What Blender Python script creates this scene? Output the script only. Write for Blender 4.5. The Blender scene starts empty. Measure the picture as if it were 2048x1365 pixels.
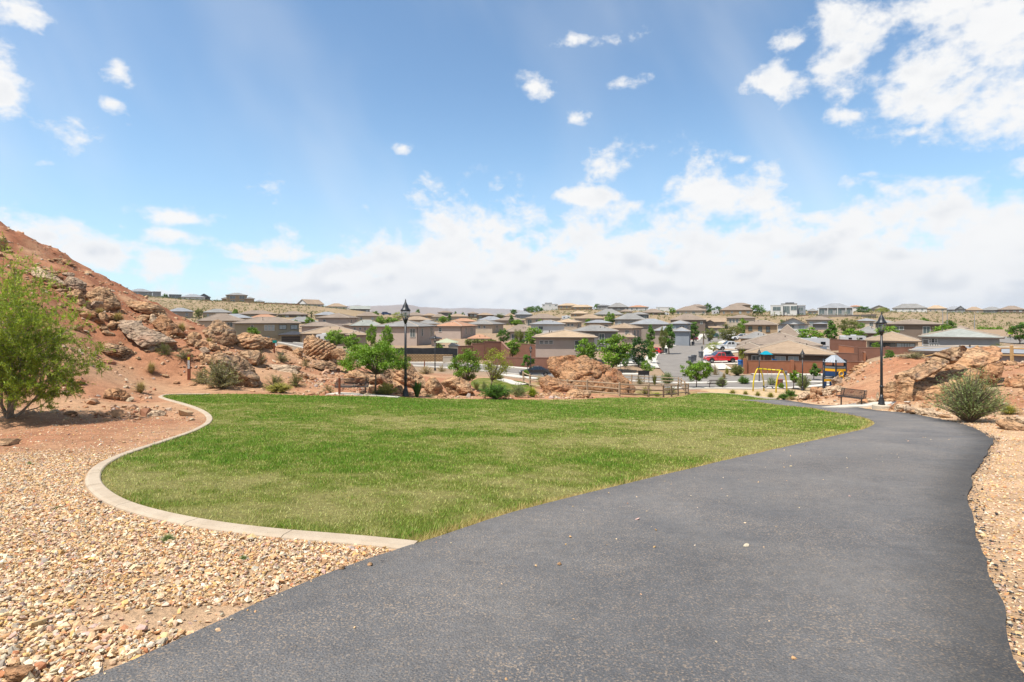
import bpy, bmesh, math, random
import numpy as np
from mathutils import Vector, Matrix, geometry

sc = bpy.context.scene
COL = sc.collection
rnd = random.Random(7)
FPX, CX, HY = 1137.78, 1024.0, 640.0      # focal length in photograph pixels, picture centre, eye level row

# ---------------------------------------------------------------- camera
cam_data = bpy.data.cameras.new('camera')
cam_data.sensor_width = 36.0
cam_data.lens = 20.0
cam_data.shift_y = -42.5 / 2048.0
cam_data.clip_start = 0.05
cam_data.clip_end = 60000.0
cam = bpy.data.objects.new('camera', cam_data)
cam.location = (0, 0, 0)                   # eye level is z = 0; the ground under the camera is 1.7 m lower
cam.rotation_euler = (math.radians(90), 0, 0)
COL.objects.link(cam)
sc.camera = cam

# ---------------------------------------------------------------- light and exposure
SUN = Vector((-0.77, -0.60, 2.0)).normalized()
sun_data = bpy.data.lights.new('sun', 'SUN')
sun_data.energy = 5.0
sun_data.angle = math.radians(0.53)
sun_data.color = (1.0, 0.955, 0.88)
sun = bpy.data.objects.new('sun', sun_data)
sun.rotation_euler = SUN.to_track_quat('Z', 'Y').to_euler()
COL.objects.link(sun)
sc.view_settings.view_transform = 'Standard'
sc.view_settings.look = 'None'
sc.view_settings.exposure = 0.62
sc.view_settings.gamma = 1.0
sc.view_settings.use_curve_mapping = False
sc.cycles.max_bounces = 4
sc.cycles.diffuse_bounces = 3
sc.cycles.transparent_max_bounces = 8
sc.cycles.volume_bounces = 0

# ---------------------------------------------------------------- sky with clouds
def nd(nt, kind, **kw):
    n = nt.nodes.new(kind)
    for k, v in kw.items():
        setattr(n, k, v)
    return n

def math_node(nt, op, a, b=None, c=None, clamp=False):
    n = nd(nt, 'ShaderNodeMath', operation=op, use_clamp=clamp)
    for i, v in enumerate((a, b, c)):
        if v is None:
            continue
        if isinstance(v, (int, float)):
            n.inputs[i].default_value = v
        else:
            nt.links.new(v, n.inputs[i])
    return n.outputs[0]

def vmath(nt, op, a, b=None, c=None):
    n = nd(nt, 'ShaderNodeVectorMath', operation=op)
    for i, v in enumerate((a, b, c)):
        if v is None:
            continue
        if isinstance(v, (tuple, list)):
            n.inputs[i].default_value = v
        else:
            nt.links.new(v, n.inputs[i])
    return n.outputs['Value'] if op in ('LENGTH', 'DOT_PRODUCT') else n.outputs[0]

def noise_node(nt, vec, scale, detail=4.0, rough=0.5, dist=0.0, w=None):
    n = nd(nt, 'ShaderNodeTexNoise')
    if w is not None:
        n.noise_dimensions = '4D'
        n.inputs['W'].default_value = w
    n.inputs['Scale'].default_value = scale
    n.inputs['Detail'].default_value = detail
    n.inputs['Roughness'].default_value = rough
    n.inputs['Distortion'].default_value = dist
    if vec is not None:
        nt.links.new(vec, n.inputs['Vector'])
    return n

def ramp(nt, fac, stops, interp='LINEAR'):
    n = nd(nt, 'ShaderNodeValToRGB')
    n.color_ramp.interpolation = interp
    el = n.color_ramp.elements
    while len(el) < len(stops):
        el.new(0.5)
    for e, (p, c) in zip(el, stops):
        e.position = p
        e.color = (c, c, c, 1) if isinstance(c, (int, float)) else (c[0], c[1], c[2], 1)
    nt.links.new(fac, n.inputs[0])
    return n.outputs[0]

def mixc(nt, fac, a, b, mode='MIX'):
    n = nd(nt, 'ShaderNodeMix', data_type='RGBA', blend_type=mode)
    for i, v in ((0, fac), (6, a), (7, b)):
        if isinstance(v, (int, float)):
            n.inputs[i].default_value = v
        elif isinstance(v, (tuple, list)):
            n.inputs[i].default_value = (v[0], v[1], v[2], 1)
        else:
            nt.links.new(v, n.inputs[i])
    return n.outputs[2]

def maprange(nt, v, a, b, c=0.0, d=1.0, smooth=True):
    n = nd(nt, 'ShaderNodeMapRange')
    n.interpolation_type = 'SMOOTHSTEP' if smooth else 'LINEAR'
    nt.links.new(v, n.inputs[0])
    for i, x in zip((1, 2, 3, 4), (a, b, c, d)):
        n.inputs[i].default_value = x
    return n.outputs[0]

world = bpy.data.worlds.new('World')
sc.world = world
world.use_nodes = True
wt = world.node_tree
wt.nodes.clear()
world.cycles.sampling_method = 'MANUAL'
world.cycles.sample_map_resolution = 512
sky = nd(wt, 'ShaderNodeTexSky', sky_type='NISHITA')
sky.sun_disc = False
sky.sun_elevation = math.asin(SUN.z)
sky.sun_rotation = math.atan2(SUN.x, SUN.y)
sky.altitude = 900
sky.air_density = 1.0
sky.dust_density = 0.6
sky.ozone_density = 1.6
tc = nd(wt, 'ShaderNodeTexCoord')
sx = nd(wt, 'ShaderNodeSeparateXYZ')
wt.links.new(tc.outputs['Generated'], sx.inputs[0])
az = math_node(wt, 'ARCTAN2', sx.outputs[0], sx.outputs[1])
el = math_node(wt, 'ARCSINE', sx.outputs[2])
cxyz = nd(wt, 'ShaderNodeCombineXYZ')
wt.links.new(az, cxyz.inputs[0])
wt.links.new(el, cxyz.inputs[1])
azel = cxyz.outputs[0]
# cloud bodies: centre and half size, given as picture points and turned into bearing and height above the horizon
CLOUDS = [
    (1230, 570, 520, 150), (900, 520, 120, 100), (985, 470, 75, 60), (1650, 560, 520, 150), (1980, 490, 240, 140), (1450, 400, 140, 75),
    (1380, 380, 70, 50), (1520, 480, 200, 80), (640, 565, 200, 60), (560, 510, 110, 28), (790, 560, 160, 70), (1230, 335, 55, 32),
    (1190, 392, 110, 25), (1260, 410, 60, 22), (60, 470, 130, 62), (190, 505, 120, 45), (330, 528, 90, 36), (355, 435, 118, 24),
    (345, 472, 70, 20), (115, 262, 68, 48), (10, 165, 75, 85), (40, 20, 75, 38), (1545, 172, 44, 38), (1730, 60, 120, 75),
    (1700, 120, 80, 40), (1900, 130, 170, 120), (1990, 210, 130, 95), (1850, 200, 90, 38), (2000, 50, 150, 90), (1825, 265, 60, 15),
    (1690, 233, 34, 13), (1180, 77, 66, 13), (1065, 172, 30, 20), (1230, 168, 45, 10), (1160, 238, 24, 14),
    (806, 297, 26, 9), (238, 130, 26, 26), (220, 205, 20, 14), (1572, 82, 46, 18), 
    (240, 453, 18, 8), (1480, 322, 22, 10), (1000, 595, 560, 75),
]
run = None
for (bx_, by_, brx, bry) in CLOUDS:
    small = brx < 70                         # small puffs: a soft core that the noise breaks up
    a0 = math.atan((bx_ - CX) / FPX)
    e0 = math.atan((HY - by_) / FPX * math.cos(a0))
    ra = brx / FPX * math.cos(a0) ** 2 * (1.9 if small else 1.0)
    re = bry / FPX * math.cos(a0) * (1.9 if small else 1.0)
    d = vmath(wt, 'LENGTH', vmath(wt, 'MULTIPLY_ADD', azel, (1 / ra, 1 / re, 0), (-a0 / ra, -e0 / re, 0)))
    if small:
        d = math_node(wt, 'ADD', d, 0.36)
    elif bry >= 100:
        d = math_node(wt, 'MULTIPLY', d, 0.80)
    run = d if run is None else math_node(wt, 'MINIMUM', run, d)
# beyond the part of the sky in the picture the same kind of scattered cumulus goes on
outside = math_node(wt, 'MAXIMUM', maprange(wt, math_node(wt, 'ABSOLUTE', az), 0.78, 0.95), maprange(wt, el, 0.52, 0.64))
low = noise_node(wt, tc.outputs['Generated'], 2.6, 1, 0.5).outputs[0]
far_d = math_node(wt, 'MULTIPLY_ADD', low, -6.0, 4.3)
far_d = math_node(wt, 'ADD', far_d, math_node(wt, 'MULTIPLY_ADD', outside, -6.0, 6.0))
run = math_node(wt, 'MINIMUM', run, far_d)
wv = vmath(wt, 'MULTIPLY', azel, (1.0, 1.4, 1.0))
n1 = noise_node(wt, wv, 11.0, 5, 0.56, 0.2).outputs[0]
n2 = noise_node(wt, wv, 42.0, 3, 0.65).outputs[0]
body = math_node(wt, 'SUBTRACT', 1.0, run)
body = math_node(wt, 'ADD', body, math_node(wt, 'MULTIPLY', maprange(wt, el, 0.02, 0.16, 0.75, 0.0), maprange(wt, az, -0.45, -0.20)))
body = math_node(wt, 'MAXIMUM', body, -1.6)
dens = math_node(wt, 'MULTIPLY_ADD', math_node(wt, 'SUBTRACT', n1, 0.5), 3.2, body)
dens = math_node(wt, 'MULTIPLY_ADD', math_node(wt, 'SUBTRACT', n2, 0.5), 1.05, dens)
alpha = maprange(wt, dens, -0.10, 0.75)
# thin cirrus veil, streaked
rot = nd(wt, 'ShaderNodeVectorRotate', rotation_type='Z_AXIS')
wt.links.new(azel, rot.inputs['Vector'])
rot.inputs['Angle'].default_value = math.radians(52)
ci = noise_node(wt, vmath(wt, 'MULTIPLY_ADD', rot.outputs[0], (0.9, 1.7, 0), (3.1, 0.55, 0)), 1.7, 4, 0.5, 0.3).outputs[0]
cis = maprange(wt, ci, 0.40, 0.78, 0.0, 0.40)
alpha = math_node(wt, 'MAXIMUM', alpha, cis)
# pale air low over the horizon
hz_f = maprange(wt, el, 0.0, 0.40, 0.45, 0.0)
# thick parts are a touch greyer than the rims
n3 = noise_node(wt, vmath(wt, 'MULTIPLY', azel, (1.0, 1.6, 1.0)), 7.0, 2, 0.55).outputs[0]
nlo = noise_node(wt, wv, 9.0, 2, 0.5).outputs[0]
nhi = noise_node(wt, vmath(wt, 'ADD', wv, (-0.006, 0.022, 0.0)), 9.0, 2, 0.5).outputs[0]
below = maprange(wt, math_node(wt, 'SUBTRACT', nhi, nlo), -0.02, 0.12)
thick = math_node(wt, 'MULTIPLY', maprange(wt, dens, 0.35, 1.5), math_node(wt, 'MULTIPLY_ADD', below, 0.75, math_node(wt, 'MULTIPLY', maprange(wt, n3, 0.42, 0.75), 0.45)))
SKYK = 0.099
CLW = 0.625 / SKYK
ccol = mixc(wt, thick, (CLW * 1.0, CLW * 1.0, CLW * 1.0), (CLW * 0.78, CLW * 0.81, CLW * 0.86))
skyc = mixc(wt, 1.0, sky.outputs[0], (1.14, 1.30, 1.29), 'MULTIPLY')
skyc = mixc(wt, hz_f, skyc, (CLW * 0.50, CLW * 0.76, CLW * 1.0))
fin = mixc(wt, alpha, skyc, ccol)
bg = nd(wt, 'ShaderNodeBackground')
bg.inputs['Strength'].default_value = SKYK
wt.links.new(fin, bg.inputs['Color'])
wo = nd(wt, 'ShaderNodeOutputWorld')
wt.links.new(bg.outputs[0], wo.inputs['Surface'])

# ---------------------------------------------------------------- helpers
def at(px, py, Y):
    return ((px - CX) / FPX * Y, Y, (HY - py) / FPX * Y)

def dep(Y):                                  # the town runs deeper than it looks at first sight
    return Y if Y <= 100 else 100 + (Y - 100) * 1.6

_T = np.random.RandomState(3).rand(4096)
def _h(ix, iy, iz):
    return _T[(ix * 374761 + iy * 668265 + iz * 974633 + 1013) & 4095]

def vnoise(p):
    p = np.asarray(p, float)
    i = np.floor(p).astype(np.int64)
    f = p - i
    f = f * f * (3 - 2 * f)
    out = 0
    for dx in (0, 1):
        wx = f[:, 0] if dx else 1 - f[:, 0]
        for dy in (0, 1):
            wy = f[:, 1] if dy else 1 - f[:, 1]
            for dz in (0, 1):
                wz = f[:, 2] if dz else 1 - f[:, 2]
                out = out + wx * wy * wz * _h(i[:, 0] + dx, i[:, 1] + dy, i[:, 2] + dz)
    return out

def fbm(p, octv=4, gain=0.5):
    p = np.asarray(p, float)
    a, s, tot = 1.0, 0.0, 0.0
    for o in range(octv):
        s = s + a * vnoise(p * 2.03 ** o + o * 17.3)
        tot += a
        a *= gain
    return s / tot

def fbm2(x, y, sc_, octv=4, seed=0.0):
    x = np.asarray(x, float).ravel(); y = np.asarray(y, float).ravel()
    return fbm(np.stack([x * sc_ + seed, y * sc_ + seed * 1.7, np.full_like(x, seed)], 1), octv)

def sstep(x, a, b):
    t = np.clip((x - a) / (b - a), 0, 1)
    return t * t * (3 - 2 * t)

# ---- materials
MATS = {}
def new_mat(name):
    m = bpy.data.materials.new(name)
    m.use_nodes = True
    nt = m.node_tree
    return m, nt, nt.nodes['Principled BSDF']

def mat(name, c1, c2=None, scale=3.0, rough=0.8, bump=0.0, bscale=None, metallic=0.0, attr=False, detail=5, spec=0.3, trans=0.0, coord='Object'):
    if name in MATS:
        return MATS[name]
    m, nt, b = new_mat(name)
    t = nd(nt, 'ShaderNodeTexCoord')
    vec = t.outputs[coord]
    b.inputs['Roughness'].default_value = rough
    b.inputs['Metallic'].default_value = metallic
    b.inputs['Specular IOR Level'].default_value = spec
    col = None
    if c2 is not None:
        f = ramp(nt, noise_node(nt, vec, scale, detail, 0.6).outputs[0], [(0.3, 0.0), (0.7, 1.0)])
        col = mixc(nt, f, c1, c2)
    if attr:
        a = nd(nt, 'ShaderNodeAttribute', attribute_name='col')
        col = mixc(nt, 1.0, a.outputs['Color'], col if col is not None else c1, 'MULTIPLY')
    if col is not None:
        nt.links.new(col, b.inputs['Base Color'])
    else:
        b.inputs['Base Color'].default_value = (*c1, 1)
    if bump:
        bn = nd(nt, 'ShaderNodeBump')
        bn.inputs['Strength'].default_value = bump
        bn.inputs['Distance'].default_value = 0.05
        nt.links.new(noise_node(nt, vec, bscale or scale * 4, 6, 0.65).outputs[0], bn.inputs['Height'])
        nt.links.new(bn.outputs[0], b.inputs['Normal'])
    if trans:
        out = nt.nodes['Material Output']
        tr = nd(nt, 'ShaderNodeBsdfTranslucent')
        if col is not None:
            nt.links.new(mixc(nt, 1.0, col, (1.0, 1.05, 0.55), 'MULTIPLY'), tr.inputs['Color'])
        else:
            tr.inputs['Color'].default_value = (*c1, 1)
        mx = nd(nt, 'ShaderNodeMixShader')
        mx.inputs[0].default_value = trans
        nt.links.new(b.outputs[0], mx.inputs[1])
        nt.links.new(tr.outputs[0], mx.inputs[2])
        nt.links.new(mx.outputs[0], out.inputs['Surface'])
    MATS[name] = m
    return m

# ---- meshes
def mesh_np(name, V, Fc, m, col=None, smooth=False):
    """V (n,3); Fc integer array (k,3) or (k,4)"""
    me = bpy.data.meshes.new(name)
    V = np.asarray(V, np.float32); Fc = np.asarray(Fc, np.int32)
    k, w = Fc.shape
    me.vertices.add(len(V)); me.loops.add(k * w); me.polygons.add(k)
    me.vertices.foreach_set('co', V.ravel())
    me.loops.foreach_set('vertex_index', Fc.ravel())
    me.polygons.foreach_set('loop_start', np.arange(0, k * w, w, dtype=np.int32))
    me.polygons.foreach_set('loop_total', np.full(k, w, np.int32))
    me.polygons.foreach_set('use_smooth', np.full(k, smooth, bool))
    me.update(calc_edges=True)
    if col is not None:
        a = me.color_attributes.new('col', 'FLOAT_COLOR', 'POINT')
        c = np.ones((len(V), 4), np.float32); c[:, :3] = col
        a.data.foreach_set('color', c.ravel())
    if m is not None:
        me.materials.append(m)
    return me

def obj(name, me, parent=None, loc=None):
    o = bpy.data.objects.new(name, me)
    COL.objects.link(o)
    if parent is not None:
        o.parent = parent
    if loc is not None:
        o.location = loc
    return o

def tag(o, label=None, cat=None, group=None, kind=None):
    for k, v in (('label', label), ('category', cat), ('group', group), ('kind', kind)):
        if v:
            o[k] = v
    return o

def empty(name, loc=(0, 0, 0), rz=0.0, label=None, cat=None, group=None):
    o = bpy.data.objects.new(name, None)
    o.empty_display_size = 0.2
    COL.objects.link(o)
    o.location = loc
    o.rotation_euler = (0, 0, rz)
    return tag(o, label, cat, group)

def copy_tree(o, parent=None):
    c = o.copy()
    COL.objects.link(c)
    c.parent = parent
    for ch in list(o.children):
        copy_tree(ch, c)
    return c

class MB:
    def __init__(s):
        s.v = []; s.f = []
    def add(s, vs, fs):
        n = len(s.v)
        s.v += [tuple(x) for x in vs]
        s.f += [tuple(i + n for i in f) for f in fs]
        return s
    def box(s, c, d, rz=0.0, mtx=None):
        x, y, z = d[0] / 2, d[1] / 2, d[2] / 2
        vs = [Vector((a * x, b * y, e * z)) for e in (-1, 1) for a, b in ((-1, -1), (1, -1), (1, 1), (-1, 1))]
        R = mtx if mtx is not None else Matrix.Rotation(rz, 3, 'Z')
        c = Vector(c)
        return s.add([R @ v + c for v in vs], [(3, 2, 1, 0), (4, 5, 6, 7), (0, 1, 5, 4), (1, 2, 6, 5), (2, 3, 7, 6), (3, 0, 4, 7)])
    def tube(s, pts, rads, n=8, cap=True):
        pts = [Vector(p) for p in pts]
        if isinstance(rads, (int, float)):
            rads = [rads] * len(pts)
        vs, fs = [], []
        for i, p in enumerate(pts):
            d = (pts[min(i + 1, len(pts) - 1)] - pts[max(i - 1, 0)])
            d = d.normalized() if d.length > 1e-9 else Vector((0, 0, 1))
            a = d.orthogonal().normalized() if i == 0 else (pa - d * pa.dot(d)).normalized()
            pa = a
            b = d.cross(a)
            for k in range(n):
                t = 2 * math.pi * k / n
                vs.append(p + (a * math.cos(t) + b * math.sin(t)) * rads[i])
        for i in range(len(pts) - 1):
            for k in range(n):
                fs.append((i * n + k, i * n + (k + 1) % n, (i + 1) * n + (k + 1) % n, (i + 1) * n + k))
        if cap:
            fs.append(tuple(range(n - 1, -1, -1)))
            fs.append(tuple((len(pts) - 1) * n + k for k in range(n)))
        return s.add(vs, fs)
    def lathe(s, prof, n=14, c=(0, 0, 0)):
        vs, fs = [], []
        for r, z in prof:
            for k in range(n):
                t = 2 * math.pi * k / n
                vs.append((c[0] + r * math.cos(t), c[1] + r * math.sin(t), c[2] + z))
        for i in range(len(prof) - 1):
            for k in range(n):
                fs.append((i * n + k, i * n + (k + 1) % n, (i + 1) * n + (k + 1) % n, (i + 1) * n + k))
        fs.append(tuple(range(n - 1, -1, -1)))
        fs.append(tuple((len(prof) - 1) * n + k for k in range(n)))
        return s.add(vs, fs)
    def loft(s, prof, half):
        """side outline (x,z) given counter-clockwise, half width at each point"""
        n = len(prof)
        vs = [(x, -h, z) for (x, z), h in zip(prof, half)] + [(x, h, z) for (x, z), h in zip(prof, half)]
        fs = [tuple(range(n)), tuple(range(2 * n - 1, n - 1, -1))]
        fs += [(i, n + i, n + (i + 1) % n, (i + 1) % n) for i in range(n)]
        return s.add(vs, fs)
    def mesh(s, name, m, smooth=False):
        me = bpy.data.meshes.new(name)
        me.from_pydata(s.v, [], s.f)
        if smooth:
            me.polygons.foreach_set('use_smooth', [len(p.vertices) <= 4 for p in me.polygons])
        me.materials.append(m)
        me.update()
        return me
    def build(s, name, m, parent=None, loc=None, smooth=False):
        return obj(name, s.mesh(name, m, smooth), parent, loc)

# ---------------------------------------------------------------- the lie of the land: levels read off the photograph at known depths
CP = []
def cp(lst, deep=True):
    for px, py, Y in lst:
        CP.append(at(px, py, dep(Y) if deep else Y))
for Y in (-12, -5, 0, 4, 8, 12, 16, 20):     # the slope the path runs down
    for X in (-14, -7, 0, 7, 14, 20):
        if Y > 12 and X > 12:
            continue
        CP.append((X, Y, -1.7 - 0.105 * Y + (0.02 * max(0, -X - 5) if Y > 5 else 0)))
cp([(0, 900, 14), (0, 862, 18), (20, 832, 21), (130, 802, 25), (240, 802, 27), (300, 772, 34), (378, 760, 37), (450, 772, 36.5), (560, 781, 37.8),
    (428, 845, 21.5), (402, 819, 25), (365, 807, 27.3), (335, 799, 29.2), (321, 794, 30.5), (420, 789, 32.5), (520, 789, 33.5), (640, 792, 35), (740, 792, 36.4), (850, 797, 38), (1000, 801, 38.5),
    (1100, 800, 41), (1180, 800, 43), (1239, 795, 49), (1300, 796, 51), (1355, 796, 54), (1410, 787, 58), (1480, 792, 56), (1555, 800, 50),
    (1475, 803, 46), (1560, 806, 44), (1650, 814, 37), (1700, 828, 30), (1763, 823, 31), (1752, 850, 21.3), (1985, 878, 17), (1930, 852, 20.5), (1850, 835, 25),
    (240, 740, 35), (300, 720, 37.5), (200, 700, 36), (130, 720, 30), (400, 700, 40), (450, 692, 44), (500, 702, 46), (560, 692, 52), (620, 740, 48), (700, 771, 42), (650, 722, 55),
    (150, 660, 36), (50, 660, 32), (100, 600, 38), (200, 600, 42), (260, 602, 46), (300, 640, 45), (350, 652, 46), (400, 652, 49), (0, 560, 37),
    (0, 450, 50), (100, 505, 50), (200, 560, 50), (270, 592, 51), (330, 616, 52), (395, 645, 53), (430, 676, 54), (-250, 330, 50), (-400, 500, 36), (-400, 700, 26), (-300, 860, 18),
    (1660, 790, 45), (1625, 792, 46), (1645, 784, 48.5), (1682, 768, 48.5), (1630, 790, 52), (1665, 785, 53), (1700, 778, 54), (1700, 801, 40), (1690, 812, 36), (1700, 772, 44), (1740, 742, 47), (1720, 735, 50), (1780, 719, 50), (1850, 716, 47), (1950, 721, 46), (2040, 726, 43), (2200, 726, 43),
    (1850, 800, 33), (1960, 785, 32), (2040, 800, 27), (2040, 760, 34), (1985, 842, 22), (2040, 880, 15), (2200, 800, 24), (2200, 900, 13)])
for X, Y, z in ((-62, 62, 5), (-45, 66, 2.5), (-35, 66, -1.5), (-25, 68, -4.5), (-70, 90, 1), (-45, 95, -3), (-20, 75, -5.8), (33, 60, -7.8), (42, 58, -7.6), (55, 58, -7.6), (25, 58, -7.9), (70, 60, -7.5), (60, 35, -3), (-90, 50, 14), (-60, 20, 2)):
    CP.append((X, Y, z))
cp([(830, 742, 75), (870, 741, 82), (1000, 783, 50), (1000, 760, 62), (1000, 747, 79), (1070, 755, 85), (1047, 768, 58), (1175, 787, 52), (1375, 790, 59), (1357, 773, 77), (1263, 768, 76),
    (1300, 790, 64), (1400, 775, 72), (1400, 766, 82), (1540, 784, 66), (1600, 785, 66), (1480, 785, 66), (1665, 778, 72), (1700, 770, 78), (1800, 775, 80), (1600, 772, 76), (1550, 765, 80), (1600, 755, 87), (1700, 752, 88), (1500, 752, 88), (1240, 758, 86), (2000, 780, 75)])
for px, py, Y in ((1380, 746, 95), (1365, 723, 115), (1360, 711, 140), (1395, 692, 190), (1425, 682, 225), (1290, 725, 110), (1320, 708, 145), (1470, 727, 106), (1450, 702, 130), (1460, 686, 190)):
    CP.append(at(px, py, Y))
cp([(480, 694, 135), (600, 694, 135), (660, 697, 105), (760, 728, 99.5), (860, 727.5, 99.5), (900, 727, 99), (760, 712, 106), (860, 712, 107), (960, 708, 110), (1100, 735, 97), (1040, 716, 108), (1200, 740, 97), (1040, 690, 125), (1240, 738, 97),
    (1560, 740, 95), (1700, 730, 98), (1640, 702, 112), (1690, 701, 112), (1730, 701, 110), (1690, 713, 101), (1730, 712, 99), (1780, 704, 108), (1900, 706, 92), (2000, 696, 98), (2048, 690, 104), (2040, 672, 140), (2150, 690, 104), (350, 690, 130), (250, 680, 150),
    (500, 650, 165), (700, 656, 165), (900, 660, 165), (1100, 655, 165), (1600, 662, 160), (1750, 660, 160), (1950, 661, 160), (2100, 660, 165),
    (400, 632, 210), (600, 637, 210), (800, 645, 210), (1000, 645, 210), (1200, 640, 210), (1400, 637, 210), (1600, 641, 210), (1800, 655, 200), (2000, 656, 200),
    (350, 622, 250), (600, 626, 250), (800, 640, 260), (1000, 637, 250), (1200, 630, 250), (1400, 631, 250), (1580, 632, 240), (1670, 631, 230), (1800, 640, 250), (1950, 641, 250),
    (280, 593, 330), (400, 601, 320), (480, 604, 300), (620, 612, 300), (720, 622, 300), (800, 635, 320), (1000, 633, 320), (1100, 621, 320), (1200, 621, 300), (1300, 623, 300), (1450, 626, 280), (1600, 626, 290), (1700, 623, 290), (1850, 625, 310), (2000, 627, 310), (2200, 627, 310), (150, 595, 330)])
for px, Y, z in ((200, 620, 16), (480, 620, 11), (700, 620, 2), (900, 640, -2), (1100, 640, 5), (1400, 600, 5), (1800, 640, 5), (2100, 640, 5), (0, 1100, -4), (500, 1100, -5), (900, 1100, -6), (1300, 1100, -6), (1700, 1100, -5), (2100, 1100, -5)):
    CP.append(((px - CX) / FPX * Y, Y, z))
CP = np.array(CP)
CC = 0.35 + 0.035 * np.hypot(CP[:, 0], CP[:, 1])
_n = len(CP)
def _ker(X, Y):
    dx = X[:, None] - CP[None, :, 0]; dy = Y[:, None] - CP[None, :, 1]
    return -np.sqrt(dx * dx + dy * dy + CC[None, :] ** 2)
_A = np.zeros((_n + 3, _n + 3))
_A[:_n, :_n] = _ker(CP[:, 0], CP[:, 1]) + np.eye(_n) * 0.12
_A[:_n, _n] = 1; _A[:_n, _n + 1:] = CP[:, :2] / 100
_A[_n:, :_n] = _A[:_n, _n:].T
_W = np.linalg.lstsq(_A, np.concatenate([CP[:, 2], np.zeros(3)]), rcond=None)[0]
def land(X, Y):
    X = np.atleast_1d(np.asarray(X, float)); Y = np.atleast_1d(np.asarray(Y, float))
    out = np.empty(len(X))
    for a in range(0, len(X), 20000):
        x, y = X[a:a + 20000], Y[a:a + 20000]
        out[a:a + 20000] = _ker(x, y) @ _W[:_n] + _W[_n] + (x * _W[_n + 1] + y * _W[_n + 2]) / 100
    d = np.hypot(X, Y)
    k = sstep(d, 900, 1500)
    return out * (1 - k) - 7.0 * k

_YS = np.geomspace(1.2, 700, 900)
def hit(px, py, lo=1.2, hi=700, fn=None):
    """where the line of sight through a picture point meets the land"""
    ys = _YS[(_YS >= lo) & (_YS <= hi)]
    g = (fn or land)((px - CX) / FPX * ys, ys)
    r = (HY - py) / FPX * ys
    i = np.nonzero(r <= g)[0]
    if len(i) == 0:
        return None
    i = i[0]
    if i == 0:
        Y = ys[0]
    else:
        a, b = r[i - 1] - g[i - 1], r[i] - g[i]
        Y = ys[i - 1] + (ys[i] - ys[i - 1]) * a / (a - b)
    return ((px - CX) / FPX * Y, Y)

def chaikin(P, n=2, closed=False):
    P = [np.array(p, float) for p in P]
    for _ in range(n):
        Q = []
        m = len(P)
        for i in range(m if closed else m - 1):
            a, b = P[i], P[(i + 1) % m]
            Q += [a * .75 + b * .25, a * .25 + b * .75]
        P = Q if closed else [P[0]] + Q + [P[-1]]
    return P

def resample(P, step):
    P = np.array(P); L = np.concatenate([[0], np.cumsum(np.hypot(*(np.diff(P, axis=0).T)))])
    t = np.linspace(0, L[-1], max(2, int(L[-1] / step) + 1))
    return np.stack([np.interp(t, L, P[:, 0]), np.interp(t, L, P[:, 1])], 1)

# outlines on the ground
path_left = [hit(*p) for p in ((200, 1365), (300, 1318), (430, 1258), (560, 1195), (690, 1140), (835, 1093), (1000, 1036), (1130, 1002), (1270, 968), (1400, 936), (1520, 908), (1620, 886), (1700, 868), (1742, 855))]
path_left = [(-9.5, -7.0), (-5.2, -0.5)] + path_left + [at(1752, 847, 21.6)[:2], at(1738, 838, 25)[:2], at(1690, 826, 30)[:2], at(1600, 812, 39)[:2], at(1515, 804.5, 45)[:2], at(1480, 802, 48)[:2], at(1468, 802, 49.2)[:2]]
path_right = [(-4.5, -9.5), (0.2, -1.2)] + [hit(*p) for p in ((2040, 1365), (2012, 1270), (1978, 1150), (1950, 1060), (1938, 1000), (1948, 948), (1975, 910), (1990, 888))] + \
    [at(1980, 872, 17.6)[:2], at(1930, 852, 20.8)[:2], at(1850, 836, 25.3)[:2], at(1763, 823, 31.2)[:2], at(1650, 812, 38.5)[:2], at(1560, 802.5, 47)[:2], at(1510, 800, 49.6)[:2], at(1470, 799, 49.9)[:2]]
path_left = resample(chaikin(path_left, 2), 0.16)
path_right = resample(chaikin(path_right, 2), 0.16)
_rs = np.random.RandomState(11)
def wobble(P, amp):
    n = fbm2(np.arange(len(P)) * 0.16, np.zeros(len(P)), 1.1, 3, amp * 7) - 0.5
    T = np.gradient(P, axis=0); T /= np.linalg.norm(T, axis=1)[:, None]
    return P + np.stack([-T[:, 1], T[:, 0]], 1) * (n * 2 * amp)[:, None]
path_left_r = wobble(path_left, 0.05)
path_right_r = wobble(path_right, 0.07)
PATH = np.concatenate([path_left_r, path_right_r[::-1]])
kerb_in = [hit(*p) for p in ((838, 1090), (700, 1077), (560, 1066), (430, 1050), (320, 1028), (250, 1006), (210, 980), (198, 958), (212, 932), (262, 908), (335, 884), (395, 864))] + \
    [at(426, 846, 21.5)[:2], at(424, 832, 23.3)[:2], at(402, 819, 25)[:2], at(365, 807, 27.3)[:2], at(335, 799, 29.2)[:2], at(321, 794, 30.5)[:2], at(345, 790.5, 31.8)[:2], at(420, 789, 32.5)[:2]]
kerb_in = resample(chaikin(kerb_in, 3), 0.12)
lawn_far = [at(px, 0, Y)[:2] for px, Y in ((420, 32.5), (520, 33.5), (600, 34.5), (660, 35), (720, 35.6), (790, 36.8), (850, 37.8), (930, 38.6), (1000, 39), (1060, 40), (1120, 41.2), (1180, 43.2), (1200, 46.5), (1250, 48.6), (1300, 50.6), (1345, 53), (1372, 56.5), (1400, 60), (1435, 60.6), (1480, 58.5), (1520, 54.5), (1553, 50.5), (1558, 48.4))]
lawn_far = resample(chaikin(lawn_far, 2), 0.25)
_i0 = int(np.argmin(np.hypot(path_left[:, 0] - kerb_in[0][0], path_left[:, 1] - kerb_in[0][1])))
_i1 = int(np.argmin(np.hypot(path_right[:, 0] - lawn_far[-1][0], path_right[:, 1] - lawn_far[-1][1])))
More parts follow.
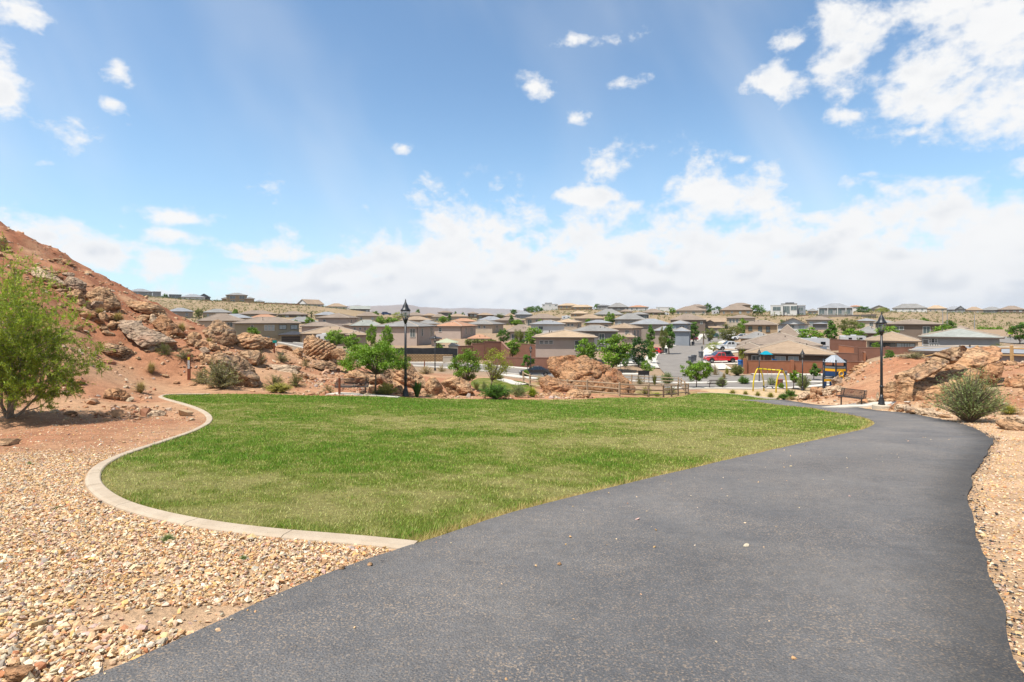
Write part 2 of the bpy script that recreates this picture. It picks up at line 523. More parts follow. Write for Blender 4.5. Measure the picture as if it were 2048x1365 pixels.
LAWN = np.concatenate([kerb_in, lawn_far[1:], path_right[_i1 + 1:], path_left[_i0:][::-1] ])
LAWN3 = resample(chaikin([at(px, 0, Y)[:2] for px, Y in ((938, 50), (1000, 49), (1058, 50), (1066, 56), (1050, 62), (1000, 64), (945, 61))], 2, True), 0.3)

def inside(P, X, Y):
    X = np.asarray(X); Y = np.asarray(Y)
    r = np.zeros(X.shape, bool)
    x1, y1 = P[:, 0], P[:, 1]
    x2, y2 = np.roll(x1, -1), np.roll(y1, -1)
    for a, b, c, d in zip(x1, y1, x2, y2):
        if b == d:
            continue
        k = ((b > Y) != (d > Y)) & (X < (c - a) * (Y - b) / (d - b) + a)
        r ^= k
    return r

def dist_poly(P, X, Y, closed=True):
    A = P; B = np.roll(P, -1, axis=0)
    if not closed:
        A, B = A[:-1], B[:-1]
    out = np.full(np.shape(X), 1e9)
    for a, b in zip(A, B):
        d = b - a; L = max(d @ d, 1e-12)
        t = np.clip(((X - a[0]) * d[0] + (Y - a[1]) * d[1]) / L, 0, 1)
        out = np.minimum(out, (X - a[0] - t * d[0]) ** 2 + (Y - a[1] - t * d[1]) ** 2)
    return np.sqrt(out)

# ---- the ground sheet
UMAX, NC = 1.3, 340
DR = np.concatenate([np.geomspace(2.2, 85, 320), np.geomspace(85, 9000, 140)[1:]])
NR = len(DR)
U = np.linspace(-UMAX, UMAX, NC)
GD, GU = np.meshgrid(DR, U, indexing='ij')
GX = (GD * GU).ravel(); GY = (GD - 14).ravel()
GZ = land(GX, GY)
near = (GY < 75) & (np.abs(GX) < 90)
turf = np.full(len(GX), 1e3)
_ns = resample(np.concatenate([PATH[::3], PATH[:1]]), 0.5); _ls = resample(np.concatenate([LAWN[::3], LAWN[:1]]), 0.6)
dp = np.where(inside(_ns, GX[near], GY[near]), 0, dist_poly(_ns, GX[near], GY[near]))
dl = np.where(inside(_ls, GX[near], GY[near]), 0, dist_poly(_ls, GX[near], GY[near]))
turf[near] = np.minimum(dp, dl)
rough_k = np.clip((turf - 0.6) / 4.0, 0, 1) * (1 - sstep(GY, 66, 80))
hill_k = np.clip((GZ + 4.2) / 2.5, 0, 1) * rough_k * ((GX < -8) | (GX > 18))
GZ = GZ + rough_k * (fbm2(GX, GY, 0.45, 5, 2.0) - 0.5) * 0.35 + hill_k * (fbm2(GX, GY, 0.9, 5, 5.0) - 0.5) * 1.05 - hill_k * np.maximum(0, 0.16 - np.abs(fbm2(GX * 1.0, GY * 0.4, 0.35, 3, 9.0) - 0.5)) * 1.3
GZ = GZ + sstep(GY, 75, 110) * (fbm2(GX, GY, 0.05, 3, 3.0) - 0.5) * 0.5
_GZ = GZ.reshape(NR, NC)
def hz(X, Y):
    X = np.atleast_1d(np.asarray(X, float)); Y = np.atleast_1d(np.asarray(Y, float))
    D = np.maximum(Y + 14, DR[0]); u = X / D
    r = np.clip(np.interp(D, DR, np.arange(NR)), 0, NR - 1.001); c = np.clip((u + UMAX) / (2 * UMAX) * (NC - 1), 0, NC - 1.001)
    i = r.astype(int); j = c.astype(int); a = r - i; b = c - j
    return (_GZ[i, j] * (1 - a) * (1 - b) + _GZ[i + 1, j] * a * (1 - b) + _GZ[i, j + 1] * (1 - a) * b + _GZ[i + 1, j + 1] * a * b)
def gz(X, Y):
    return float(hz(X, Y)[0])
def spot(px, py, Y=None, tol=0.35):
    """ground point seen at a picture point; Y bounds the depth"""
    h = hit(px, py, 1.2 if Y is None else Y * (1 - tol), 700 if Y is None else Y * (1 + tol), hz)
    if h is None:
        h = at(px, py, Y)[:2]
    return (float(h[0]), float(h[1]), gz(*h))

# soil colours, true to the soil itself
red = np.array([0.46, 0.215, 0.115]); redd = np.array([0.36, 0.145, 0.075]); tan_ = np.array([0.60, 0.40, 0.235]); chip = np.array([0.64, 0.42, 0.25])
scrub = np.array([0.34, 0.245, 0.145]); sand = np.array([0.62, 0.44, 0.25]); yard = np.array([0.38, 0.265, 0.17])
n_a = fbm2(GX, GY, 0.22, 4, 1.0); n_b = fbm2(GX, GY, 0.9, 4, 4.0)
g = red[None] * (1 - sstep(n_a, .35, .68))[:, None] + (0.55 * tan_ + 0.45 * red)[None] * sstep(n_a, .35, .68)[:, None]
hk = np.clip(sstep(GZ, -2.6, -0.2) * (GX < -6) * (GY < 80), 0, 1)
hk2 = hk * sstep(n_b, 0.30, 0.62)
g = g * (1 - hk2)[:, None] + redd[None] * hk2[:, None]
far_tan = np.clip(sstep(GY, 60, 75), 0, 1)[:, None]
g = g * (1 - far_tan) + yard[None] * far_tan
k = sstep(GY, 200, 260)[:, None]
g = g * (1 - k) + scrub[None] * (0.85 + 0.35 * n_b)[:, None] * k
kl = (1 - sstep(GY + (n_a - .5) * 6, 9.5, 13.5)) * (GY < 30)          # washed gravel bed by the path
kr = (1 - sstep(dist_poly(path_right[::3], GX, GY, False) + (n_a - .5) * 1.6 + 0.05 * np.maximum(0, GY - 12), 2.2, 4.5)) * (GX > 0) * (GY < 60)
kk = np.clip(np.maximum(kl, kr), 0, 1)[:, None]
g = g * (1 - kk) + chip[None] * (0.8 + 0.35 * n_b)[:, None] * kk
play = inside(np.array([at(px, 0, Y)[:2] for px, Y in ((1405, 67), (1470, 60), (1555, 53), (1600, 55), (1640, 62), (1700, 66), (1700, 74), (1600, 71), (1500, 70), (1400, 71))]), GX, GY)
g[play] = sand
bas = dist_poly(np.array([[8.0, 60], [16, 62]]), GX, GY, False) < 7
g[bas] = g[bas] * 0.5 + np.array([0.34, 0.30, 0.12]) * 0.5
m, nt, b = new_mat('red desert soil')
t = nd(nt, 'ShaderNodeTexCoord'); v = t.outputs['Object']
a = nd(nt, 'ShaderNodeAttribute', attribute_name='col')
nn = noise_node(nt, v, 1.7, 9, 0.68).outputs[0]
n_f = noise_node(nt, v, 14.0, 6, 0.7).outputs[0]
cc = mixc(nt, 1.0, a.outputs['Color'], ramp(nt, nn, [(0.25, 0.62), (0.5, 0.98), (0.75, 1.25)]), 'MULTIPLY')
cc = mixc(nt, 1.0, cc, ramp(nt, n_f, [(0.3, 0.72), (0.5, 1.0), (0.72, 1.28)]), 'MULTIPLY')
vor = nd(nt, 'ShaderNodeTexVoronoi'); vor.inputs['Scale'].default_value = 9.0; nt.links.new(v, vor.inputs['Vector'])
peb = math_node(nt, 'MULTIPLY', ramp(nt, vor.outputs['Distance'], [(0.12, 1.0), (0.3, 0.0)]), ramp(nt, noise_node(nt, v, 1.1, 3, 0.6).outputs[0], [(0.5, 0.0), (0.62, 1.0)]))
cc = mixc(nt, math_node(nt, 'MULTIPLY', peb, 0.55), cc, (0.60, 0.42, 0.30))
nt.links.new(cc, b.inputs['Base Color'])
b.inputs['Roughness'].default_value = 0.95; b.inputs['Specular IOR Level'].default_value = 0.1
bn = nd(nt, 'ShaderNodeBump'); bn.inputs['Strength'].default_value = 0.9; bn.inputs['Distance'].default_value = 0.12
hgt = math_node(nt, 'MULTIPLY_ADD', n_f, 0.5, nn)
hgt = math_node(nt, 'MULTIPLY_ADD', peb, 0.3, hgt)
nt.links.new(hgt, bn.inputs['Height']); nt.links.new(bn.outputs[0], b.inputs['Normal'])
soil = m
idx = np.arange(NR * NC).reshape(NR, NC)
Fg = np.stack([idx[:-1, :-1], idx[:-1, 1:], idx[1:, 1:], idx[1:, :-1]], -1).reshape(-1, 4)
ground = obj('ground', mesh_np('ground', np.stack([GX, GY, GZ], 1), Fg, soil, g, True))
tag(ground, 'red desert soil sloping down from the path to the town', kind='structure')

def sheet(name, P, lift, m, step=0.6, skirt=0.0, colfn=None, parent=None, dens=None):
    """a sheet laid on the ground inside outline P"""
    P = np.asarray(P); x0, y0 = P.min(0); x1, y1 = P.max(0)
    xs, ys = np.meshgrid(np.arange(x0, x1, step), np.arange(y0, y1, step))
    xs = xs.ravel(); ys = ys.ravel()
    ok = inside(P, xs, ys)
    xs, ys = xs[ok], ys[ok]
    ok = dist_poly(P, xs, ys) > step * 0.35
    pts = [Vector(p) for p in P] + [Vector(p) for p in zip(xs[ok], ys[ok])]
    n = len(P)
    vv, _, ff, *_ = geometry.delaunay_2d_cdt(pts, [(i, (i + 1) % n) for i in range(n)], [], 1, 1e-5)
    V = np.array([(p.x, p.y) for p in vv]); z = hz(V[:, 0], V[:, 1]) + lift
    V = np.column_stack([V, z]); Fs = [tuple(f) for f in ff if len(f) == 3]
    Fs = np.array(Fs)
    a, b_, c = V[Fs[:, 0]], V[Fs[:, 1]], V[Fs[:, 2]]
    up = np.cross(b_ - a, c - a)[:, 2]
    Fs[up < 0] = Fs[up < 0][:, ::-1]
    if skirt:
        m0 = len(V); B = np.column_stack([P, hz(P[:, 0], P[:, 1]) + lift]); L = B.copy(); L[:, 2] -= skirt
        V = np.concatenate([V, B, L]); k = np.arange(n); k2 = (k + 1) % n
        Fs = np.concatenate([Fs, np.stack([m0 + k, m0 + k2, m0 + n + k2], 1), np.stack([m0 + k, m0 + n + k2, m0 + n + k], 1)])
    c = colfn(V[:, 0], V[:, 1]) if colfn else None
    return obj(name, mesh_np(name, V, Fs, m, c, True), parent)

# asphalt path
m, nt, b = new_mat('path asphalt')
t = nd(nt, 'ShaderNodeTexCoord'); v = t.outputs['Object']
big = noise_node(nt, v, 0.55, 5, 0.6, 0.3).outputs[0]
fine = noise_node(nt, v, 95.0, 3, 0.75).outputs[0]
mid = noise_node(nt, v, 7.0, 5, 0.7).outputs[0]
base = mixc(nt, ramp(nt, big, [(0.35, 0.0), (0.68, 1.0)]), (0.142, 0.139, 0.139), (0.210, 0.198, 0.186))
vo = nd(nt, 'ShaderNodeTexVoronoi'); vo.inputs['Scale'].default_value = 62.0; nt.links.new(v, vo.inputs['Vector'])
speck = ramp(nt, noise_node(nt, v, 52.0, 2, 0.55).outputs[0], [(0.54, 0.0), (0.62, 1.0)])
wear = ramp(nt, noise_node(nt, v, 0.9, 4, 0.6).outputs[0], [(0.34, 0.3), (0.64, 1.0)])
base = mixc(nt, math_node(nt, 'MULTIPLY', math_node(nt, 'MULTIPLY', speck, wear), 0.68), base, (0.48, 0.36, 0.25))
base = mixc(nt, 1.0, base, ramp(nt, fine, [(0.3, 0.62), (0.5, 1.0), (0.7, 1.35)]), 'MULTIPLY')
base = mixc(nt, 1.0, base, ramp(nt, mid, [(0.3, 0.86), (0.7, 1.12)]), 'MULTIPLY')
# scuffs: long, thin, pale or dark
sv = vmath(nt, 'MULTIPLY', v, (0.55, 2.6, 1.0))
sc1 = ramp(nt, noise_node(nt, sv, 1.6, 2, 0.4, 1.5).outputs[0], [(0.496, 0.0), (0.5, 1.0), (0.504, 0.0)])
sc1 = math_node(nt, 'MULTIPLY', sc1, ramp(nt, noise_node(nt, v, 0.35, 2, 0.5).outputs[0], [(0.50, 0.0), (0.60, 0.55)]))
base = mixc(nt, sc1, base, (0.035, 0.036, 0.04))
ea = nd(nt, 'ShaderNodeAttribute', attribute_name='col')
base = mixc(nt, 1.0, base, ea.outputs['Color'], 'MULTIPLY')
nt.links.new(base, b.inputs['Base Color'])
b.inputs['Roughness'].default_value = 0.82; b.inputs['Specular IOR Level'].default_value = 0.25
bn = nd(nt, 'ShaderNodeBump'); bn.inputs['Strength'].default_value = 0.9; bn.inputs['Distance'].default_value = 0.012
nt.links.new(math_node(nt, 'MULTIPLY_ADD', vo.outputs['Distance'], -0.8, fine), bn.inputs['Height']); nt.links.new(bn.outputs[0], b.inputs['Normal'])
asphalt_path = m
def seal_col(X, Y):
    # the seal coat lies thicker, darker, along the outer edge; the middle is worn and dusty
    d = dist_poly(path_right_r[::2], X, Y, False); dl_ = dist_poly(path_left_r[::2], X, Y, False)
    k = 0.46 + 0.54 * sstep(d + 0.25 * (fbm2(X, Y, 1.5, 3, 6.0) - .5), 0.05, 0.75)
    k = k * (0.86 + 0.14 * sstep(dl_, 0.0, 0.5)) * (0.88 + 0.24 * fbm2(X, Y, 0.5, 3, 12.0))
    return np.stack([k, k, k * 1.01], 1)
o = sheet('path', PATH, 0.035, asphalt_path, 0.3, 0.07, colfn=seal_col)
tag(o, 'dark asphalt walking path curving down past the lawn', kind='structure')

# ---------------------------------------------------------------- lawn
_gs = [(-1.5, 11.5, 3.6, 2.4, 1.0), (-4.5, 13.5, 3.0, 3.5, 0.8), (-0.8, 6.4, 1.3, 0.9, 0.9), (0.2, 7.6, 0.9, 0.6, 0.5), (2.2, 9.3, 1.1, 0.6, 0.8), (-8.5, 20, 4, 5, 0.6), (-0.5, 17.5, 2.2, 0.9, 0.9), (6, 30, 14, 5, 0.55),
       (-14, 34, 9, 3.5, 0.6), (10, 20, 4, 2, 0.4), (-5.5, 7.8, 1.2, 0.5, 0.5), (4, 15.5, 4.5, 2.5, -0.5), (1.2, 10, 2.2, 1.0, -0.45), (-4.8, 9.0, 1.7, 1.1, -0.4), (-3.0, 7.4, 1.6, 0.5, -0.3), (8, 21, 5, 1.6, -0.35), (-2, 23, 8, 2.2, -0.35)]
def green_amount(X, Y):
    """0 where the turf is straw, 1 where it is lush"""
    v = 0.36 + 0.95 * (fbm2(X, Y, 0.35, 4, 21.0) - 0.5) + 1.1 * (fbm2(X, Y, 2.6, 4, 33.0) - 0.5)
    for cx, cy, rx, ry, k in _gs:
        v = v + k * 0.46 * np.exp(-((X - cx) / rx) ** 2 - ((Y - cy) / ry) ** 2)
    v = v + 0.22 * sstep(Y, 20, 33) + 0.55 * (fbm2(X, Y, 7.0, 2, 51.0) - 0.5)
    return np.clip(v, 0, 1)
G_LUSH = np.array([0.150, 0.262, 0.026]); G_MID = np.array([0.262, 0.297, 0.062]); G_STRAW = np.array([0.47, 0.42, 0.18]); G_DRY = np.array([0.50, 0.37, 0.16])
def turf_base(X, Y):
    c = turf_col(X, Y); k = (1 - sstep(dist_poly(path_left[::4], X, Y, False), 0.03, 0.22))[:, None]
    return c * (1 - k) + np.array([0.75, 0.50, 0.26]) * k
def turf_col(X, Y, jit=0.0):
    v = green_amount(X, Y) + jit
    a = sstep(v, 0.10, 0.55)[:, None]; b_ = sstep(v, 0.45, 0.95)[:, None]
    return (G_STRAW * (1 - a) + G_MID * a) * (1 - b_) + G_LUSH * b_
turf_m = mat('lawn turf', (0.42, 0.42, 0.36), (0.72, 0.72, 0.58), 9.0, 0.95, 0.9, 30.0, attr=True, spec=0.05)
blade_m = mat('grass blades', (1.27, 1.38, 1.2), None, rough=0.6, attr=True, trans=0.30, spec=0.25)
lawn = sheet('lawn', LAWN, 0.012, turf_m, 0.30, colfn=turf_base)
tag(lawn, 'large mown lawn beside the curving path', kind='structure')
l3 = sheet('lawn', LAWN3, 0.03, turf_m, 0.6, colfn=turf_col)
tag(l3, 'small lower lawn beyond the boulders', kind='structure')

def blades(P, n, seed, hmul=1.0, near=3.5, y0=None):
    r = np.random.RandomState(seed)
    x0, y0_ = P.min(0); x1, y1 = P.max(0)
    X = []; Y = []
    # as many blades per unit of view rather than per square metre
    q = np.geomspace(near, 62, 40)
    for a, b_ in zip(q[:-1], q[1:]):
        if b_ < y0_ or a > y1:
            continue
        m_ = int(n / 14)
        yy = r.uniform(max(a, y0_), min(b_, y1), m_); xx = r.uniform(max(x0, -0.95 * b_ - 1), min(x1, 0.95 * b_ + 1), m_)
        ok = inside(P, xx, yy)
        X.append(xx[ok]); Y.append(yy[ok])
    X = np.concatenate(X); Y = np.concatenate(Y)
    v = green_amount(X, Y)
    keep = r.rand(len(X)) < 0.55 + 0.45 * v
    X, Y, v = X[keep], Y[keep], v[keep]
    edge = dist_poly(resample(P, 0.5), X, Y)
    N = len(X)
    clump = fbm2(X, Y, 8.0, 2, 61.0)
    H = (0.026 + 0.030 * v) * (0.55 + 0.95 * clump) * r.uniform(0.55, 1.45, N) * hmul * (1 + 0.55 * (edge < 0.22))
    wd = np.maximum(0.0035, Y * 0.00055) * r.uniform(0.7, 1.4, N)
    H = np.maximum(H, Y * 0.0013)
    th = r.uniform(0, 2 * np.pi, N); ln = r.uniform(0.15, 0.95, N) * (1.25 - 0.4 * v)
    ph = r.uniform(0, 2 * np.pi, N)
    Z = hz(X, Y) + 0.008
    bx, by = np.cos(th) * wd, np.sin(th) * wd
    tx, ty = X + np.cos(ph) * H * ln, Y + np.sin(ph) * H * ln
    V = np.stack([np.stack([X - bx, Y - by, Z], 1), np.stack([X + bx, Y + by, Z], 1), np.stack([tx, ty, Z + H * (1.05 - 0.35 * ln)], 1)], 1).reshape(-1, 3)
    c = turf_col(X, Y, (r.rand(N) - 0.5) * 0.55) * r.uniform(0.5, 1.45, (N, 1))
    dry = (r.rand(N) < 0.10 + 0.35 * (edge < 0.12))
    at_path = dist_poly(path_left[::4], X, Y, False) < 0.13 + 0.12 * r.rand(N)
    dry = dry | (at_path & (r.rand(N) < 0.75))
    c[dry] = G_DRY * r.uniform(0.7, 1.2, (dry.sum(), 1))
    return V, np.arange(3 * N).reshape(-1, 3), np.repeat(c, 3, axis=0)
V, Fb, cb = blades(LAWN, 300000, 5)
grass = obj('grass', mesh_np('grass', V, Fb, blade_m, cb))
tag(grass, 'short grass of the lawn, green in patches and straw coloured between', 'grass', kind='stuff')

# ---------------------------------------------------------------- concrete mowing kerb, cast in lengths with open joints
conc = mat('tan concrete', (0.46, 0.36, 0.255), (0.58, 0.475, 0.355), 3.5, 0.9, 0.35, 60.0, spec=0.15)
kerb = empty('kerb', (0, 0, 0))
tag(kerb, 'tan concrete mowing kerb curving round the lawn', kind='structure')
KP = resample(kerb_in, 0.10)
T_ = np.gradient(KP, axis=0); T_ /= np.linalg.norm(T_, axis=1)[:, None]
NRM = np.stack([T_[:, 1], -T_[:, 0]], 1)
if inside(LAWN, np.array([(KP + NRM * 0.3)[len(KP) // 3][0]]), np.array([(KP + NRM * 0.3)[len(KP) // 3][1]]))[0]:
    NRM = -NRM
KW = 0.215
prof = [(0.0, -0.06), (0.0, 0.038), (0.018, 0.052), (KW - 0.05, 0.050), (KW - 0.012, 0.034), (KW, 0.0), (KW, -0.10)]
seg_len = 15
i = 0
kz = hz(KP[:, 0], KP[:, 1]); kz = np.convolve(np.pad(kz, 6, mode='edge'), np.ones(13) / 13, 'valid')
while i < len(KP) - 4:
    j = min(i + seg_len + rnd.randint(-2, 3), len(KP) - 1)
    vs = []
    for q in range(i, j + 1):
        e = 0.004 if q == i else (-0.004 if q == j else 0)
        for d_, h_ in prof:
            p = KP[q] + NRM[q] * d_ + T_[q] * e
            vs.append((p[0], p[1], kz[q] + h_))
    w = len(prof); L = j - i
    fs = [(a * w + k_, a * w + k_ + 1, (a + 1) * w + k_ + 1, (a + 1) * w + k_) for a in range(L) for k_ in range(w - 1)]
    fs += [tuple(range(w)), tuple(L * w + k_ for k_ in range(w - 1, -1, -1))]
    MB().add(vs, fs).build('kerb_length', conc, kerb)
    i = j
KERB_OUT = KP + NRM * KW
pave = mat('pale concrete', (0.60, 0.53, 0.43), (0.72, 0.66, 0.57), 1.5, 0.9, 0.15, 30.0, spec=0.15)
def strip(line, w, lift, m, name, step=1.0, skirt=0.0, label=None, cat=None):
    L = resample(chaikin(line, 2), step)
    T = np.gradient(L, axis=0); T /= np.linalg.norm(T, axis=1)[:, None]
    N = np.stack([-T[:, 1], T[:, 0]], 1)
    k = max(2, int(w / 1.5) + 1)
    V = []
    for q in np.linspace(-w / 2, w / 2, k):
        p = L + N * q
        V.append(np.column_stack([p, hz(p[:, 0], p[:, 1]) + lift]))
    n = len(L)
    if skirt:
        for q in (-w / 2, w / 2):
            p = L + N * q
            V.append(np.column_stack([p, hz(p[:, 0], p[:, 1]) + lift - skirt]))
    V = np.concatenate(V); fs = []
    a = np.arange(n - 1)
    for r_ in range(k - 1):
        fs.append(np.stack([r_ * n + a, (r_ + 1) * n + a, (r_ + 1) * n + a + 1, r_ * n + a + 1], 1)[:, ::-1])
    if skirt:
        fs.append(np.stack([a, a + 1, k * n + a + 1, k * n + a], 1)); fs.append(np.stack([(k - 1) * n + a, (k - 1) * n + a + 1, (k + 1) * n + a + 1, (k + 1) * n + a], 1)[:, ::-1])
    o = obj(name, mesh_np(name, V, np.concatenate(fs), m))
    return tag(o, label, cat, kind='structure')
def gp(*pts):
    return [at(px, 0, Y)[:2] for px, Y in pts]
strip(gp((1395, 63), (1440, 62), (1480, 60), (1520, 56), (1556, 52)), 0.3, 0.14, pave, 'kerb', 0.5, 0.2, 'pale concrete kerb between playground and lawn strip')

# ---------------------------------------------------------------- gravel
def ico():
    p = (1 + 5 ** 0.5) / 2
    v = np.array([(-1, p, 0), (1, p, 0), (-1, -p, 0), (1, -p, 0), (0, -1, p), (0, 1, p), (0, -1, -p), (0, 1, -p), (p, 0, -1), (p, 0, 1), (-p, 0, -1), (-p, 0, 1)], float)
    f = np.array([(0, 11, 5), (0, 5, 1), (0, 1, 7), (0, 7, 10), (0, 10, 11), (1, 5, 9), (5, 11, 4), (11, 10, 2), (10, 7, 6), (7, 1, 8), (3, 9, 4), (3, 4, 2), (3, 2, 6), (3, 6, 8), (3, 8, 9), (4, 9, 5), (2, 4, 11), (6, 2, 10), (8, 6, 7), (9, 8, 1)])
    return v / np.linalg.norm(v[0]), f
ICO_V, ICO_F = ico()
OCT_V = np.array([(1, 0, 0), (-1, 0, 0), (0, 1, 0), (0, -1, 0), (0, 0, 1), (0, 0, -1)], float)
OCT_F = np.array([(0, 2, 4), (2, 1, 4), (1, 3, 4), (3, 0, 4), (2, 0, 5), (1, 2, 5), (3, 1, 5), (0, 3, 5)])
PAL = np.array([(0.66, 0.47, 0.28), (0.72, 0.57, 0.40), (0.60, 0.38, 0.20), (0.76, 0.66, 0.52), (0.55, 0.36, 0.26), (0.52, 0.38, 0.34), (0.40, 0.36, 0.31), (0.68, 0.44, 0.19), (0.56, 0.27, 0.14), (0.62, 0.55, 0.46)])
PAL = PAL * np.array([1.20, 1.13, 1.03])
PALP = np.array([.23, .20, .12, .09, .09, .06, .05, .07, .04, .05])
def scatter_stones(X, Y, S, seed, pal=PAL, palp=PALP, octa=False, flat=0.62, sink=0.25, lift=0.0, jit=0.42, zfn=None):
    r = np.random.RandomState(seed); N = len(X)
    bv, bf = (OCT_V, OCT_F) if octa else (ICO_V, ICO_F)
    k = len(bv)
    V = np.repeat(bv[None], N, 0) * (1 + r.uniform(-jit, jit, (N, k, 1)))
    V = V * (np.stack([r.uniform(0.75, 1.35, N), r.uniform(0.6, 1.0, N), r.uniform(0.4, 0.85, N) * flat / 0.62], 1) * S[:, None])[:, None, :]
    a = r.uniform(0, 2 * np.pi, N); t1 = r.normal(0, 0.35, N); t2 = r.normal(0, 0.35, N)
    ca, sa = np.cos(a)[:, None], np.sin(a)[:, None]
    c1, s1 = np.cos(t1)[:, None], np.sin(t1)[:, None]
    x, y, z = V[..., 0], V[..., 1], V[..., 2]
    y, z = y * c1 - z * s1, y * s1 + z * c1
    c2, s2 = np.cos(t2)[:, None], np.sin(t2)[:, None]
    x, z = x * c2 - z * s2, x * s2 + z * c2
    x, y = x * ca - y * sa, x * sa + y * ca
    Z0 = (zfn or hz)(X, Y) + lift + S * (0.5 * flat / 0.62 - sink)
    V = np.stack([x + X[:, None], y + Y[:, None], z + Z0[:, None]], -1).reshape(-1, 3)
    Fc = (bf[None] + (np.arange(N) * k)[:, None, None]).reshape(-1, 3)
    c = pal[r.choice(len(pal), N, p=palp)] * r.uniform(0.78, 1.18, (N, 1)) * (1 + r.uniform(-0.05, 0.05, (N, 3)))
    return V, Fc, np.repeat(c, k, axis=0)
stone_m = mat('gravel stone', (0.86, 0.84, 0.82), (1.1, 1.1, 1.08), 45.0, 0.85, 0.3, 160.0, attr=True, spec=0.2)
r = np.random.RandomState(8)
X = []; Y = []; S = []
q = np.geomspace(2.3, 14, 26)
for a, b_ in zip(q[:-1], q[1:]):
    n = int(2000 * (b_ - a) * (0.98 * b_ + 2.0) * (1.0 if a < 8.5 else max(0.10, 1 - (a - 8.5) / 4.5)))
    yy = r.uniform(a, b_, n); xx = r.uniform(-0.95 * b_ - 1.0, 1.0, n)
    X.append(xx); Y.append(yy); S.append(np.clip(r.lognormal(math.log(0.0128), 0.42, n), 0.006, 0.040))
X = np.concatenate(X); Y = np.concatenate(Y); S = np.concatenate(S)
KO = np.concatenate([KERB_OUT, path_left[:_i0 + 1][::-1]])
dk = dist_poly(KERB_OUT, X, Y, False); dpt = dist_poly(path_left_r[::2], X, Y, False)
ok = ~inside(LAWN, X, Y) & ~inside(PATH, X, Y) & (dk > 0.03) & (dist_poly(KP[::3], X, Y, False) > KW + 0.02)
ok &= X < np.interp(Y, path_left_r[:, 1], path_left_r[:, 0]) - 0.01
bare = fbm2(X, Y, 1.1, 3, 44.0)
ok &= ~((bare < 0.19) & (r.rand(len(X)) < 0.7))
ok &= ~((np.hypot((X + 2.15) / 0.85, (Y - 4.05) / 0.22) < 1) & (r.rand(len(X)) < 0.93))
ok &= (r.rand(len(X)) < 0.3 + 0.7 * sstep(dpt, 0.0, 0.25))
nearb = ok & (Y < 4.3)
V, Fc, c = scatter_stones(X[nearb], Y[nearb], S[nearb], 3)
V[:, 2] += np.repeat(r.rand(nearb.sum()) * 0.02, len(ICO_V))
farb = ok & (Y >= 4.3)
V2, F2, c2_ = scatter_stones(X[farb], Y[farb], S[farb], 13, octa=True)
V2[:, 2] += np.repeat(r.rand(farb.sum()) * 0.02, len(OCT_V))
V, Fc, c = np.concatenate([V, V2]), np.concatenate([Fc, F2 + len(V)]), np.concatenate([c, c2_])
gravel = obj('gravel', mesh_np('gravel', V, Fc, stone_m, c))
tag(gravel, 'loose tan and pink crushed gravel between kerb and path', 'gravel', kind='stuff')
print('gravel stones', ok.sum())
# finer chips right of the path and further up the bed
X = []; Y = []; S = []
for a, b_ in zip(*(lambda q: (q[:-1], q[1:]))(np.geomspace(2.2, 34, 26))):
    n = int(1500 * (b_ - a) * 4.5 / (1 + a / 5))
    yy = r.uniform(a, b_, n)
    xr = np.interp(yy, path_right_r[:, 1], path_right_r[:, 0]) if True else 0
    xx = r.uniform(0.4 * a, 1.05 * b_ + 1.5, n)
    X.append(xx); Y.append(yy); S.append(np.clip(r.lognormal(math.log(0.0095), 0.38, n), 0.005, 0.03) * (1 + a / 22))
for a, b_ in ((9, 12), (12, 17), (17, 24)):
    n = 5200
    X.append(r.uniform(-0.95 * b_ - 2, -2, n)); Y.append(r.uniform(a, b_, n)); S.append(np.clip(r.lognormal(math.log(0.016), 0.4, n), 0.008, 0.06))
X = np.concatenate(X); Y = np.concatenate(Y); S = np.concatenate(S)
ok = ~inside(PATH, X, Y) & ~inside(LAWN, X, Y) & (dist_poly(KP[::3], X, Y, False) > KW + 0.03)
dr = dist_poly(path_right[::3], X, Y, False)
ok &= (X < 0) | (dr < 3.2 + (fbm2(X, Y, 0.5, 3, 8.0) - .5) * 3)
V, Fc, c = scatter_stones(X[ok], Y[ok], S[ok], 4, octa=True, lift=0.002)
o = obj('gravel', mesh_np('gravel_chips', V, Fc, stone_m, c))
tag(o, 'fine tan gravel chips along the outer edge of the path', 'gravel', kind='stuff')
print('chips', ok.sum())
# crumbled asphalt along the broken edge
n = 6500
i = r.randint(0, len(path_right_r) - 1, n)
sel = path_right_r[i]; ok = (sel[:, 1] > 1.5) & (sel[:, 1] < 24)
sel = sel[ok]
off = np.abs(r.normal(0, 0.10, len(sel))) - 0.04
T = np.gradient(path_right_r, axis=0)[i][ok]; T /= np.linalg.norm(T, axis=1)[:, None]
P_ = sel + np.stack([T[:, 1], -T[:, 0]], 1) * off[:, None]
V, Fc, c = scatter_stones(P_[:, 0], P_[:, 1], np.clip(r.lognormal(math.log(0.008), 0.45, len(sel)), 0.004, 0.026), 6, pal=np.array([(0.075, 0.075, 0.08), (0.045, 0.045, 0.048), (0.13, 0.12, 0.115)]), palp=np.array([.5, .3, .2]), octa=True, lift=0.02)
o = obj('asphalt_crumbs', mesh_np('asphalt_crumbs', V, Fc, stone_m, c))
tag(o, 'black asphalt crumbs along the ragged outer edge of the path', 'asphalt crumbs', kind='stuff')
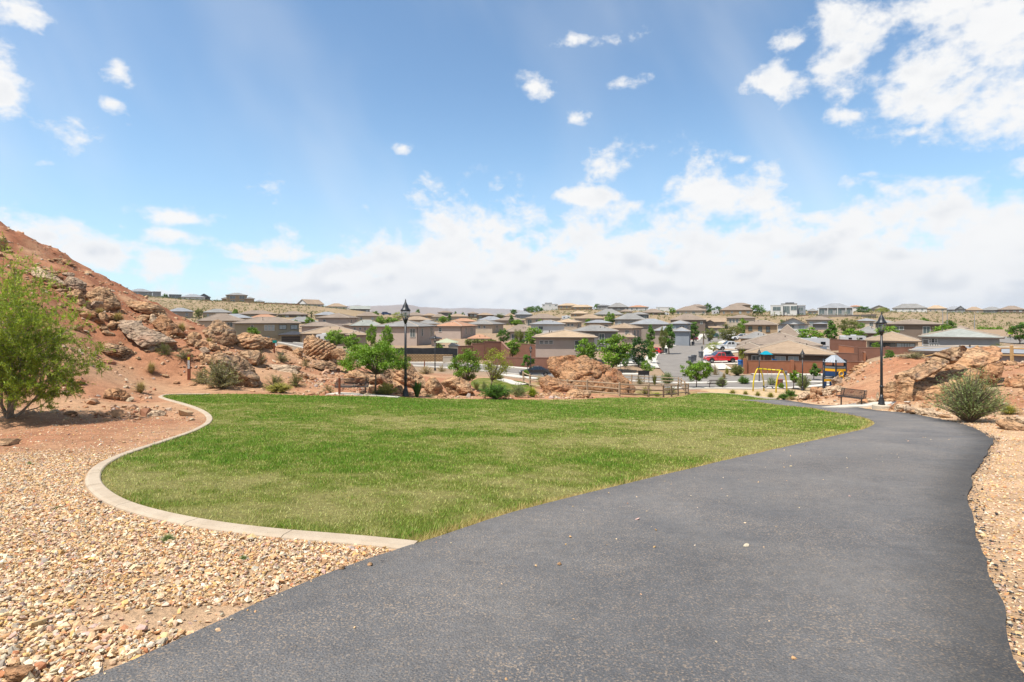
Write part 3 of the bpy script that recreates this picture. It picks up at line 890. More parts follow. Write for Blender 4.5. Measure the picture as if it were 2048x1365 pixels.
# stones kicked from the bed onto the edge of the asphalt
n = 420
i = r.randint(0, len(path_left_r) - 1, n); sel = path_left_r[i]; ok = (sel[:, 1] > 1.2) & (sel[:, 1] < 6.2); sel = sel[ok]
T = np.gradient(path_left_r, axis=0)[i][ok]; T /= np.linalg.norm(T, axis=1)[:, None]
P_ = sel + np.stack([T[:, 1], -T[:, 0]], 1) * (np.abs(r.normal(0, 0.10, len(sel))) - 0.03)[:, None]
n2_ = 90
yy = r.uniform(2.5, 16, n2_); xx = np.interp(yy, path_left_r[:, 1], path_left_r[:, 0]) + r.uniform(0.3, 4.0, n2_)
P_ = np.concatenate([P_, np.stack([xx, yy], 1)]); P_ = P_[inside(PATH, P_[:, 0], P_[:, 1]) | (np.arange(len(P_)) < len(sel))]
V, Fc, c = scatter_stones(P_[:, 0], P_[:, 1], np.clip(r.lognormal(math.log(0.009), 0.45, len(P_)), 0.004, 0.03), 16, lift=0.036)
o = obj('loose_gravel', mesh_np('loose_gravel', V, Fc, stone_m, c))
tag(o, 'stray gravel kicked onto the asphalt path', 'gravel', kind='stuff')
# rubble on the slopes
X = np.concatenate([r.uniform(-48, -9, 12000), r.uniform(16, 42, 5500), r.uniform(-16, 6, 3500)]); Y = np.concatenate([r.uniform(21, 54, 12000), r.uniform(22, 50, 5500), r.uniform(39, 50, 3500)])
n1_ = fbm2(X, Y, 0.5, 3, 14.0)
ok = ~inside(LAWN, X, Y) & ~inside(PATH, X, Y) & (r.rand(len(X)) < sstep(n1_, 0.42, 0.66) * 0.9 + 0.05) & (dist_poly(_ls, X, Y) > 0.5) & (dist_poly(_ns, X, Y) > 0.5)
S = np.clip(r.lognormal(math.log(0.055), 0.62, len(X)), 0.025, 0.40)
RPAL = np.array([(0.58, 0.38, 0.24), (0.50, 0.26, 0.14), (0.64, 0.47, 0.33), (0.42, 0.20, 0.11), (0.46, 0.36, 0.30)])
V, Fc, c = scatter_stones(X[ok], Y[ok], S[ok], 9, pal=RPAL, palp=np.array([.3, .25, .2, .15, .1]), lift=0.0)
o = obj('rubble', mesh_np('rubble', V, Fc, stone_m, c))
tag(o, 'small broken sandstone rubble strewn over the red slopes', 'rubble', kind='stuff')
print('rubble', ok.sum())

# ---------------------------------------------------------------- boulders
def rock_material(name, light, mid_, dark, varn, red_k):
    m, nt, b = new_mat(name)
    t = nd(nt, 'ShaderNodeTexCoord'); v = t.outputs['Object']
    n1 = noise_node(nt, v, 0.9, 7, 0.62, 0.4).outputs[0]
    n2 = noise_node(nt, v, 6.0, 8, 0.7).outputs[0]
    c = mixc(nt, ramp(nt, n1, [(0.32, 0.0), (0.62, 1.0)]), mid_, light)
    c = mixc(nt, math_node(nt, 'MULTIPLY', ramp(nt, noise_node(nt, v, 0.6, 4, 0.6, 0.6).outputs[0], [(0.48, 0.0), (0.66, 1.0)]), red_k), c, dark)
    st = nd(nt, 'ShaderNodeTexWave', wave_type='BANDS', bands_direction='Z')
    st.inputs['Scale'].default_value = 1.6; st.inputs['Distortion'].default_value = 14.0; st.inputs['Detail'].default_value = 4.0; st.inputs['Detail Scale'].default_value = 1.3
    nt.links.new(v, st.inputs['Vector'])
    c = mixc(nt, 1.0, c, ramp(nt, st.outputs[0], [(0.1, 0.94), (0.7, 1.03)]), 'MULTIPLY')
    c = mixc(nt, 1.0, c, ramp(nt, n2, [(0.28, 0.62), (0.5, 1.0), (0.75, 1.22)]), 'MULTIPLY')
    # lichen and desert varnish on the weathered tops
    g_ = nd(nt, 'ShaderNodeNewGeometry'); sp = nd(nt, 'ShaderNodeSeparateXYZ'); nt.links.new(g_.outputs['Normal'], sp.inputs[0])
    vk = math_node(nt, 'MULTIPLY', ramp(nt, noise_node(nt, v, 1.5, 6, 0.72, 0.5).outputs[0], [(0.50, 0.0), (0.62, 1.0)]), varn)
    vk = math_node(nt, 'MULTIPLY', vk, ramp(nt, sp.outputs[2], [(0.1, 0.25), (0.6, 1.0)]))
    c = mixc(nt, vk, c, (0.13, 0.10, 0.085))
    crk = ramp(nt, math_node(nt, 'ABSOLUTE', math_node(nt, 'SUBTRACT', noise_node(nt, vmath(nt, 'MULTIPLY', v, (1.0, 1.0, 1.9)), 1.3, 5, 0.65, 0.6).outputs[0], 0.5)), [(0.0, 0.30), (0.05, 1.0)])  # cracks darkened in the colour: stains, plus painted crevice shade for contrast
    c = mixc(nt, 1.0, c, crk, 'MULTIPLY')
    nt.links.new(c, b.inputs['Base Color'])
    b.inputs['Roughness'].default_value = 0.92; b.inputs['Specular IOR Level'].default_value = 0.15
    bn = nd(nt, 'ShaderNodeBump'); bn.inputs['Strength'].default_value = 0.9; bn.inputs['Distance'].default_value = 0.10
    h = math_node(nt, 'MULTIPLY_ADD', n2, 0.7, n1); h = math_node(nt, 'MULTIPLY_ADD', st.outputs[0], 0.07, h)
    vo = nd(nt, 'ShaderNodeTexVoronoi'); vo.inputs['Scale'].default_value = 2.3; nt.links.new(vmath(nt, 'MULTIPLY_ADD', noise_node(nt, v, 2.0, 3, 0.6).outputs['Color'], (0.5, 0.5, 0.5), v), vo.inputs['Vector'])
    h = math_node(nt, 'MULTIPLY_ADD', vo.outputs['Distance'], 0.5, h)
    nt.links.new(h, bn.inputs['Height']); nt.links.new(bn.outputs[0], b.inputs['Normal'])
    return m
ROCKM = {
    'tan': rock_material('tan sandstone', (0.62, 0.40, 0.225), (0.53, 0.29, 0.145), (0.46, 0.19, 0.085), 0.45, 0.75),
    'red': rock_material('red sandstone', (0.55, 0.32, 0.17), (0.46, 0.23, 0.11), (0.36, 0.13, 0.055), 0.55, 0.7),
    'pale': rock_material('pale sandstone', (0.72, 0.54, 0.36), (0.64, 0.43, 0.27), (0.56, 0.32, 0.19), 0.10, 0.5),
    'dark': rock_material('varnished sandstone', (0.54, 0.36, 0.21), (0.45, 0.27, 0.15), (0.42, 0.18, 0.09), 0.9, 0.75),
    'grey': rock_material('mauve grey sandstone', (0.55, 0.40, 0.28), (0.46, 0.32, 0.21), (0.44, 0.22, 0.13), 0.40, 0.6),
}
_ICO = {}
def icos(sub):
    if sub not in _ICO:
        bm = bmesh.new(); bmesh.ops.create_icosphere(bm, subdivisions=sub, radius=1.0)
        bm.verts.ensure_lookup_table()
        _ICO[sub] = (np.array([v.co[:] for v in bm.verts]), np.array([[q.index for q in f.verts] for f in bm.faces]))
        bm.free()
    return _ICO[sub]
def rock_np(outline, thick, seed, sub=5, p=11, bed=(0.1, 0.2, 1), strata=0.022, lump=0.17, layers=0.22):
    r = np.random.RandomState(seed)
    O = np.array(outline, float); c = O.mean(0)
    A2 = 0; cx = cy = 0
    for (x0, y0), (x1, y1) in zip(O, np.roll(O, -1, 0)):
        k = x0 * y1 - x1 * y0; A2 += k; cx += (x0 + x1) * k; cy += (y0 + y1) * k
    c = np.array([cx / (3 * A2), cy / (3 * A2)])
    if A2 < 0:
        O = O[::-1]
    O = O - c
    hw, hh = np.ptp(O[:, 0]) / 2, np.ptp(O[:, 1]) / 2
    size = (hw * hh * thick / 2) ** (1 / 3)
    D, Fc = icos(sub)
    D = D * np.array([hw, thick / 2, hh])
    acc = np.zeros(len(D))
    for (a, b_) in zip(O, np.roll(O, -1, 0)):
        e = b_ - a
        if np.hypot(*e) < 1e-6:
            continue
        n2d = np.array([e[1], -e[0]]) / np.hypot(*e)
        for s in (-1, 1):
            t = r.uniform(0.1, 0.75)
            n = np.array([n2d[0], s * t, n2d[1]]); d = n2d @ a
            if d > 1e-3:
                acc += (np.maximum(D @ n, 0) / d) ** p
    for s in (-1, 1):
        for _ in range(3):
            n = np.array([r.uniform(-.55, .55), s, r.uniform(-.25, .7)])
            acc += (np.maximum(D @ n, 0) / (thick / 2 * r.uniform(0.75, 1.05))) ** p
    P = D * (acc ** (-1 / p))[:, None]
    for _ in range(9):                       # broken faces
        n = r.normal(size=3); n /= np.linalg.norm(n)
        t = P @ n
        P = P - n * np.maximum(0, t - t.max() * r.uniform(0.62, 0.92))[:, None]
    nd_ = P / np.linalg.norm(P, axis=1)[:, None]
    o = r.uniform(0, 50, 3)
    P = P + nd_ * (size * lump * 0.75 * (fbm(P / size * 1.15 + o, 5, 0.55) - 0.5) * 2)[:, None]
    P = P + nd_ * (size * 0.028 * (fbm(P / size * 5.5 + o, 4, 0.6) - 0.5) * 2)[:, None]
    rid = 1 - np.abs(fbm(P / size * 1.8 + o + 9, 3) - 0.5) * 6
    P = P - nd_ * (size * 0.10 * np.clip(rid, 0, 1) ** 3)[:, None]
    rid = 1 - np.abs(fbm(P / size * np.array([3.0, 3.0, 6.0]) + o + 29, 3) - 0.5) * 9
    P = P - nd_ * (size * 0.035 * np.clip(rid, 0, 1) ** 3)[:, None]
    if strata:
        bv = np.array(bed, float) + r.uniform(-.12, .12, 3); bv /= np.linalg.norm(bv)
        s = (P @ bv) / (layers * size) + 1.3 * fbm(P / size * 0.9 + o, 3)
        fr = s - np.floor(s)
        side = 1 - np.abs(nd_ @ bv)
        P = P + nd_ * (size * strata * side * (sstep(fr, 0, 0.35) - sstep(fr, 0.75, 1.0)))[:, None]
    for ax, lo, hi in ((0, O[:, 0].min(), O[:, 0].max()), (2, O[:, 1].min(), O[:, 1].max()), (1, -thick / 2, thick / 2)):
        a, b_ = P[:, ax].min(), P[:, ax].max()
        P[:, ax] = lo + (P[:, ax] - a) * (hi - lo) / (b_ - a)
    return P, Fc, c
def ngon(w, h, seed, tilt=0.0, n=8):
    r = np.random.RandomState(seed)
    pts = []
    for k in range(n):
        a = 2 * math.pi * (k + r.uniform(-.3, .3)) / n
        q = (abs(math.cos(a)) ** 2.6 + abs(math.sin(a)) ** 2.6) ** (-1 / 2.6) * r.uniform(0.82, 1.06)
        pts.append((math.cos(a) * q, math.sin(a) * q))
    pts = np.array(pts)
    pts = pts / np.abs(pts).max(0)
    ct, st = math.cos(tilt), math.sin(tilt)
    L = max(w, h) * 1.0
    # a slab of the given box, tilted inside it
    if tilt:
        hh = max(0.18 * w, (h - abs(st) * w) / max(abs(ct), 0.3))
        pts = pts * np.array([w / 2, max(hh, 0.2 * h) / 2]); pts = np.stack([pts[:, 0] * ct - pts[:, 1] * st, pts[:, 0] * st + pts[:, 1] * ct], 1)
        return pts
    return pts * np.array([w / 2, h / 2])
_rs_i = [0]
def hull2(P):
    P = sorted(set((float(a), float(b_)) for a, b_ in P))
    def half(Q):
        h = []
        for q in Q:
            while len(h) >= 2 and (h[-1][0] - h[-2][0]) * (q[1] - h[-2][1]) - (h[-1][1] - h[-2][1]) * (q[0] - h[-2][0]) <= 0:
                h.pop()
            h.append(q)
        return h[:-1]
    return half(P) + half(P[::-1])
def boulder(label, box=None, Y=40, kind='tan', outline=None, tilt=0.0, thick=None, sub=None, group=None, bed=(0.1, 0.2, 1), strata=0.022, lump=0.17, layers=0.22, name='boulder', cat='boulder', sink=0.12, fixed=False, p=11):
    _rs_i[0] += 1; seed = 100 + _rs_i[0]
    fixed = fixed and group not in (GS, 'edging stones below the massive boulder') and not label.startswith(('large tan stone', 'stone at the picture', 'small stone in front', 'pale low rock between'))
    if outline is not None:
        px = [q[0] for q in outline]; py = [q[1] for q in outline]
        box = (min(px), max(px), min(py), max(py))
    x0, x1, y0, y1 = box
    mx = (x0 + x1) / 2
    if not fixed:
        h = hit(mx, y1 - 1.0, Y * 0.78, Y * 1.3, hz)
        Yf = h[1] if h else Y
    else:
        Yf = Y
    s = Yf / FPX
    w, hgt = (x1 - x0) * s, (y1 - y0) * s
    th = thick if thick else min(max(w * 0.62, hgt * 0.9), w * 1.1)
    Yc = Yf + th * 0.32
    s = Yc / FPX
    ex = sink * hgt
    if outline is not None:
        O = [((a - mx) * s, (y1 - b_) * s) for a, b_ in outline]
        lowest = min(o_[1] for o_ in O)
        O = hull2(O)
        gap = max(0.0, (HY - y1) * s - gz((mx - CX) * s, Yc)) if sink else 0.0
        O = [(a, b_ - ex * 1.5 - gap if b_ < 0.25 * hgt else b_) for a, b_ in O]
    else:
        gap = max(0.0, (HY - y1) * s - gz((mx - CX) * s, Yc))
        ex = ex + gap
        O = ngon(w, hgt + ex, seed, tilt); O = [(a, b_ + (hgt - ex) / 2) for a, b_ in O]
    if sub is None:
        sub = 5 if (x1 - x0) > 45 else (4 if (x1 - x0) > 22 else 3)
    P, Fc, c = rock_np(O, th, seed, sub, p, bed, strata, lump, layers)
    bx_ = (mx - CX) * s; bz = (HY - y1) * s
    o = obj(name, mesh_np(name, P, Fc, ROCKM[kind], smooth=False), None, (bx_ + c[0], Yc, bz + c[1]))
    BLD.append((bx_ + c[0], Yf, w, group))
    return tag(o, label, cat, group)
BLD = []
def zr(o, pts, sx, sy, s):
    return [(sx + a / s, sy + b_ / s) for a, b_ in pts]
R5 = (1040, 590, 5.933); R8 = (1700, 590, 4.874)
GS = 'sandstone boulders on the red hillside'; GC = 'boulders beyond the lawn'; GR = 'boulders on the mound beside the path'
boulder('huge orange sandstone wedge behind the split rail fence', Y=56, kind='red', thick=5.0, outline=zr(0, [(320, 770), (345, 728), (430, 712), (560, 742), (740, 805), (900, 850), (1060, 955), (1200, 1010), (1290, 1100), (1370, 1150), (1335, 1205), (900, 1195), (560, 1170), (400, 1010), (345, 900)], *R5), sub=6, lump=0.12, fixed=True, group=GC, p=16)
boulder('rounded orange boulder at the front of the huge wedge boulder', Y=50, kind='red', thick=3.0, outline=zr(0, [(215, 1015), (290, 955), (400, 975), (530, 1030), (640, 1080), (730, 1150), (520, 1195), (300, 1175), (240, 1100)], *R5), fixed=True, group=GC)
boulder('knobbly tan boulder at the lawn edge before the rail fence', (1129, 1183, 778, 802), 45, 'tan', thick=2.0, group=GC, fixed=True)
boulder('flat tan slab lying under the rounded orange boulder', (1098, 1132, 784, 797), 46, 'tan', fixed=True, group=GC)
boulder('small tan rock left of the rounded orange boulder', (1078, 1100, 787, 797), 45, 'tan', fixed=True, group=GC)
boulder('small round pinkish rock right of the dark green bush', (1027, 1043, 783, 795), 43, 'tan', fixed=True, group=GC)
boulder('wedge shaped slab with dark top right of the first lamp post', Y=42, kind='tan', thick=2.2, outline=[(880, 756), (890, 753), (915, 763), (940, 770), (949, 780), (944, 789), (925, 792), (900, 786), (886, 772)], fixed=True, group=GC, p=16)
boulder('bulging tan boulder behind the spiky yucca', Y=41, kind='tan', thick=2.0, outline=[(850, 772), (856, 757), (870, 753), (880, 757), (885, 775), (880, 790), (860, 793), (850, 785)], fixed=True, group=GC, lump=.2)
boulder('low red rock in front of the bulging boulder by the yucca', (874, 895, 787, 800), 39, 'red', fixed=True, group=GC)
boulder('broad layered boulder behind the first lamp post', Y=45, kind='tan', thick=3.5, outline=[(775, 770), (782, 745), (800, 738), (820, 726), (835, 735), (850, 750), (858, 765), (850, 778), (800, 778)], fixed=True, group=GC, bed=(0.5, 0, 1), strata=.08)
boulder('dark split boulder under the leafy tree by the bench', Y=44, kind='dark', thick=2.8, outline=[(735, 768), (740, 745), (755, 736), (780, 740), (790, 755), (788, 770), (760, 772)], fixed=True, group=GC)
boulder('shadowed overhanging rock just behind the bench', (688, 738, 741, 767), 43, 'tan', group=GC, fixed=True)
boulder('small pale rock at the foot of the first lamp post', (786, 809, 770, 787), 39.5, 'tan', fixed=True, group=GC)
boulder('tall tan rock leaning behind the leafy tree', (675, 702, 690, 733), 50, 'tan', tilt=0.9, group=GC, fixed=True)
boulder('big tilted layered boulder by the house with the dark garage', Y=54, kind='tan', thick=3.4, outline=[(604, 712), (612, 690), (612, 672), (622, 669), (640, 676), (662, 690), (680, 700), (678, 715), (668, 722), (625, 720)], fixed=True, group=GC, bed=(-0.6, 0, 1), strata=.09, layers=.16, sub=6)
boulder('long dark slab below the tilted layered boulder', (624, 677, 722, 739), 49, 'dark', thick=1.8, group=GC, fixed=True)
boulder('tan block left of the tilted layered boulder', (583, 608, 695, 716), 51, 'tan', fixed=True, group=GC)
boulder('dark red ledge behind the teal topped marker post', (545, 590, 690, 708), 52, 'red', fixed=True, group=GC)
boulder('tan ledge uphill of the teal topped marker post', (500, 553, 671, 702), 49, 'tan', fixed=True, group=GC, bed=(0.3, 0, 1), strata=.08)
boulder('wide flat sheet of pale bedrock by the yellow green shrubs', (492, 590, 729, 755), 42, 'pale', thick=4.5, group=GC, lump=.08, fixed=True)
boulder('pale step of bedrock beside the trail marker', (560, 600, 738, 758), 43, 'pale', thick=2.0, group=GC, fixed=True)
boulder('domed boulder with dark weathered face behind the sage bush', Y=39, kind='dark', thick=3.0, outline=[(434, 768), (436, 735), (450, 716), (470, 710), (490, 720), (510, 745), (521, 762), (516, 773), (480, 774)], fixed=True, group=GS)
boulder('dark edged slab above the domed boulder', (476, 521, 700, 730), 43, 'dark', group=GS, fixed=True)
boulder('tan slab leaning under the largest boulder by the hill end', (409, 443, 678, 705), 42, 'tan', tilt=-.3, group=GS, fixed=True)
boulder('biggest rounded boulder at the end of the hill', Y=45, kind='dark', thick=2.6, outline=[(405, 655), (410, 643), (425, 639), (445, 648), (466, 662), (470, 672), (460, 687), (440, 689), (412, 672)], fixed=True, group=GS)
boulder('round tan boulder left of the biggest rounded boulder', (374, 404, 662, 686), 42, 'tan', group=GS, fixed=True)
boulder('flat rock just below the round tan boulder', (381, 401, 684, 696), 41, 'tan', group=GS, fixed=True)
boulder('thin flat rock two below the round tan boulder', (397, 421, 694, 708), 41, 'grey', group=GS, fixed=True)
boulder('tan rock stacked above the domed boulder', (396, 420, 705, 727), 40, 'tan', group=GS, fixed=True)
boulder('split round boulder behind the sage bush', (409, 441, 709, 733), 39.5, 'tan', group=GS, fixed=True)
boulder('tan ledge running right from the biggest rounded boulder', (467, 532, 664, 702), 47, 'tan', thick=3, group=GS, fixed=True, bed=(-.4, 0, 1), strata=.08)
boulder('long tilted slab with hollowed dark edge', Y=44, kind='tan', thick=1.8, outline=[(254, 610), (262, 599), (282, 604), (310, 614), (330, 628), (332, 634), (312, 633), (280, 626), (258, 618)], group=GS, fixed=True, p=16)
boulder('tilted slab resting on the slope with shadow under it', Y=42, kind='red', thick=1.8, outline=[(307, 640), (312, 629), (330, 634), (352, 650), (368, 664), (367, 675), (352, 670), (325, 658)], group=GS, fixed=True, p=16)
boulder('knobbly pale rock at the head of the tilted slab', (295, 316, 628, 650), 41.5, 'pale', group=GS, fixed=True)
boulder('large hollow eyed boulder halfway up the hill', Y=41, kind='tan', thick=2.5, outline=[(172, 615), (182, 592), (200, 577), (222, 574), (232, 590), (241, 612), (232, 622), (205, 624)], group=GS, fixed=True, lump=.2)
boulder('smooth pinkish face below the hollow eyed boulder', (172, 218, 598, 624), 39.5, 'grey', group=GS, fixed=True, thick=1.6)
boulder('long sheet of mauve bedrock down the slope', Y=39, kind='grey', thick=3.0, outline=[(246, 650), (262, 643), (300, 660), (330, 675), (352, 695), (340, 700), (300, 690), (262, 672)], group=GS, fixed=True, lump=.12)
boulder('pale bedrock above the layered flat rock', (228, 290, 640, 668), 39, 'grey', group=GS, fixed=True, thick=2.0, lump=.12)
boulder('flaky layered flat rock with dark underside', Y=34, kind='dark', thick=2.0, outline=[(193, 692), (205, 686), (235, 688), (256, 696), (262, 706), (255, 717), (230, 712), (205, 706)], group=GS, fixed=True, strata=.14, layers=.10)
boulder('small boulder above the dry grass on the hill', (196, 218, 624, 643), 38, 'tan', group=GS, fixed=True)
boulder('small flat rock beside the dry grass on the hill', (211, 243, 642, 656), 37.5, 'tan', group=GS, fixed=True)
boulder('pale slab tilting out of the slope behind the willow', Y=39, kind='pale', thick=1.6, outline=[(66, 548), (75, 534), (95, 543), (118, 556), (127, 565), (110, 568), (88, 566)], group=GS, fixed=True, p=16)
boulder('thin slab atop the pale slab behind the willow', (86, 116, 532, 551), 40, 'tan', tilt=-.45, group=GS, fixed=True)
boulder('flat disc of rock perched high on the slope', (122, 149, 545, 556), 41, 'grey', group=GS, fixed=True)
boulder('lumpy mauve rock under the perched flat disc', (127, 173, 552, 587), 40.5, 'grey', group=GS, fixed=True)
boulder('long flat rock below the pale slab', (88, 133, 564, 580), 39, 'tan', group=GS, fixed=True)
boulder('stack of flat rocks beside the hollow eyed boulder', (134, 169, 578, 606), 39.5, 'tan', group=GS, fixed=True, strata=.12)
boulder('little rock left of the hollow eyed boulder', (150, 172, 596, 614), 38.5, 'tan', group=GS, fixed=True)
boulder('rounded boulder at the upper edge of the hill', (-14, 12, 472, 504), 43, 'tan', group=GS, fixed=True)
boulder('thin dark rock breaking the skyline of the hill', (124, 150, 517, 533), 50, 'red', tilt=-.5, group=GS, fixed=True)
boulder('lone red boulder on bare soil by the kerb', Y=27, kind='red', thick=1.2, outline=[(210, 803), (211, 783), (228, 775), (247, 776), (257, 790), (263, 803)], group='loose rocks on the bare soil by the kerb')
boulder('flat pale stone lying on bare soil inside the kerb bend', (289, 329, 820, 834), 23.5, 'pale', thick=0.7, group='loose rocks on the bare soil by the kerb')
boulder('flat tan stone at the edge of the picture under the willow', (-12, 32, 877, 893), 16, 'tan', thick=0.6, group='loose rocks on the bare soil by the kerb')
boulder('small dark rock poking from the soil under the willow', (128, 155, 823, 833), 22, 'red', group='loose rocks on the bare soil by the kerb')
boulder('low dark rock at the top edge of the lawn', (385, 420, 784, 792), 40, 'dark', thick=.8, group='loose rocks on the bare soil by the kerb', fixed=True)
# right hand mound
boulder('massive overhanging boulder base beside the third lamp post', Y=33, kind='tan', thick=3.6, outline=zr(0, [(345, 1000), (430, 870), (600, 825), (850, 800), (1050, 740), (1230, 700), (1250, 790), (860, 1000), (640, 1060), (430, 1118), (360, 1065)], *R8), fixed=True, group=GR, sub=6)
boulder('huge tilted slab capping the massive boulder', Y=34.5, kind='tan', thick=4.2, outline=zr(0, [(430, 855), (600, 765), (900, 600), (1080, 495), (1300, 490), (1412, 535), (1380, 600), (1250, 660), (1225, 730), (900, 820), (620, 840)], *R8), fixed=True, group=GR, bed=(0.5, 0, 1), strata=.08, layers=.3, sub=6, sink=0, p=16)
boulder('dark bark like layer along the top of the huge slab', Y=33.0, kind='dark', thick=1.6, outline=zr(0, [(470, 845), (620, 745), (900, 590), (1070, 492), (1145, 510), (1100, 560), (880, 690), (700, 790), (560, 840)], *R8), fixed=True, group=GR, bed=(0.5, 0, 1), strata=.12, layers=.15, sink=0, sub=6, p=16)
boulder('narrow slab tilted up behind the grey green shrub', Y=33, kind='red', thick=1.2, outline=zr(0, [(1290, 770), (1300, 720), (1440, 640), (1456, 655), (1400, 780), (1370, 800)], *R8), fixed=True, group=GR)
boulder('flat tan rock by the fence post on the mound', (2008, 2037, 721, 738), 40, 'tan', group=GR, fixed=True)
boulder('squat tan rock in front of the fence on the mound', (1994, 2015, 735, 749), 38, 'tan', group=GR, fixed=True)
boulder('pinkish rock half buried behind the yellow green weeds', (2016, 2044, 790, 809), 28, 'tan', group=GR, fixed=True)
boulder('small dark rock on the bare red slope at the picture edge', (2036, 2052, 760, 771), 32, 'red', group=GR, fixed=True)
boulder('whitish rounded boulder behind the mesh bench', Y=44, kind='pale', thick=1.8, outline=[(1648, 785), (1650, 776), (1664, 771), (1680, 774), (1694, 781), (1690, 789), (1665, 793), (1654, 794)], fixed=True, group=GR, lump=.09)
boulder('pale wedge of rock beside the dry grass clump', (1593, 1620, 781, 801), 44, 'pale', tilt=.3, group=GR, fixed=True)
boulder('reddish rock leaning against the whitish boulder', (1634, 1652, 772, 790), 45, 'red', tilt=.6, group=GR, fixed=True)
boulder('reddish tilted rock next to the playground tower', (1620, 1642, 770, 784), 47, 'red', tilt=.4, group=GR, fixed=True)
boulder('grey pink boulder in front of the playground tower', (1663, 1685, 751, 768), 48, 'grey', group=GR, fixed=True)
boulder('small pink rock at the foot of the mound crest', (1690, 1702, 753, 762), 48, 'grey', group=GR, fixed=True)
boulder('tan rock ledge jutting from the left end of the mound', Y=49, kind='tan', thick=2.6, outline=[(1698, 745), (1706, 738), (1725, 728), (1745, 723), (1762, 726), (1762, 738), (1740, 748), (1712, 753)], fixed=True, group=GR, bed=(.3, 0, 1), strata=.1)
boulder('short pale block behind the third lamp post', (1752, 1762, 783, 796), 36, 'pale', group=GR, fixed=True)
boulder('pale low rock between bench and third lamp post', (1734, 1755, 797, 809), 34.5, 'pale', group=GR, fixed=True)
for k_, (a, b_, c_, d_, q) in enumerate([(1790, 1822, 808, 824, 'pale'), (1806, 1830, 812, 828, 'grey'), (1822, 1846, 818, 832, 'tan'), (1836, 1870, 816, 832, 'pale'), (1862, 1888, 822, 835, 'pale'), (1842, 1862, 808, 818, 'tan'), (1884, 1902, 828, 838, 'tan')]):
    boulder(['first', 'second', 'third', 'fourth', 'fifth', 'sixth', 'seventh'][k_] + ' edging stone counted from the third lamp post along the path', (a, b_, c_, d_), 30, q, group='edging stones below the massive boulder', thick=.8, fixed=True) if k_ != 5 else boulder('small edging stone set back behind the fourth one', (a, b_, c_, d_), 30.5, q, group='edging stones below the massive boulder', thick=.6, fixed=True)
boulder('large tan stone beside the gravel below the grey green shrub', (2003, 2040, 838, 863), 20.5, 'tan', thick=1.0, group=GR, fixed=True)
boulder('stone at the picture edge behind the large tan stone', (2025, 2056, 832, 850), 21.5, 'pale', thick=.8, group=GR, fixed=True)
boulder('small stone in front of the large tan stone', (2030, 2052, 848, 862), 19.5, 'tan', thick=.5, group=GR, fixed=True)
# broken rock lying about the boulders
r = np.random.RandomState(91)
variants = [rock_np(ngon(2, 1.3, 800 + k_), 1.6, 800 + k_, 2, lump=.14)[:2] for k_ in range(10)]
variants3 = [rock_np(ngon(2, 1.3, 800 + k_), 1.6, 800 + k_, 3, lump=.14)[:2] for k_ in range(10)]
VV, FF, CC_ = [], [], []
nv = 0
for (bx_, by_, w_, grp) in BLD:
    if grp not in (GS, GC, GR):
        continue
    for _ in range(13 if grp == GS else 7):
        a = r.uniform(0, 2 * np.pi); dd = w_ * (0.5 + abs(r.normal(0, 0.55))) + 0.15
        X_, Y_ = bx_ + math.cos(a) * dd, by_ + math.sin(a) * dd * 0.8
        if inside(LAWN, np.array([X_]), np.array([Y_]))[0] or inside(PATH, np.array([X_]), np.array([Y_]))[0] or Y_ < 24:
            continue
        s_ = float(np.clip(r.lognormal(math.log(0.17), 0.55), 0.06, 0.62))
        P, Fc = (variants3 if s_ > .25 else variants)[r.randint(len(variants))]
        th = r.uniform(0, 6.28); ct, st_ = math.cos(th), math.sin(th)
        Q = P * s_ * np.array([1, 1, r.uniform(.55, 1.0)])
        Q = np.stack([Q[:, 0] * ct - Q[:, 1] * st_, Q[:, 0] * st_ + Q[:, 1] * ct, Q[:, 2] + Q[:, 0] * r.uniform(-.4, .4)], 1)
        Q = Q + np.array([X_, Y_, gz(X_, Y_) + s_ * 0.22])
        VV.append(Q); FF.append(Fc + nv); nv += len(Q)
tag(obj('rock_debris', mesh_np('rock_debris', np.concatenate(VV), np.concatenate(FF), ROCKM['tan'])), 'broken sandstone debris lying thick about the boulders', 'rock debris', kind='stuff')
# single loose stones on the path
for k_, (px, py, sz, lab) in enumerate([(684, 1146, .030, 'brown pebble on the path edge nearest the gravel'), (740, 1139, .026, 'tan pebble lying on the path near the kerb end'), (1119, 1138, .022, 'single orange pebble in the middle of the path')]):
    x, y, z = spot(px, py)
    P, Fc, c = rock_np(ngon(sz * 2, sz * 1.4, 700 + k_), sz * 1.6, 700 + k_, 3)
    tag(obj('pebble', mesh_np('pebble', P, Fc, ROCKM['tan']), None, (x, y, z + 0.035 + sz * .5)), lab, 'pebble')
x, y, z = spot(40, 1362)
P, Fc, c = rock_np(ngon(.16, .09, 720), .13, 720, 4)
tag(obj('stone', mesh_np('stone', P, Fc, ROCKM['red']), None, (x, y, z + 0.05)), 'larger red stone half buried in the gravel corner', 'stone')

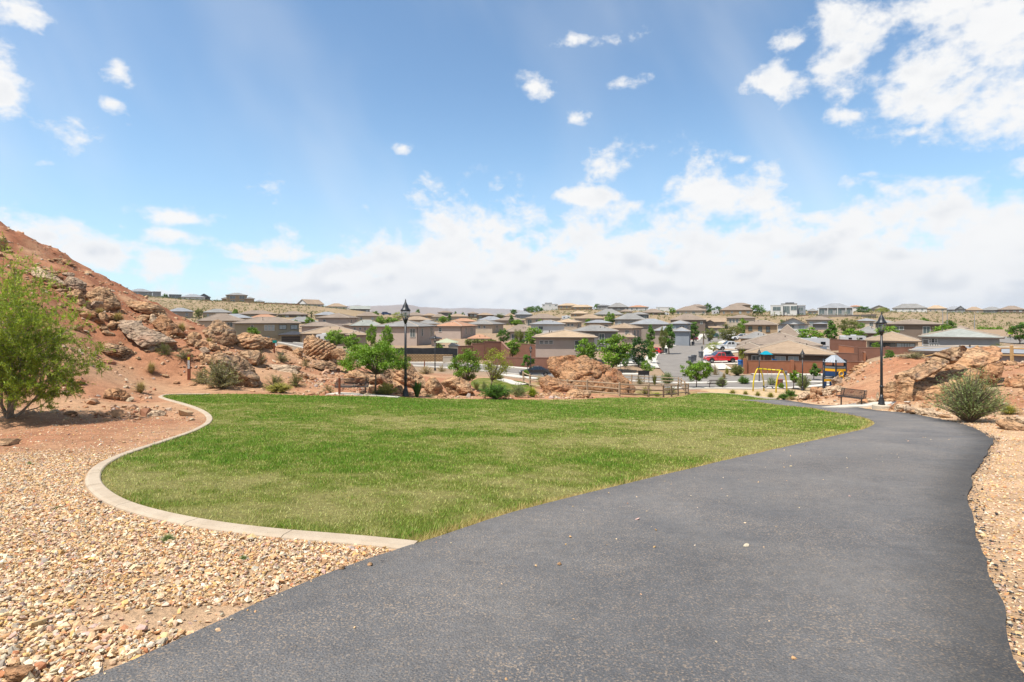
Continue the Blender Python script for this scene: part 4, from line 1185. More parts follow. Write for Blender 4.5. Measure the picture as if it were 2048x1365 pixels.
# ---------------------------------------------------------------- plants
def leaf_m(name, c, tr=0.35, rough=0.55):
    return mat(name, c, None, rough=rough, attr=True, trans=tr, spec=0.3)
LM = {
    'bright': leaf_m('bright green leaves', (0.23, 0.38, 0.035)),
    'green': leaf_m('mid green leaves', (0.13, 0.255, 0.03)),
    'deep': leaf_m('deep green leaves', (0.06, 0.135, 0.03)),
    'lime': leaf_m('yellow green leaves', (0.37, 0.42, 0.04)),
    'olive': leaf_m('olive leaves', (0.23, 0.25, 0.06)),
    'sage': leaf_m('grey green leaves', (0.33, 0.39, 0.15)),
    'grey': leaf_m('dusty grey green leaves', (0.36, 0.33, 0.16)),
    'straw': leaf_m('straw coloured stems', (0.55, 0.41, 0.19)),
    'gold': leaf_m('yellowing stems', (0.50, 0.45, 0.11)),
    'russet': leaf_m('russet leaves', (0.20, 0.10, 0.05)),
    'pink': leaf_m('pink petals', (0.55, 0.06, 0.16)),
}
bark = mat('grey brown bark', (0.16, 0.115, 0.08), (0.27, 0.205, 0.15), 14.0, 0.95, 0.6, 60.0)
bark_pale = mat('pale grey bark', (0.30, 0.25, 0.20), (0.42, 0.36, 0.29), 14.0, 0.95, 0.5, 60.0)

def leaf_quads(C, size, aspect, r, droop=0.0, dirs=None, shade=None):
    """one pointed leaf (4-sided, folded) at every centre"""
    N = len(C)
    if dirs is None:
        dirs = r.normal(size=(N, 3)); dirs[:, 2] = dirs[:, 2] * 0.6 - droop
    dirs = dirs / np.linalg.norm(dirs, axis=1)[:, None]
    up = r.normal(size=(N, 3)) + np.array([0, 0, 0.8])
    sd = np.cross(dirs, up); sd /= np.maximum(np.linalg.norm(sd, axis=1), 1e-6)[:, None]
    s = size * r.uniform(0.7, 1.3, N)[:, None]
    a = C - dirs * s * 0.5; b_ = C + dirs * s * 0.5
    mid_ = C + dirs * s * 0.05
    L = mid_ + sd * s * aspect * 0.5; R = mid_ - sd * s * aspect * 0.5
    V = np.stack([a, L, b_, R], 1).reshape(-1, 3)
    Fc = np.arange(4 * N).reshape(-1, 4)
    c = r.uniform(0.68, 1.32, (N, 1)) * (1 + r.uniform(-0.10, 0.10, (N, 3)))
    if shade is not None:
        c = c * shade[:, None]
    return V, Fc, np.repeat(c, 4, axis=0)

def crown_points(r, n_clump, per, rx, ry, rz_, shape='round', clump=0.30, hollow=0.45):
    d = r.normal(size=(n_clump, 3)); d /= np.linalg.norm(d, axis=1)[:, None]
    rad = r.uniform(hollow, 1.0, n_clump) ** 0.6
    P = d * rad[:, None]
    if shape == 'cone':
        t = (P[:, 2] + 1) / 2
        P[:, :2] *= (1.15 - 0.95 * t)[:, None]
    elif shape == 'umbrella':
        P[:, 2] = np.abs(P[:, 2]) * 1.3 - 0.6
    elif shape == 'vase':
        t = (P[:, 2] + 1) / 2
        P[:, :2] *= (0.45 + 0.65 * t)[:, None]
    P *= 1 + r.uniform(-0.14, 0.14, (n_clump, 1))
    P = P * np.array([rx, ry, rz_]) * (1 - clump * 0.5)
    sz = clump * min(rx, rz_) * r.uniform(0.6, 1.25, n_clump)
    g_ = r.normal(size=(n_clump, per, 3)); g_ /= np.linalg.norm(g_, axis=2)[..., None]
    g_ *= (r.uniform(0, 1, (n_clump, per, 1)) ** 0.45)
    g_[..., 2] *= 0.72
    Q = (P[:, None, :] + g_ * sz[:, None, None]).reshape(-1, 3)
    tone = np.repeat(r.uniform(0.62, 1.25, n_clump), per)
    return P, Q, tone

TREE_PROTO = {}
def tree_meshes(kind, n_clump, per, leaf, shape, seed, aspect=0.55, ratio=(1.0, 1.0), trunk_h=0.30, colk='bright', bk=None, multi=1):
    """crown and trunk of a tree one unit tall"""
    key = (kind, seed)
    if key in TREE_PROTO:
        return TREE_PROTO[key]
    r = np.random.RandomState(seed)
    rx = 0.5 * ratio[0]; rz_ = (1 - trunk_h) / 2
    P, Q, tone = crown_points(r, n_clump, per, rx, rx * ratio[1], rz_, shape)
    zc = trunk_h + rz_
    P[:, 2] += zc; Q[:, 2] += zc
    V, Fc, c = leaf_quads(Q, leaf, aspect, r, 0.25, shade=tone)
    crown = mesh_np('crown', V, Fc, LM[colk], c)
    mb = MB()
    for k in range(multi):
        ox = 0 if multi == 1 else r.uniform(-.02, .02)
        lean = r.uniform(-0.03, 0.03, 2) * (1 + multi)
        top = np.array([lean[0], lean[1], trunk_h + rz_ * 0.5])
        mb.tube([(ox, 0, -0.06), (ox + lean[0] * .3, lean[1] * .3, trunk_h * 0.5), (lean[0] * .7, lean[1] * .7, trunk_h * 1.05), tuple(top)], [0.026 / multi ** .4, 0.019 / multi ** .4, 0.016 / multi ** .4, 0.007], 7)
        for i in r.choice(len(P), min(len(P), 9), replace=False):
            st = np.array([lean[0] * .7, lean[1] * .7, trunk_h * r.uniform(0.75, 1.3)])
            m_ = (st + P[i]) / 2 + r.normal(0, 0.02, 3)
            mb.tube([tuple(st), tuple(m_), tuple(P[i])], [0.010, 0.007, 0.003], 5, False)
    TREE_PROTO[key] = (crown, mb.mesh('trunk', bk or bark, True))
    return TREE_PROTO[key]
KINDS_ = {   # n_clump, per, leaf, shape, aspect, ratio, trunk, colour
    'ash': (60, 50, 0.060, 'round', 0.6, (0.86, 1.0), 0.14, 'bright'),
    'dense': (54, 46, 0.062, 'round', 0.6, (0.92, 1.0), 0.10, 'green'),
    'plum': (50, 44, 0.060, 'round', 0.6, (0.95, 1.0), 0.10, 'deep'),
    'cone': (44, 46, 0.055, 'cone', 0.55, (0.58, 1.0), 0.14, 'green'),
    'airy': (60, 80, 0.050, 'vase', 0.40, (1.05, 1.0), 0.10, 'olive'),
    'mesq': (60, 60, 0.050, 'round', 0.35, (1.25, 1.0), 0.14, 'lime'),
    'cypress': (26, 40, 0.05, 'cone', 0.4, (0.28, 1.0), 0.05, 'deep'),
    'bushy': (40, 40, 0.07, 'umbrella', 0.5, (1.35, 1.0), 0.02, 'bright'),
}
def town_tree(label, kind, px, ytop, ybase, Yr, wpx=None, variant=0, col=None, group='trees about the town', name='tree', cat='tree'):
    Y = dep(Yr)
    x = (px - CX) / FPX * Y
    ztop = (HY - ytop) / FPX * Y
    g0 = gz(x, Y)
    z0 = min(g0, (HY - ybase) / FPX * Y)
    H = (ztop - z0) * 1.04
    a = KINDS_[kind]
    ck = col or a[7]
    cr, tr = tree_meshes(kind + ck, a[0], a[1], a[2], a[3], 40 + variant + len(kind) * 7, a[4], a[5], a[6], ck)
    o = empty(name, (x, Y, z0), rnd.uniform(0, 6.28), label, cat, group)
    obj('crown', cr, o); obj('trunk', tr, o)
    w = (wpx or 20) * 1.12 / FPX * Y
    sxy = w / (a[5][0] * 1.0)
    o.scale = (sxy, sxy, H)
    return o

# --- the desert willow on the left: arching stems with narrow leaves
def willow():
    r = np.random.RandomState(77)
    bx_, by_, bz_ = spot(18, 836, 20.5)
    root = empty('desert_willow', (bx_, by_, bz_), 0, 'tall desert willow with narrow bright leaves at the hill foot', 'tree')
    mb = MB(); C = []; D = []; tone = []
    def grow(p, d, L, rad, lvl):
        n = 5 if lvl < 2 else 4
        pts = [p.copy()]; rr = [rad]
        dd = d.copy()
        for i in range(n):
            dd = dd + r.normal(0, 0.16, 3) + np.array([0, 0, 0.10 if lvl < 2 else -0.05])
            dd /= np.linalg.norm(dd)
            p = p + dd * L / n
            pts.append(p.copy()); rr.append(rad * (1 - 0.75 * (i + 1) / n))
            if lvl < 3:
                for _ in range([2, 2, 2][lvl]):
                    if r.rand() < (0.56 if lvl else 0.9):
                        q = r.normal(0, 1, 3); q -= dd * (q @ dd); q /= np.linalg.norm(q)
                        nd2 = dd * r.uniform(0.45, 0.9) + q * r.uniform(0.55, 0.95); nd2[2] = nd2[2] * 0.8 + 0.12
                        grow(p, nd2 / np.linalg.norm(nd2), L * r.uniform(0.42, 0.66), rad * (1 - 0.6 * (i + 1) / n) * 0.55, lvl + 1)
            if lvl >= 2:
                k = 8 if lvl == 3 else 4
                tn = r.uniform(0.55, 1.3)
                for _ in range(k):
                    t_ = r.rand()
                    cpt = pts[-2] * (1 - t_) + pts[-1] * t_
                    ld = dd * 0.5 + r.normal(0, 0.6, 3); ld /= np.linalg.norm(ld)
                    C.append(cpt + ld * 0.06); D.append(ld); tone.append(tn)
        mb.tube([tuple(q) for q in pts], [max(q, 0.004) for q in rr], 6 if lvl < 2 else 3, False)
    for ang, lean, L in ((0.2, 0.28, 4.4), (1.4, 0.42, 4.0), (2.6, 0.25, 4.6), (4.4, 0.50, 3.9), (5.6, 0.62, 4.3), (-0.2, 0.9, 3.9), (0.1, 1.5, 3.1), (-0.6, 1.3, 3.0), (3.3, .7, 3.6)):
        d = np.array([math.cos(ang) * lean, math.sin(ang) * lean, 1.0]); d /= np.linalg.norm(d)
        grow(np.array([r.uniform(-.12, .12), r.uniform(-.12, .12), -0.1]), d, L, 0.075, 0)
    C = np.array(C); D = np.array(D); tone = np.array(tone)
    ok = C[:, 2] > 0.35
    C, D, tone = C[ok], D[ok], tone[ok]
    print('willow leaves', len(C))
    V, Fc, c = leaf_quads(C, 0.165, 0.18, r, dirs=D, shade=tone)
    me = mesh_np('crown', V, Fc, leaf_m('willow leaves', (0.42, 0.53, 0.06), 0.38), c)
    obj('crown', me, root)
    mb.build('trunk', bark_pale, root, smooth=True)
    fm = MB()
    for _ in range(5):
        fm.lathe([(0.004, -0.02), (0.022, 0.0), (0.030, 0.02), (0.01, 0.022)], 6, tuple(r.normal(0, 0.022, 3)))
    fm = fm.mesh('flower', LM['pink'])
    for px, py in ((47, 611), (77, 610), (84, 613), (165, 661)):
        q = Vector(at(px, py, 18.6)) - Vector((bx_, by_, bz_))
        obj('flower', fm, root, (q.x / .60, q.y / .64, q.z / .79))
    root.scale = (0.60, 0.64, 0.79)
    return root
willow()

# --- shrubs
def shrub_mesh(kind, seed):
    r = np.random.RandomState(seed)
    mb = MB()
    if kind in ('grass', 'yucca', 'spray'):
        n, h, wd, arch = {'grass': (420, 1.0, 0.011, 0.9), 'yucca': (95, 1.0, 0.028, 0.35), 'spray': (520, 1.0, 0.007, 0.9)}[kind]
        th = r.uniform(0, 2 * np.pi, n); sp = r.uniform(0.02, 1.0, n) ** 0.45 * (0.75 if kind != 'yucca' else 0.62)
        Hh = r.uniform(0.6, 1.0, n) * (1 - 0.25 * sp)
        b0 = np.stack([np.cos(th) * 0.06 * r.rand(n), np.sin(th) * 0.06 * r.rand(n), np.zeros(n) - 0.02], 1)
        dr = np.stack([np.cos(th), np.sin(th), np.zeros(n)], 1); sd = np.stack([-np.sin(th), np.cos(th), np.zeros(n)], 1)
        mid_ = b0 + dr * (sp * 0.32)[:, None]; mid_[:, 2] = Hh * 0.68
        tip = b0 + dr * (sp * (0.62 + 0.2 * arch))[:, None]; tip[:, 2] = Hh * (1 - arch * 0.28 * sp)
        if kind != 'yucca':                 # a rounded tuft: outer stems lie low
            lo = np.sqrt(np.maximum(0.05, 1 - (sp / 0.78) ** 2))
            tip[:, 2] *= lo; mid_[:, 2] *= 0.35 + 0.65 * lo
        w = wd * r.uniform(0.7, 1.3, n)[:, None]
        V = np.stack([b0 - sd * w, b0 + sd * w, mid_ + sd * w * .8, mid_ - sd * w * .8, tip + sd * w * .1, tip - sd * w * .1], 1).reshape(-1, 3)
        k = np.arange(n)[:, None] * 6
        Fc = np.concatenate([k + np.array([0, 1, 2, 3]), k + np.array([3, 2, 4, 5])])
        c = np.repeat(r.uniform(0.65, 1.3, (n, 1)) * (1 + r.uniform(-.08, .08, (n, 3))), 6, axis=0)
        return V, Fc, c, None
    n_st, per, leaf, asp, spread = {'sage': (85, 55, 0.045, 0.35, 0.9), 'dense': (110, 60, 0.050, 0.45, 0.8), 'loose': (70, 40, 0.045, 0.3, 1.0), 'big': (200, 62, 0.030, 0.26, 0.8)}[kind]
    C, D, tn = [], [], []
    for i in range(n_st):
        a = r.uniform(0, 2 * np.pi); e = math.acos(r.uniform(0.02, 1.0)) * spread
        L = r.uniform(0.75, 1.05)
        d = np.array([math.cos(a) * math.sin(e), math.sin(a) * math.sin(e), math.cos(e) * 1.0])
        tip = d * L * np.array([0.5, 0.5, 0.97])
        m_ = tip * 0.5 * np.array([0.7, 0.7, 1.05]) + r.normal(0, 0.02, 3)
        mb.tube([(0, 0, -0.03), tuple(m_), tuple(tip)], [0.012, 0.008, 0.002], 4, False)
        t = r.uniform(0.28, 1.05, per)[:, None] ** 0.75
        q = np.where(t < .5, m_ * t * 2, m_ + (tip - m_) * (t - .5) * 2) + r.normal(0, 0.030, (per, 3))
        C.append(q); D.append(d + r.normal(0, 0.7, (per, 3))); tn.append(np.full(per, r.uniform(0.75, 1.25)))
    C = np.concatenate(C); C[:, 2] = np.maximum(C[:, 2], 0.02)
    V, Fc, c = leaf_quads(C, leaf, asp, r, dirs=np.concatenate(D), shade=np.concatenate(tn))
    return V, Fc, c, mb
_SH = {}
def shrub(label, kind, col, x0, x1, y0, y1, Y, var=0, group=None, name='shrub', cat='shrub', fixed=False, stem=None):
    mx = (x0 + x1) / 2
    if fixed:
        p = at(mx, y1, Y); p = (p[0], p[1], gz(p[0], p[1]))
    else:
        p = spot(mx, y1 - 1, Y, 0.25)
    s = p[1] / FPX
    w = (x1 - x0) * s; h = max((HY - y0) * s - p[2], 0.25 * w)
    key = (kind, var, col)
    if key not in _SH:
        V, Fc, c, mb = shrub_mesh(kind, 300 + var * 13 + len(kind))
        _SH[key] = (mesh_np('foliage', V, Fc, LM[col], c), mb.mesh('stems', stem or bark, True) if mb else None)
    fm, st = _SH[key]
    if st is None:
        o = tag(obj(name, fm, None, p), label, cat, group)
    else:
        o = empty(name, p, 0, label, cat, group)
        obj('foliage', fm, o); obj('stems', st, o)
    o.rotation_euler = (0, 0, rnd.uniform(0, 6.28))
    k = {'grass': 1.25, 'yucca': 1.1, 'spray': 1.1}.get(kind, 1.0)
    o.scale = (w / k, w / k, h)
    return o
GH = 'desert shrubs on the red slopes'; GP = 'planting round the playground and road'
shrub('large grey green shrub beside the gravel at the path bend', 'big', 'sage', 1866, 2012, 735, 846, 23.5, 0, GH)
shrub('yellow green weeds right of the large grey green shrub', 'spray', 'gold', 1992, 2044, 802, 830, 26, 1, GH)
shrub('dry twiggy bush by the fence on the mound', 'loose', 'grey', 1796, 1852, 701, 727, 47, 1, GH, fixed=True)
shrub('large sage bush beside the trail marker post', 'sage', 'grey', 400, 486, 714, 778, 36.5, 0, GH)
shrub('low sage bush at the foot of the trail marker post', 'sage', 'grey', 382, 420, 735, 768, 36.5, 1, GH)
shrub('yellowish sage clump on the slope above the trail marker', 'loose', 'olive', 310, 347, 684, 710, 39, 2, GH)
shrub('grey sage clump beside the yellowish one', 'loose', 'grey', 346, 386, 693, 719, 39, 1, GH)
shrub('dry straw tuft on the slope left of the trail marker', 'spray', 'straw', 287, 318, 714, 748, 35.5, 1, GH)
shrub('pale dry grass on bare soil above the kerb', 'spray', 'straw', 262, 300, 753, 787, 31, 2, GH)
shrub('rounded yellow green bush at the top of the lawn', 'dense', 'gold', 527, 588, 765, 793, 36, 3, GH, fixed=True)
shrub('olive bush behind the rounded yellow green bush', 'loose', 'olive', 519, 580, 748, 780, 38.5, 4, GH)
shrub('wispy green shrub between bedrock and bench', 'loose', 'olive', 572, 612, 742, 774, 39, 5, GH)
shrub('dry shrub left of the bench on the lawn edge', 'loose', 'straw', 640, 672, 766, 788, 37.5, 2, GH)
shrub('golden dry grass below the hollow eyed boulder', 'spray', 'straw', 216, 256, 617, 645, 38.5, 3, GH)
shrub('pale dry grass on the hollow eyed boulder ledge', 'spray', 'straw', 182, 216, 610, 632, 39, 4, GH)
shrub('pale dry grass along the tilted slab', 'spray', 'straw', 346, 380, 636, 668, 43, 4, GH)
shrub('dry grass tuft beside the biggest rounded boulder', 'spray', 'straw', 404, 430, 672, 688, 43.5, 3, GH)
shrub('grey shrub by the dark edged slab', 'loose', 'grey', 505, 535, 700, 730, 44, 5, GH)
shrub('grey shrub below the teal topped marker post', 'loose', 'grey', 545, 580, 700, 725, 47, 6, GH)
shrub('small dry shrub left of the long dark slab', 'loose', 'straw', 600, 622, 715, 735, 49, 6, GH)
shrub('yellow green shrub under the leafy tree by the bench', 'dense', 'gold', 752, 798, 763, 795, 38, 4, GH, fixed=True)
shrub('olive shrub between leafy tree and first lamp post', 'loose', 'olive', 742, 770, 772, 793, 37.6, 7, GH, fixed=True)
shrub('spiky dark yucca right of the first lamp post', 'yucca', 'deep', 812, 856, 757, 797, 38.5, 0, GH, fixed=True, cat='yucca')
shrub('second yucca on the small lower lawn', 'yucca', 'sage', 940, 966, 758, 778, 48, 1, GP, fixed=True, cat='yucca')
shrub('dark spiky shrub next to the second yucca', 'dense', 'sage', 962, 975, 762, 778, 48.5, 6, GP, fixed=True)
shrub('dense dark green bush at the edge of the lawn', 'dense', 'green', 954, 1028, 768, 804, 39.5, 0, GP, fixed=True)
shrub('grey green bush behind the dense dark green bush', 'sage', 'sage', 1018, 1056, 762, 792, 43, 3, GP, fixed=True)
shrub('feathery yellow green weeds beside the rounded orange boulder', 'spray', 'lime', 1045, 1085, 765, 796, 44, 5, GP, fixed=True)
shrub('lavender bush at the end of the lawn boulders', 'loose', 'grey', 845, 872, 786, 800, 39, 8, GP, fixed=True)
shrub('dry grey brush on the rise behind the broad layered boulder', 'loose', 'straw', 834, 870, 728, 750, 56, 7, GP)
shrub('sparse brush at the roadside near the second lamp post', 'loose', 'straw', 872, 895, 728, 745, 66, 6, GP)
shrub('olive hedge bush beyond the small lower lawn', 'sage', 'olive', 985, 1010, 742, 762, 66, 4, GP)
shrub('round green bush in front of the black car', 'dense', 'bright', 1043, 1060, 739, 749, 80, 5, GP, fixed=True)
shrub('yellowish shrub inside the rail fence left end', 'loose', 'gold', 1070, 1092, 745, 765, 60, 8, GP, fixed=True)
shrub('grey green roadside bush behind the huge wedge boulder', 'sage', 'sage', 1223, 1246, 744, 762, 76, 5, GP, fixed=True)
shrub('lavender by the black panel at the road', 'loose', 'grey', 1268, 1290, 750, 764, 75, 9, GP, fixed=True)
shrub('spiky desert spoon plant right of the black panel', 'yucca', 'olive', 1300, 1318, 744, 764, 76, 2, GP, fixed=True, cat='yucca')
shrub('round grey green bush at the street corner', 'dense', 'sage', 1319, 1350, 744, 762, 78, 7, GP, fixed=True)
shrub('green brush inside the fenced basin', 'loose', 'gold', 1270, 1310, 770, 794, 58, 9, GP, fixed=True)
shrub('low lime weeds at the basin rim', 'spray', 'lime', 1298, 1330, 782, 796, 56, 6, GP, fixed=True)
shrub('brown brush at the far side of the fenced basin', 'loose', 'olive', 1320, 1362, 770, 792, 62, 8, GP, fixed=True)
shrub('shrub behind the mesh bench by the road', 'dense', 'sage', 1430, 1456, 753, 776, 72, 8, GP, fixed=True)
shrub('big round olive bush at the brick wall end', 'dense', 'olive', 1458, 1491, 727, 751, 88, 9, GP, fixed=True)
shrub('round bright green bush by the road left of the swings', 'dense', 'green', 1474, 1501, 751, 767, 78, 10, GP, fixed=True)
shrub('dry grass clump on the rocky corner bed', 'grass', 'straw', 1440, 1456, 741, 752, 85, 3, GP, fixed=True)
shrub('brown twiggy shrub on the rocky corner bed', 'loose', 'straw', 1420, 1440, 727, 746, 90, 10, GP, fixed=True)
shrub('yellowing shrub on the rocky corner bed', 'spray', 'gold', 1446, 1462, 727, 745, 90, 7, GP, fixed=True)
shrub('grey green bush seen between the swing legs', 'sage', 'sage', 1532, 1555, 751, 767, 76, 6, GP, fixed=True)
shrub('tiny green bush beneath the swing beam', 'dense', 'bright', 1555, 1569, 765, 774, 71, 11, GP, fixed=True)
shrub('big grey green bush behind the fifth lamp post', 'dense', 'sage', 1592, 1622, 747, 778, 70, 12, GP, fixed=True)
shrub('golden grass tuft at the brick wall', 'grass', 'gold', 1615, 1626, 757, 768, 80, 4, GP, fixed=True)
for k_, (a, b_) in enumerate(((1452, 1478), (1480, 1502), (1504, 1527), (1527, 1556))):
    shrub(['first', 'second', 'third', 'fourth'][k_] + ' ornamental grass clump counted from the road bench', 'grass', 'gold', a, b_, 775 + k_ * 1.5, 788 + k_ * 2.6, 62 - k_ * 2.2, k_, 'ornamental grasses on the playground kerb', fixed=True, cat='grass clump')
shrub('dark green bush where the path meets the playground', 'dense', 'green', 1554, 1580, 786, 806, 46.5, 13, GP, fixed=True)
shrub('taller green bush behind the one where path meets playground', 'dense', 'green', 1566, 1596, 778, 802, 48.5, 14, GP, fixed=True)
shrub('russet dry grass beside the dark green path bush', 'grass', 'straw', 1570, 1598, 790, 806, 45.5, 5, GP, fixed=True)
shrub('small weed sprouting in the gravel below the kerb', 'spray', 'sage', 318, 352, 1062, 1085, 5.8, 8, 'weeds in the gravel', cat='weed', name='weed')
shrub('tiny weed in the gravel near the path', 'spray', 'sage', 476, 498, 1108, 1122, 5.1, 9, 'weeds in the gravel', cat='weed', name='weed')
shrub('smallest weed in the gravel far from the path', 'spray', 'sage', 104, 120, 1011, 1021, 7.4, 8, 'weeds in the gravel', cat='weed', name='weed')
shrub('weed in the gravel just outside the kerb bend', 'spray', 'sage', 52, 66, 920, 932, 12, 9, 'weeds in the gravel', cat='weed', name='weed')

# --- park trees
def park_tree(label, x0, x1, ytop, ycrown, xb, yb, Y, col, nc, per, leaf, shape='round', aspect=0.55, seed=1, multi=1, bk=None, clump=.26):
    r = np.random.RandomState(seed)
    s = Y / FPX
    bx_ = (xb - CX) * s; bz_ = gz(bx_, Y)
    root = empty('tree', (bx_, Y, bz_), 0, label, 'tree', 'young trees in the park')
    rx = (x1 - x0) * s / 2; rz_ = (ycrown - ytop) * s / 2
    cx_ = ((x0 + x1) / 2 - CX) * s - bx_; cz = (HY - (ytop + ycrown) / 2) * s - bz_
    P, Q, tone = crown_points(r, nc, per, rx, rx * 0.9, rz_, shape, clump, 0.35)
    off = np.array([cx_, 0, cz]); P += off; Q += off
    V, Fc, c = leaf_quads(Q, leaf, aspect, r, 0.4, shade=tone)
    obj('crown', mesh_np('crown', V, Fc, LM[col], c), root)
    mb = MB()
    t0 = np.array([0, 0, 0.0]); fork = np.array([cx_ * .25, 0, max(0.5, cz - rz_ * 0.85)])
    mb.tube([(0, 0, -.2), tuple(fork * .5 + r.normal(0, .03, 3)), tuple(fork)], [0.075, 0.06, 0.05], 8)
    for i in range(nc):
        if r.rand() < 0.6:
            m_ = (fork + P[i]) / 2 + np.array([0, 0, -0.05]) + r.normal(0, .08, 3)
            mb.tube([tuple(fork), tuple(m_), tuple(P[i])], [0.030, 0.018, 0.006], 5, False)
    mb.build('trunk', bk or bark, root, smooth=True)
    return root
park_tree('leafy green tree between the bench and the first lamp post', 672, 830, 664, 756, 752, 788, 38, 'bright', 120, 100, 0.13, 'umbrella', 0.5, 3)
park_tree('small bright green tree on the small lower lawn', 896, 966, 694, 770, 936, 772, 49, 'bright', 70, 80, 0.15, 'round', 0.5, 4)
park_tree('thin yellow green tree right of the small bright tree', 950, 1034, 692, 768, 981, 778, 50, 'lime', 60, 42, 0.13, 'vase', 0.5, 5)
park_tree('round green tree beside the road bench', 1361, 1428, 718, 764, 1393, 778, 71, 'bright', 80, 70, 0.20, 'round', 0.55, 6)
park_tree('sparse sapling by the black panel at the street corner', 1276, 1308, 719, 752, 1288, 757, 79, 'bright', 36, 36, 0.17, 'round', 0.5, 7)
park_tree('small upright tree right of the swings', 1577, 1602, 741, 768, 1587, 776, 71, 'bright', 36, 50, 0.17, 'round', 0.5, 8)
park_tree('slim tree against the brick wall left of the tower', 1615, 1645, 727, 754, 1627, 766, 83, 'green', 36, 50, 0.20, 'cone', 0.5, 9)
park_tree('little round tree beside the black car', 1040, 1071, 708, 736, 1055, 744, 90, 'green', 36, 50, 0.22, 'round', 0.5, 10)

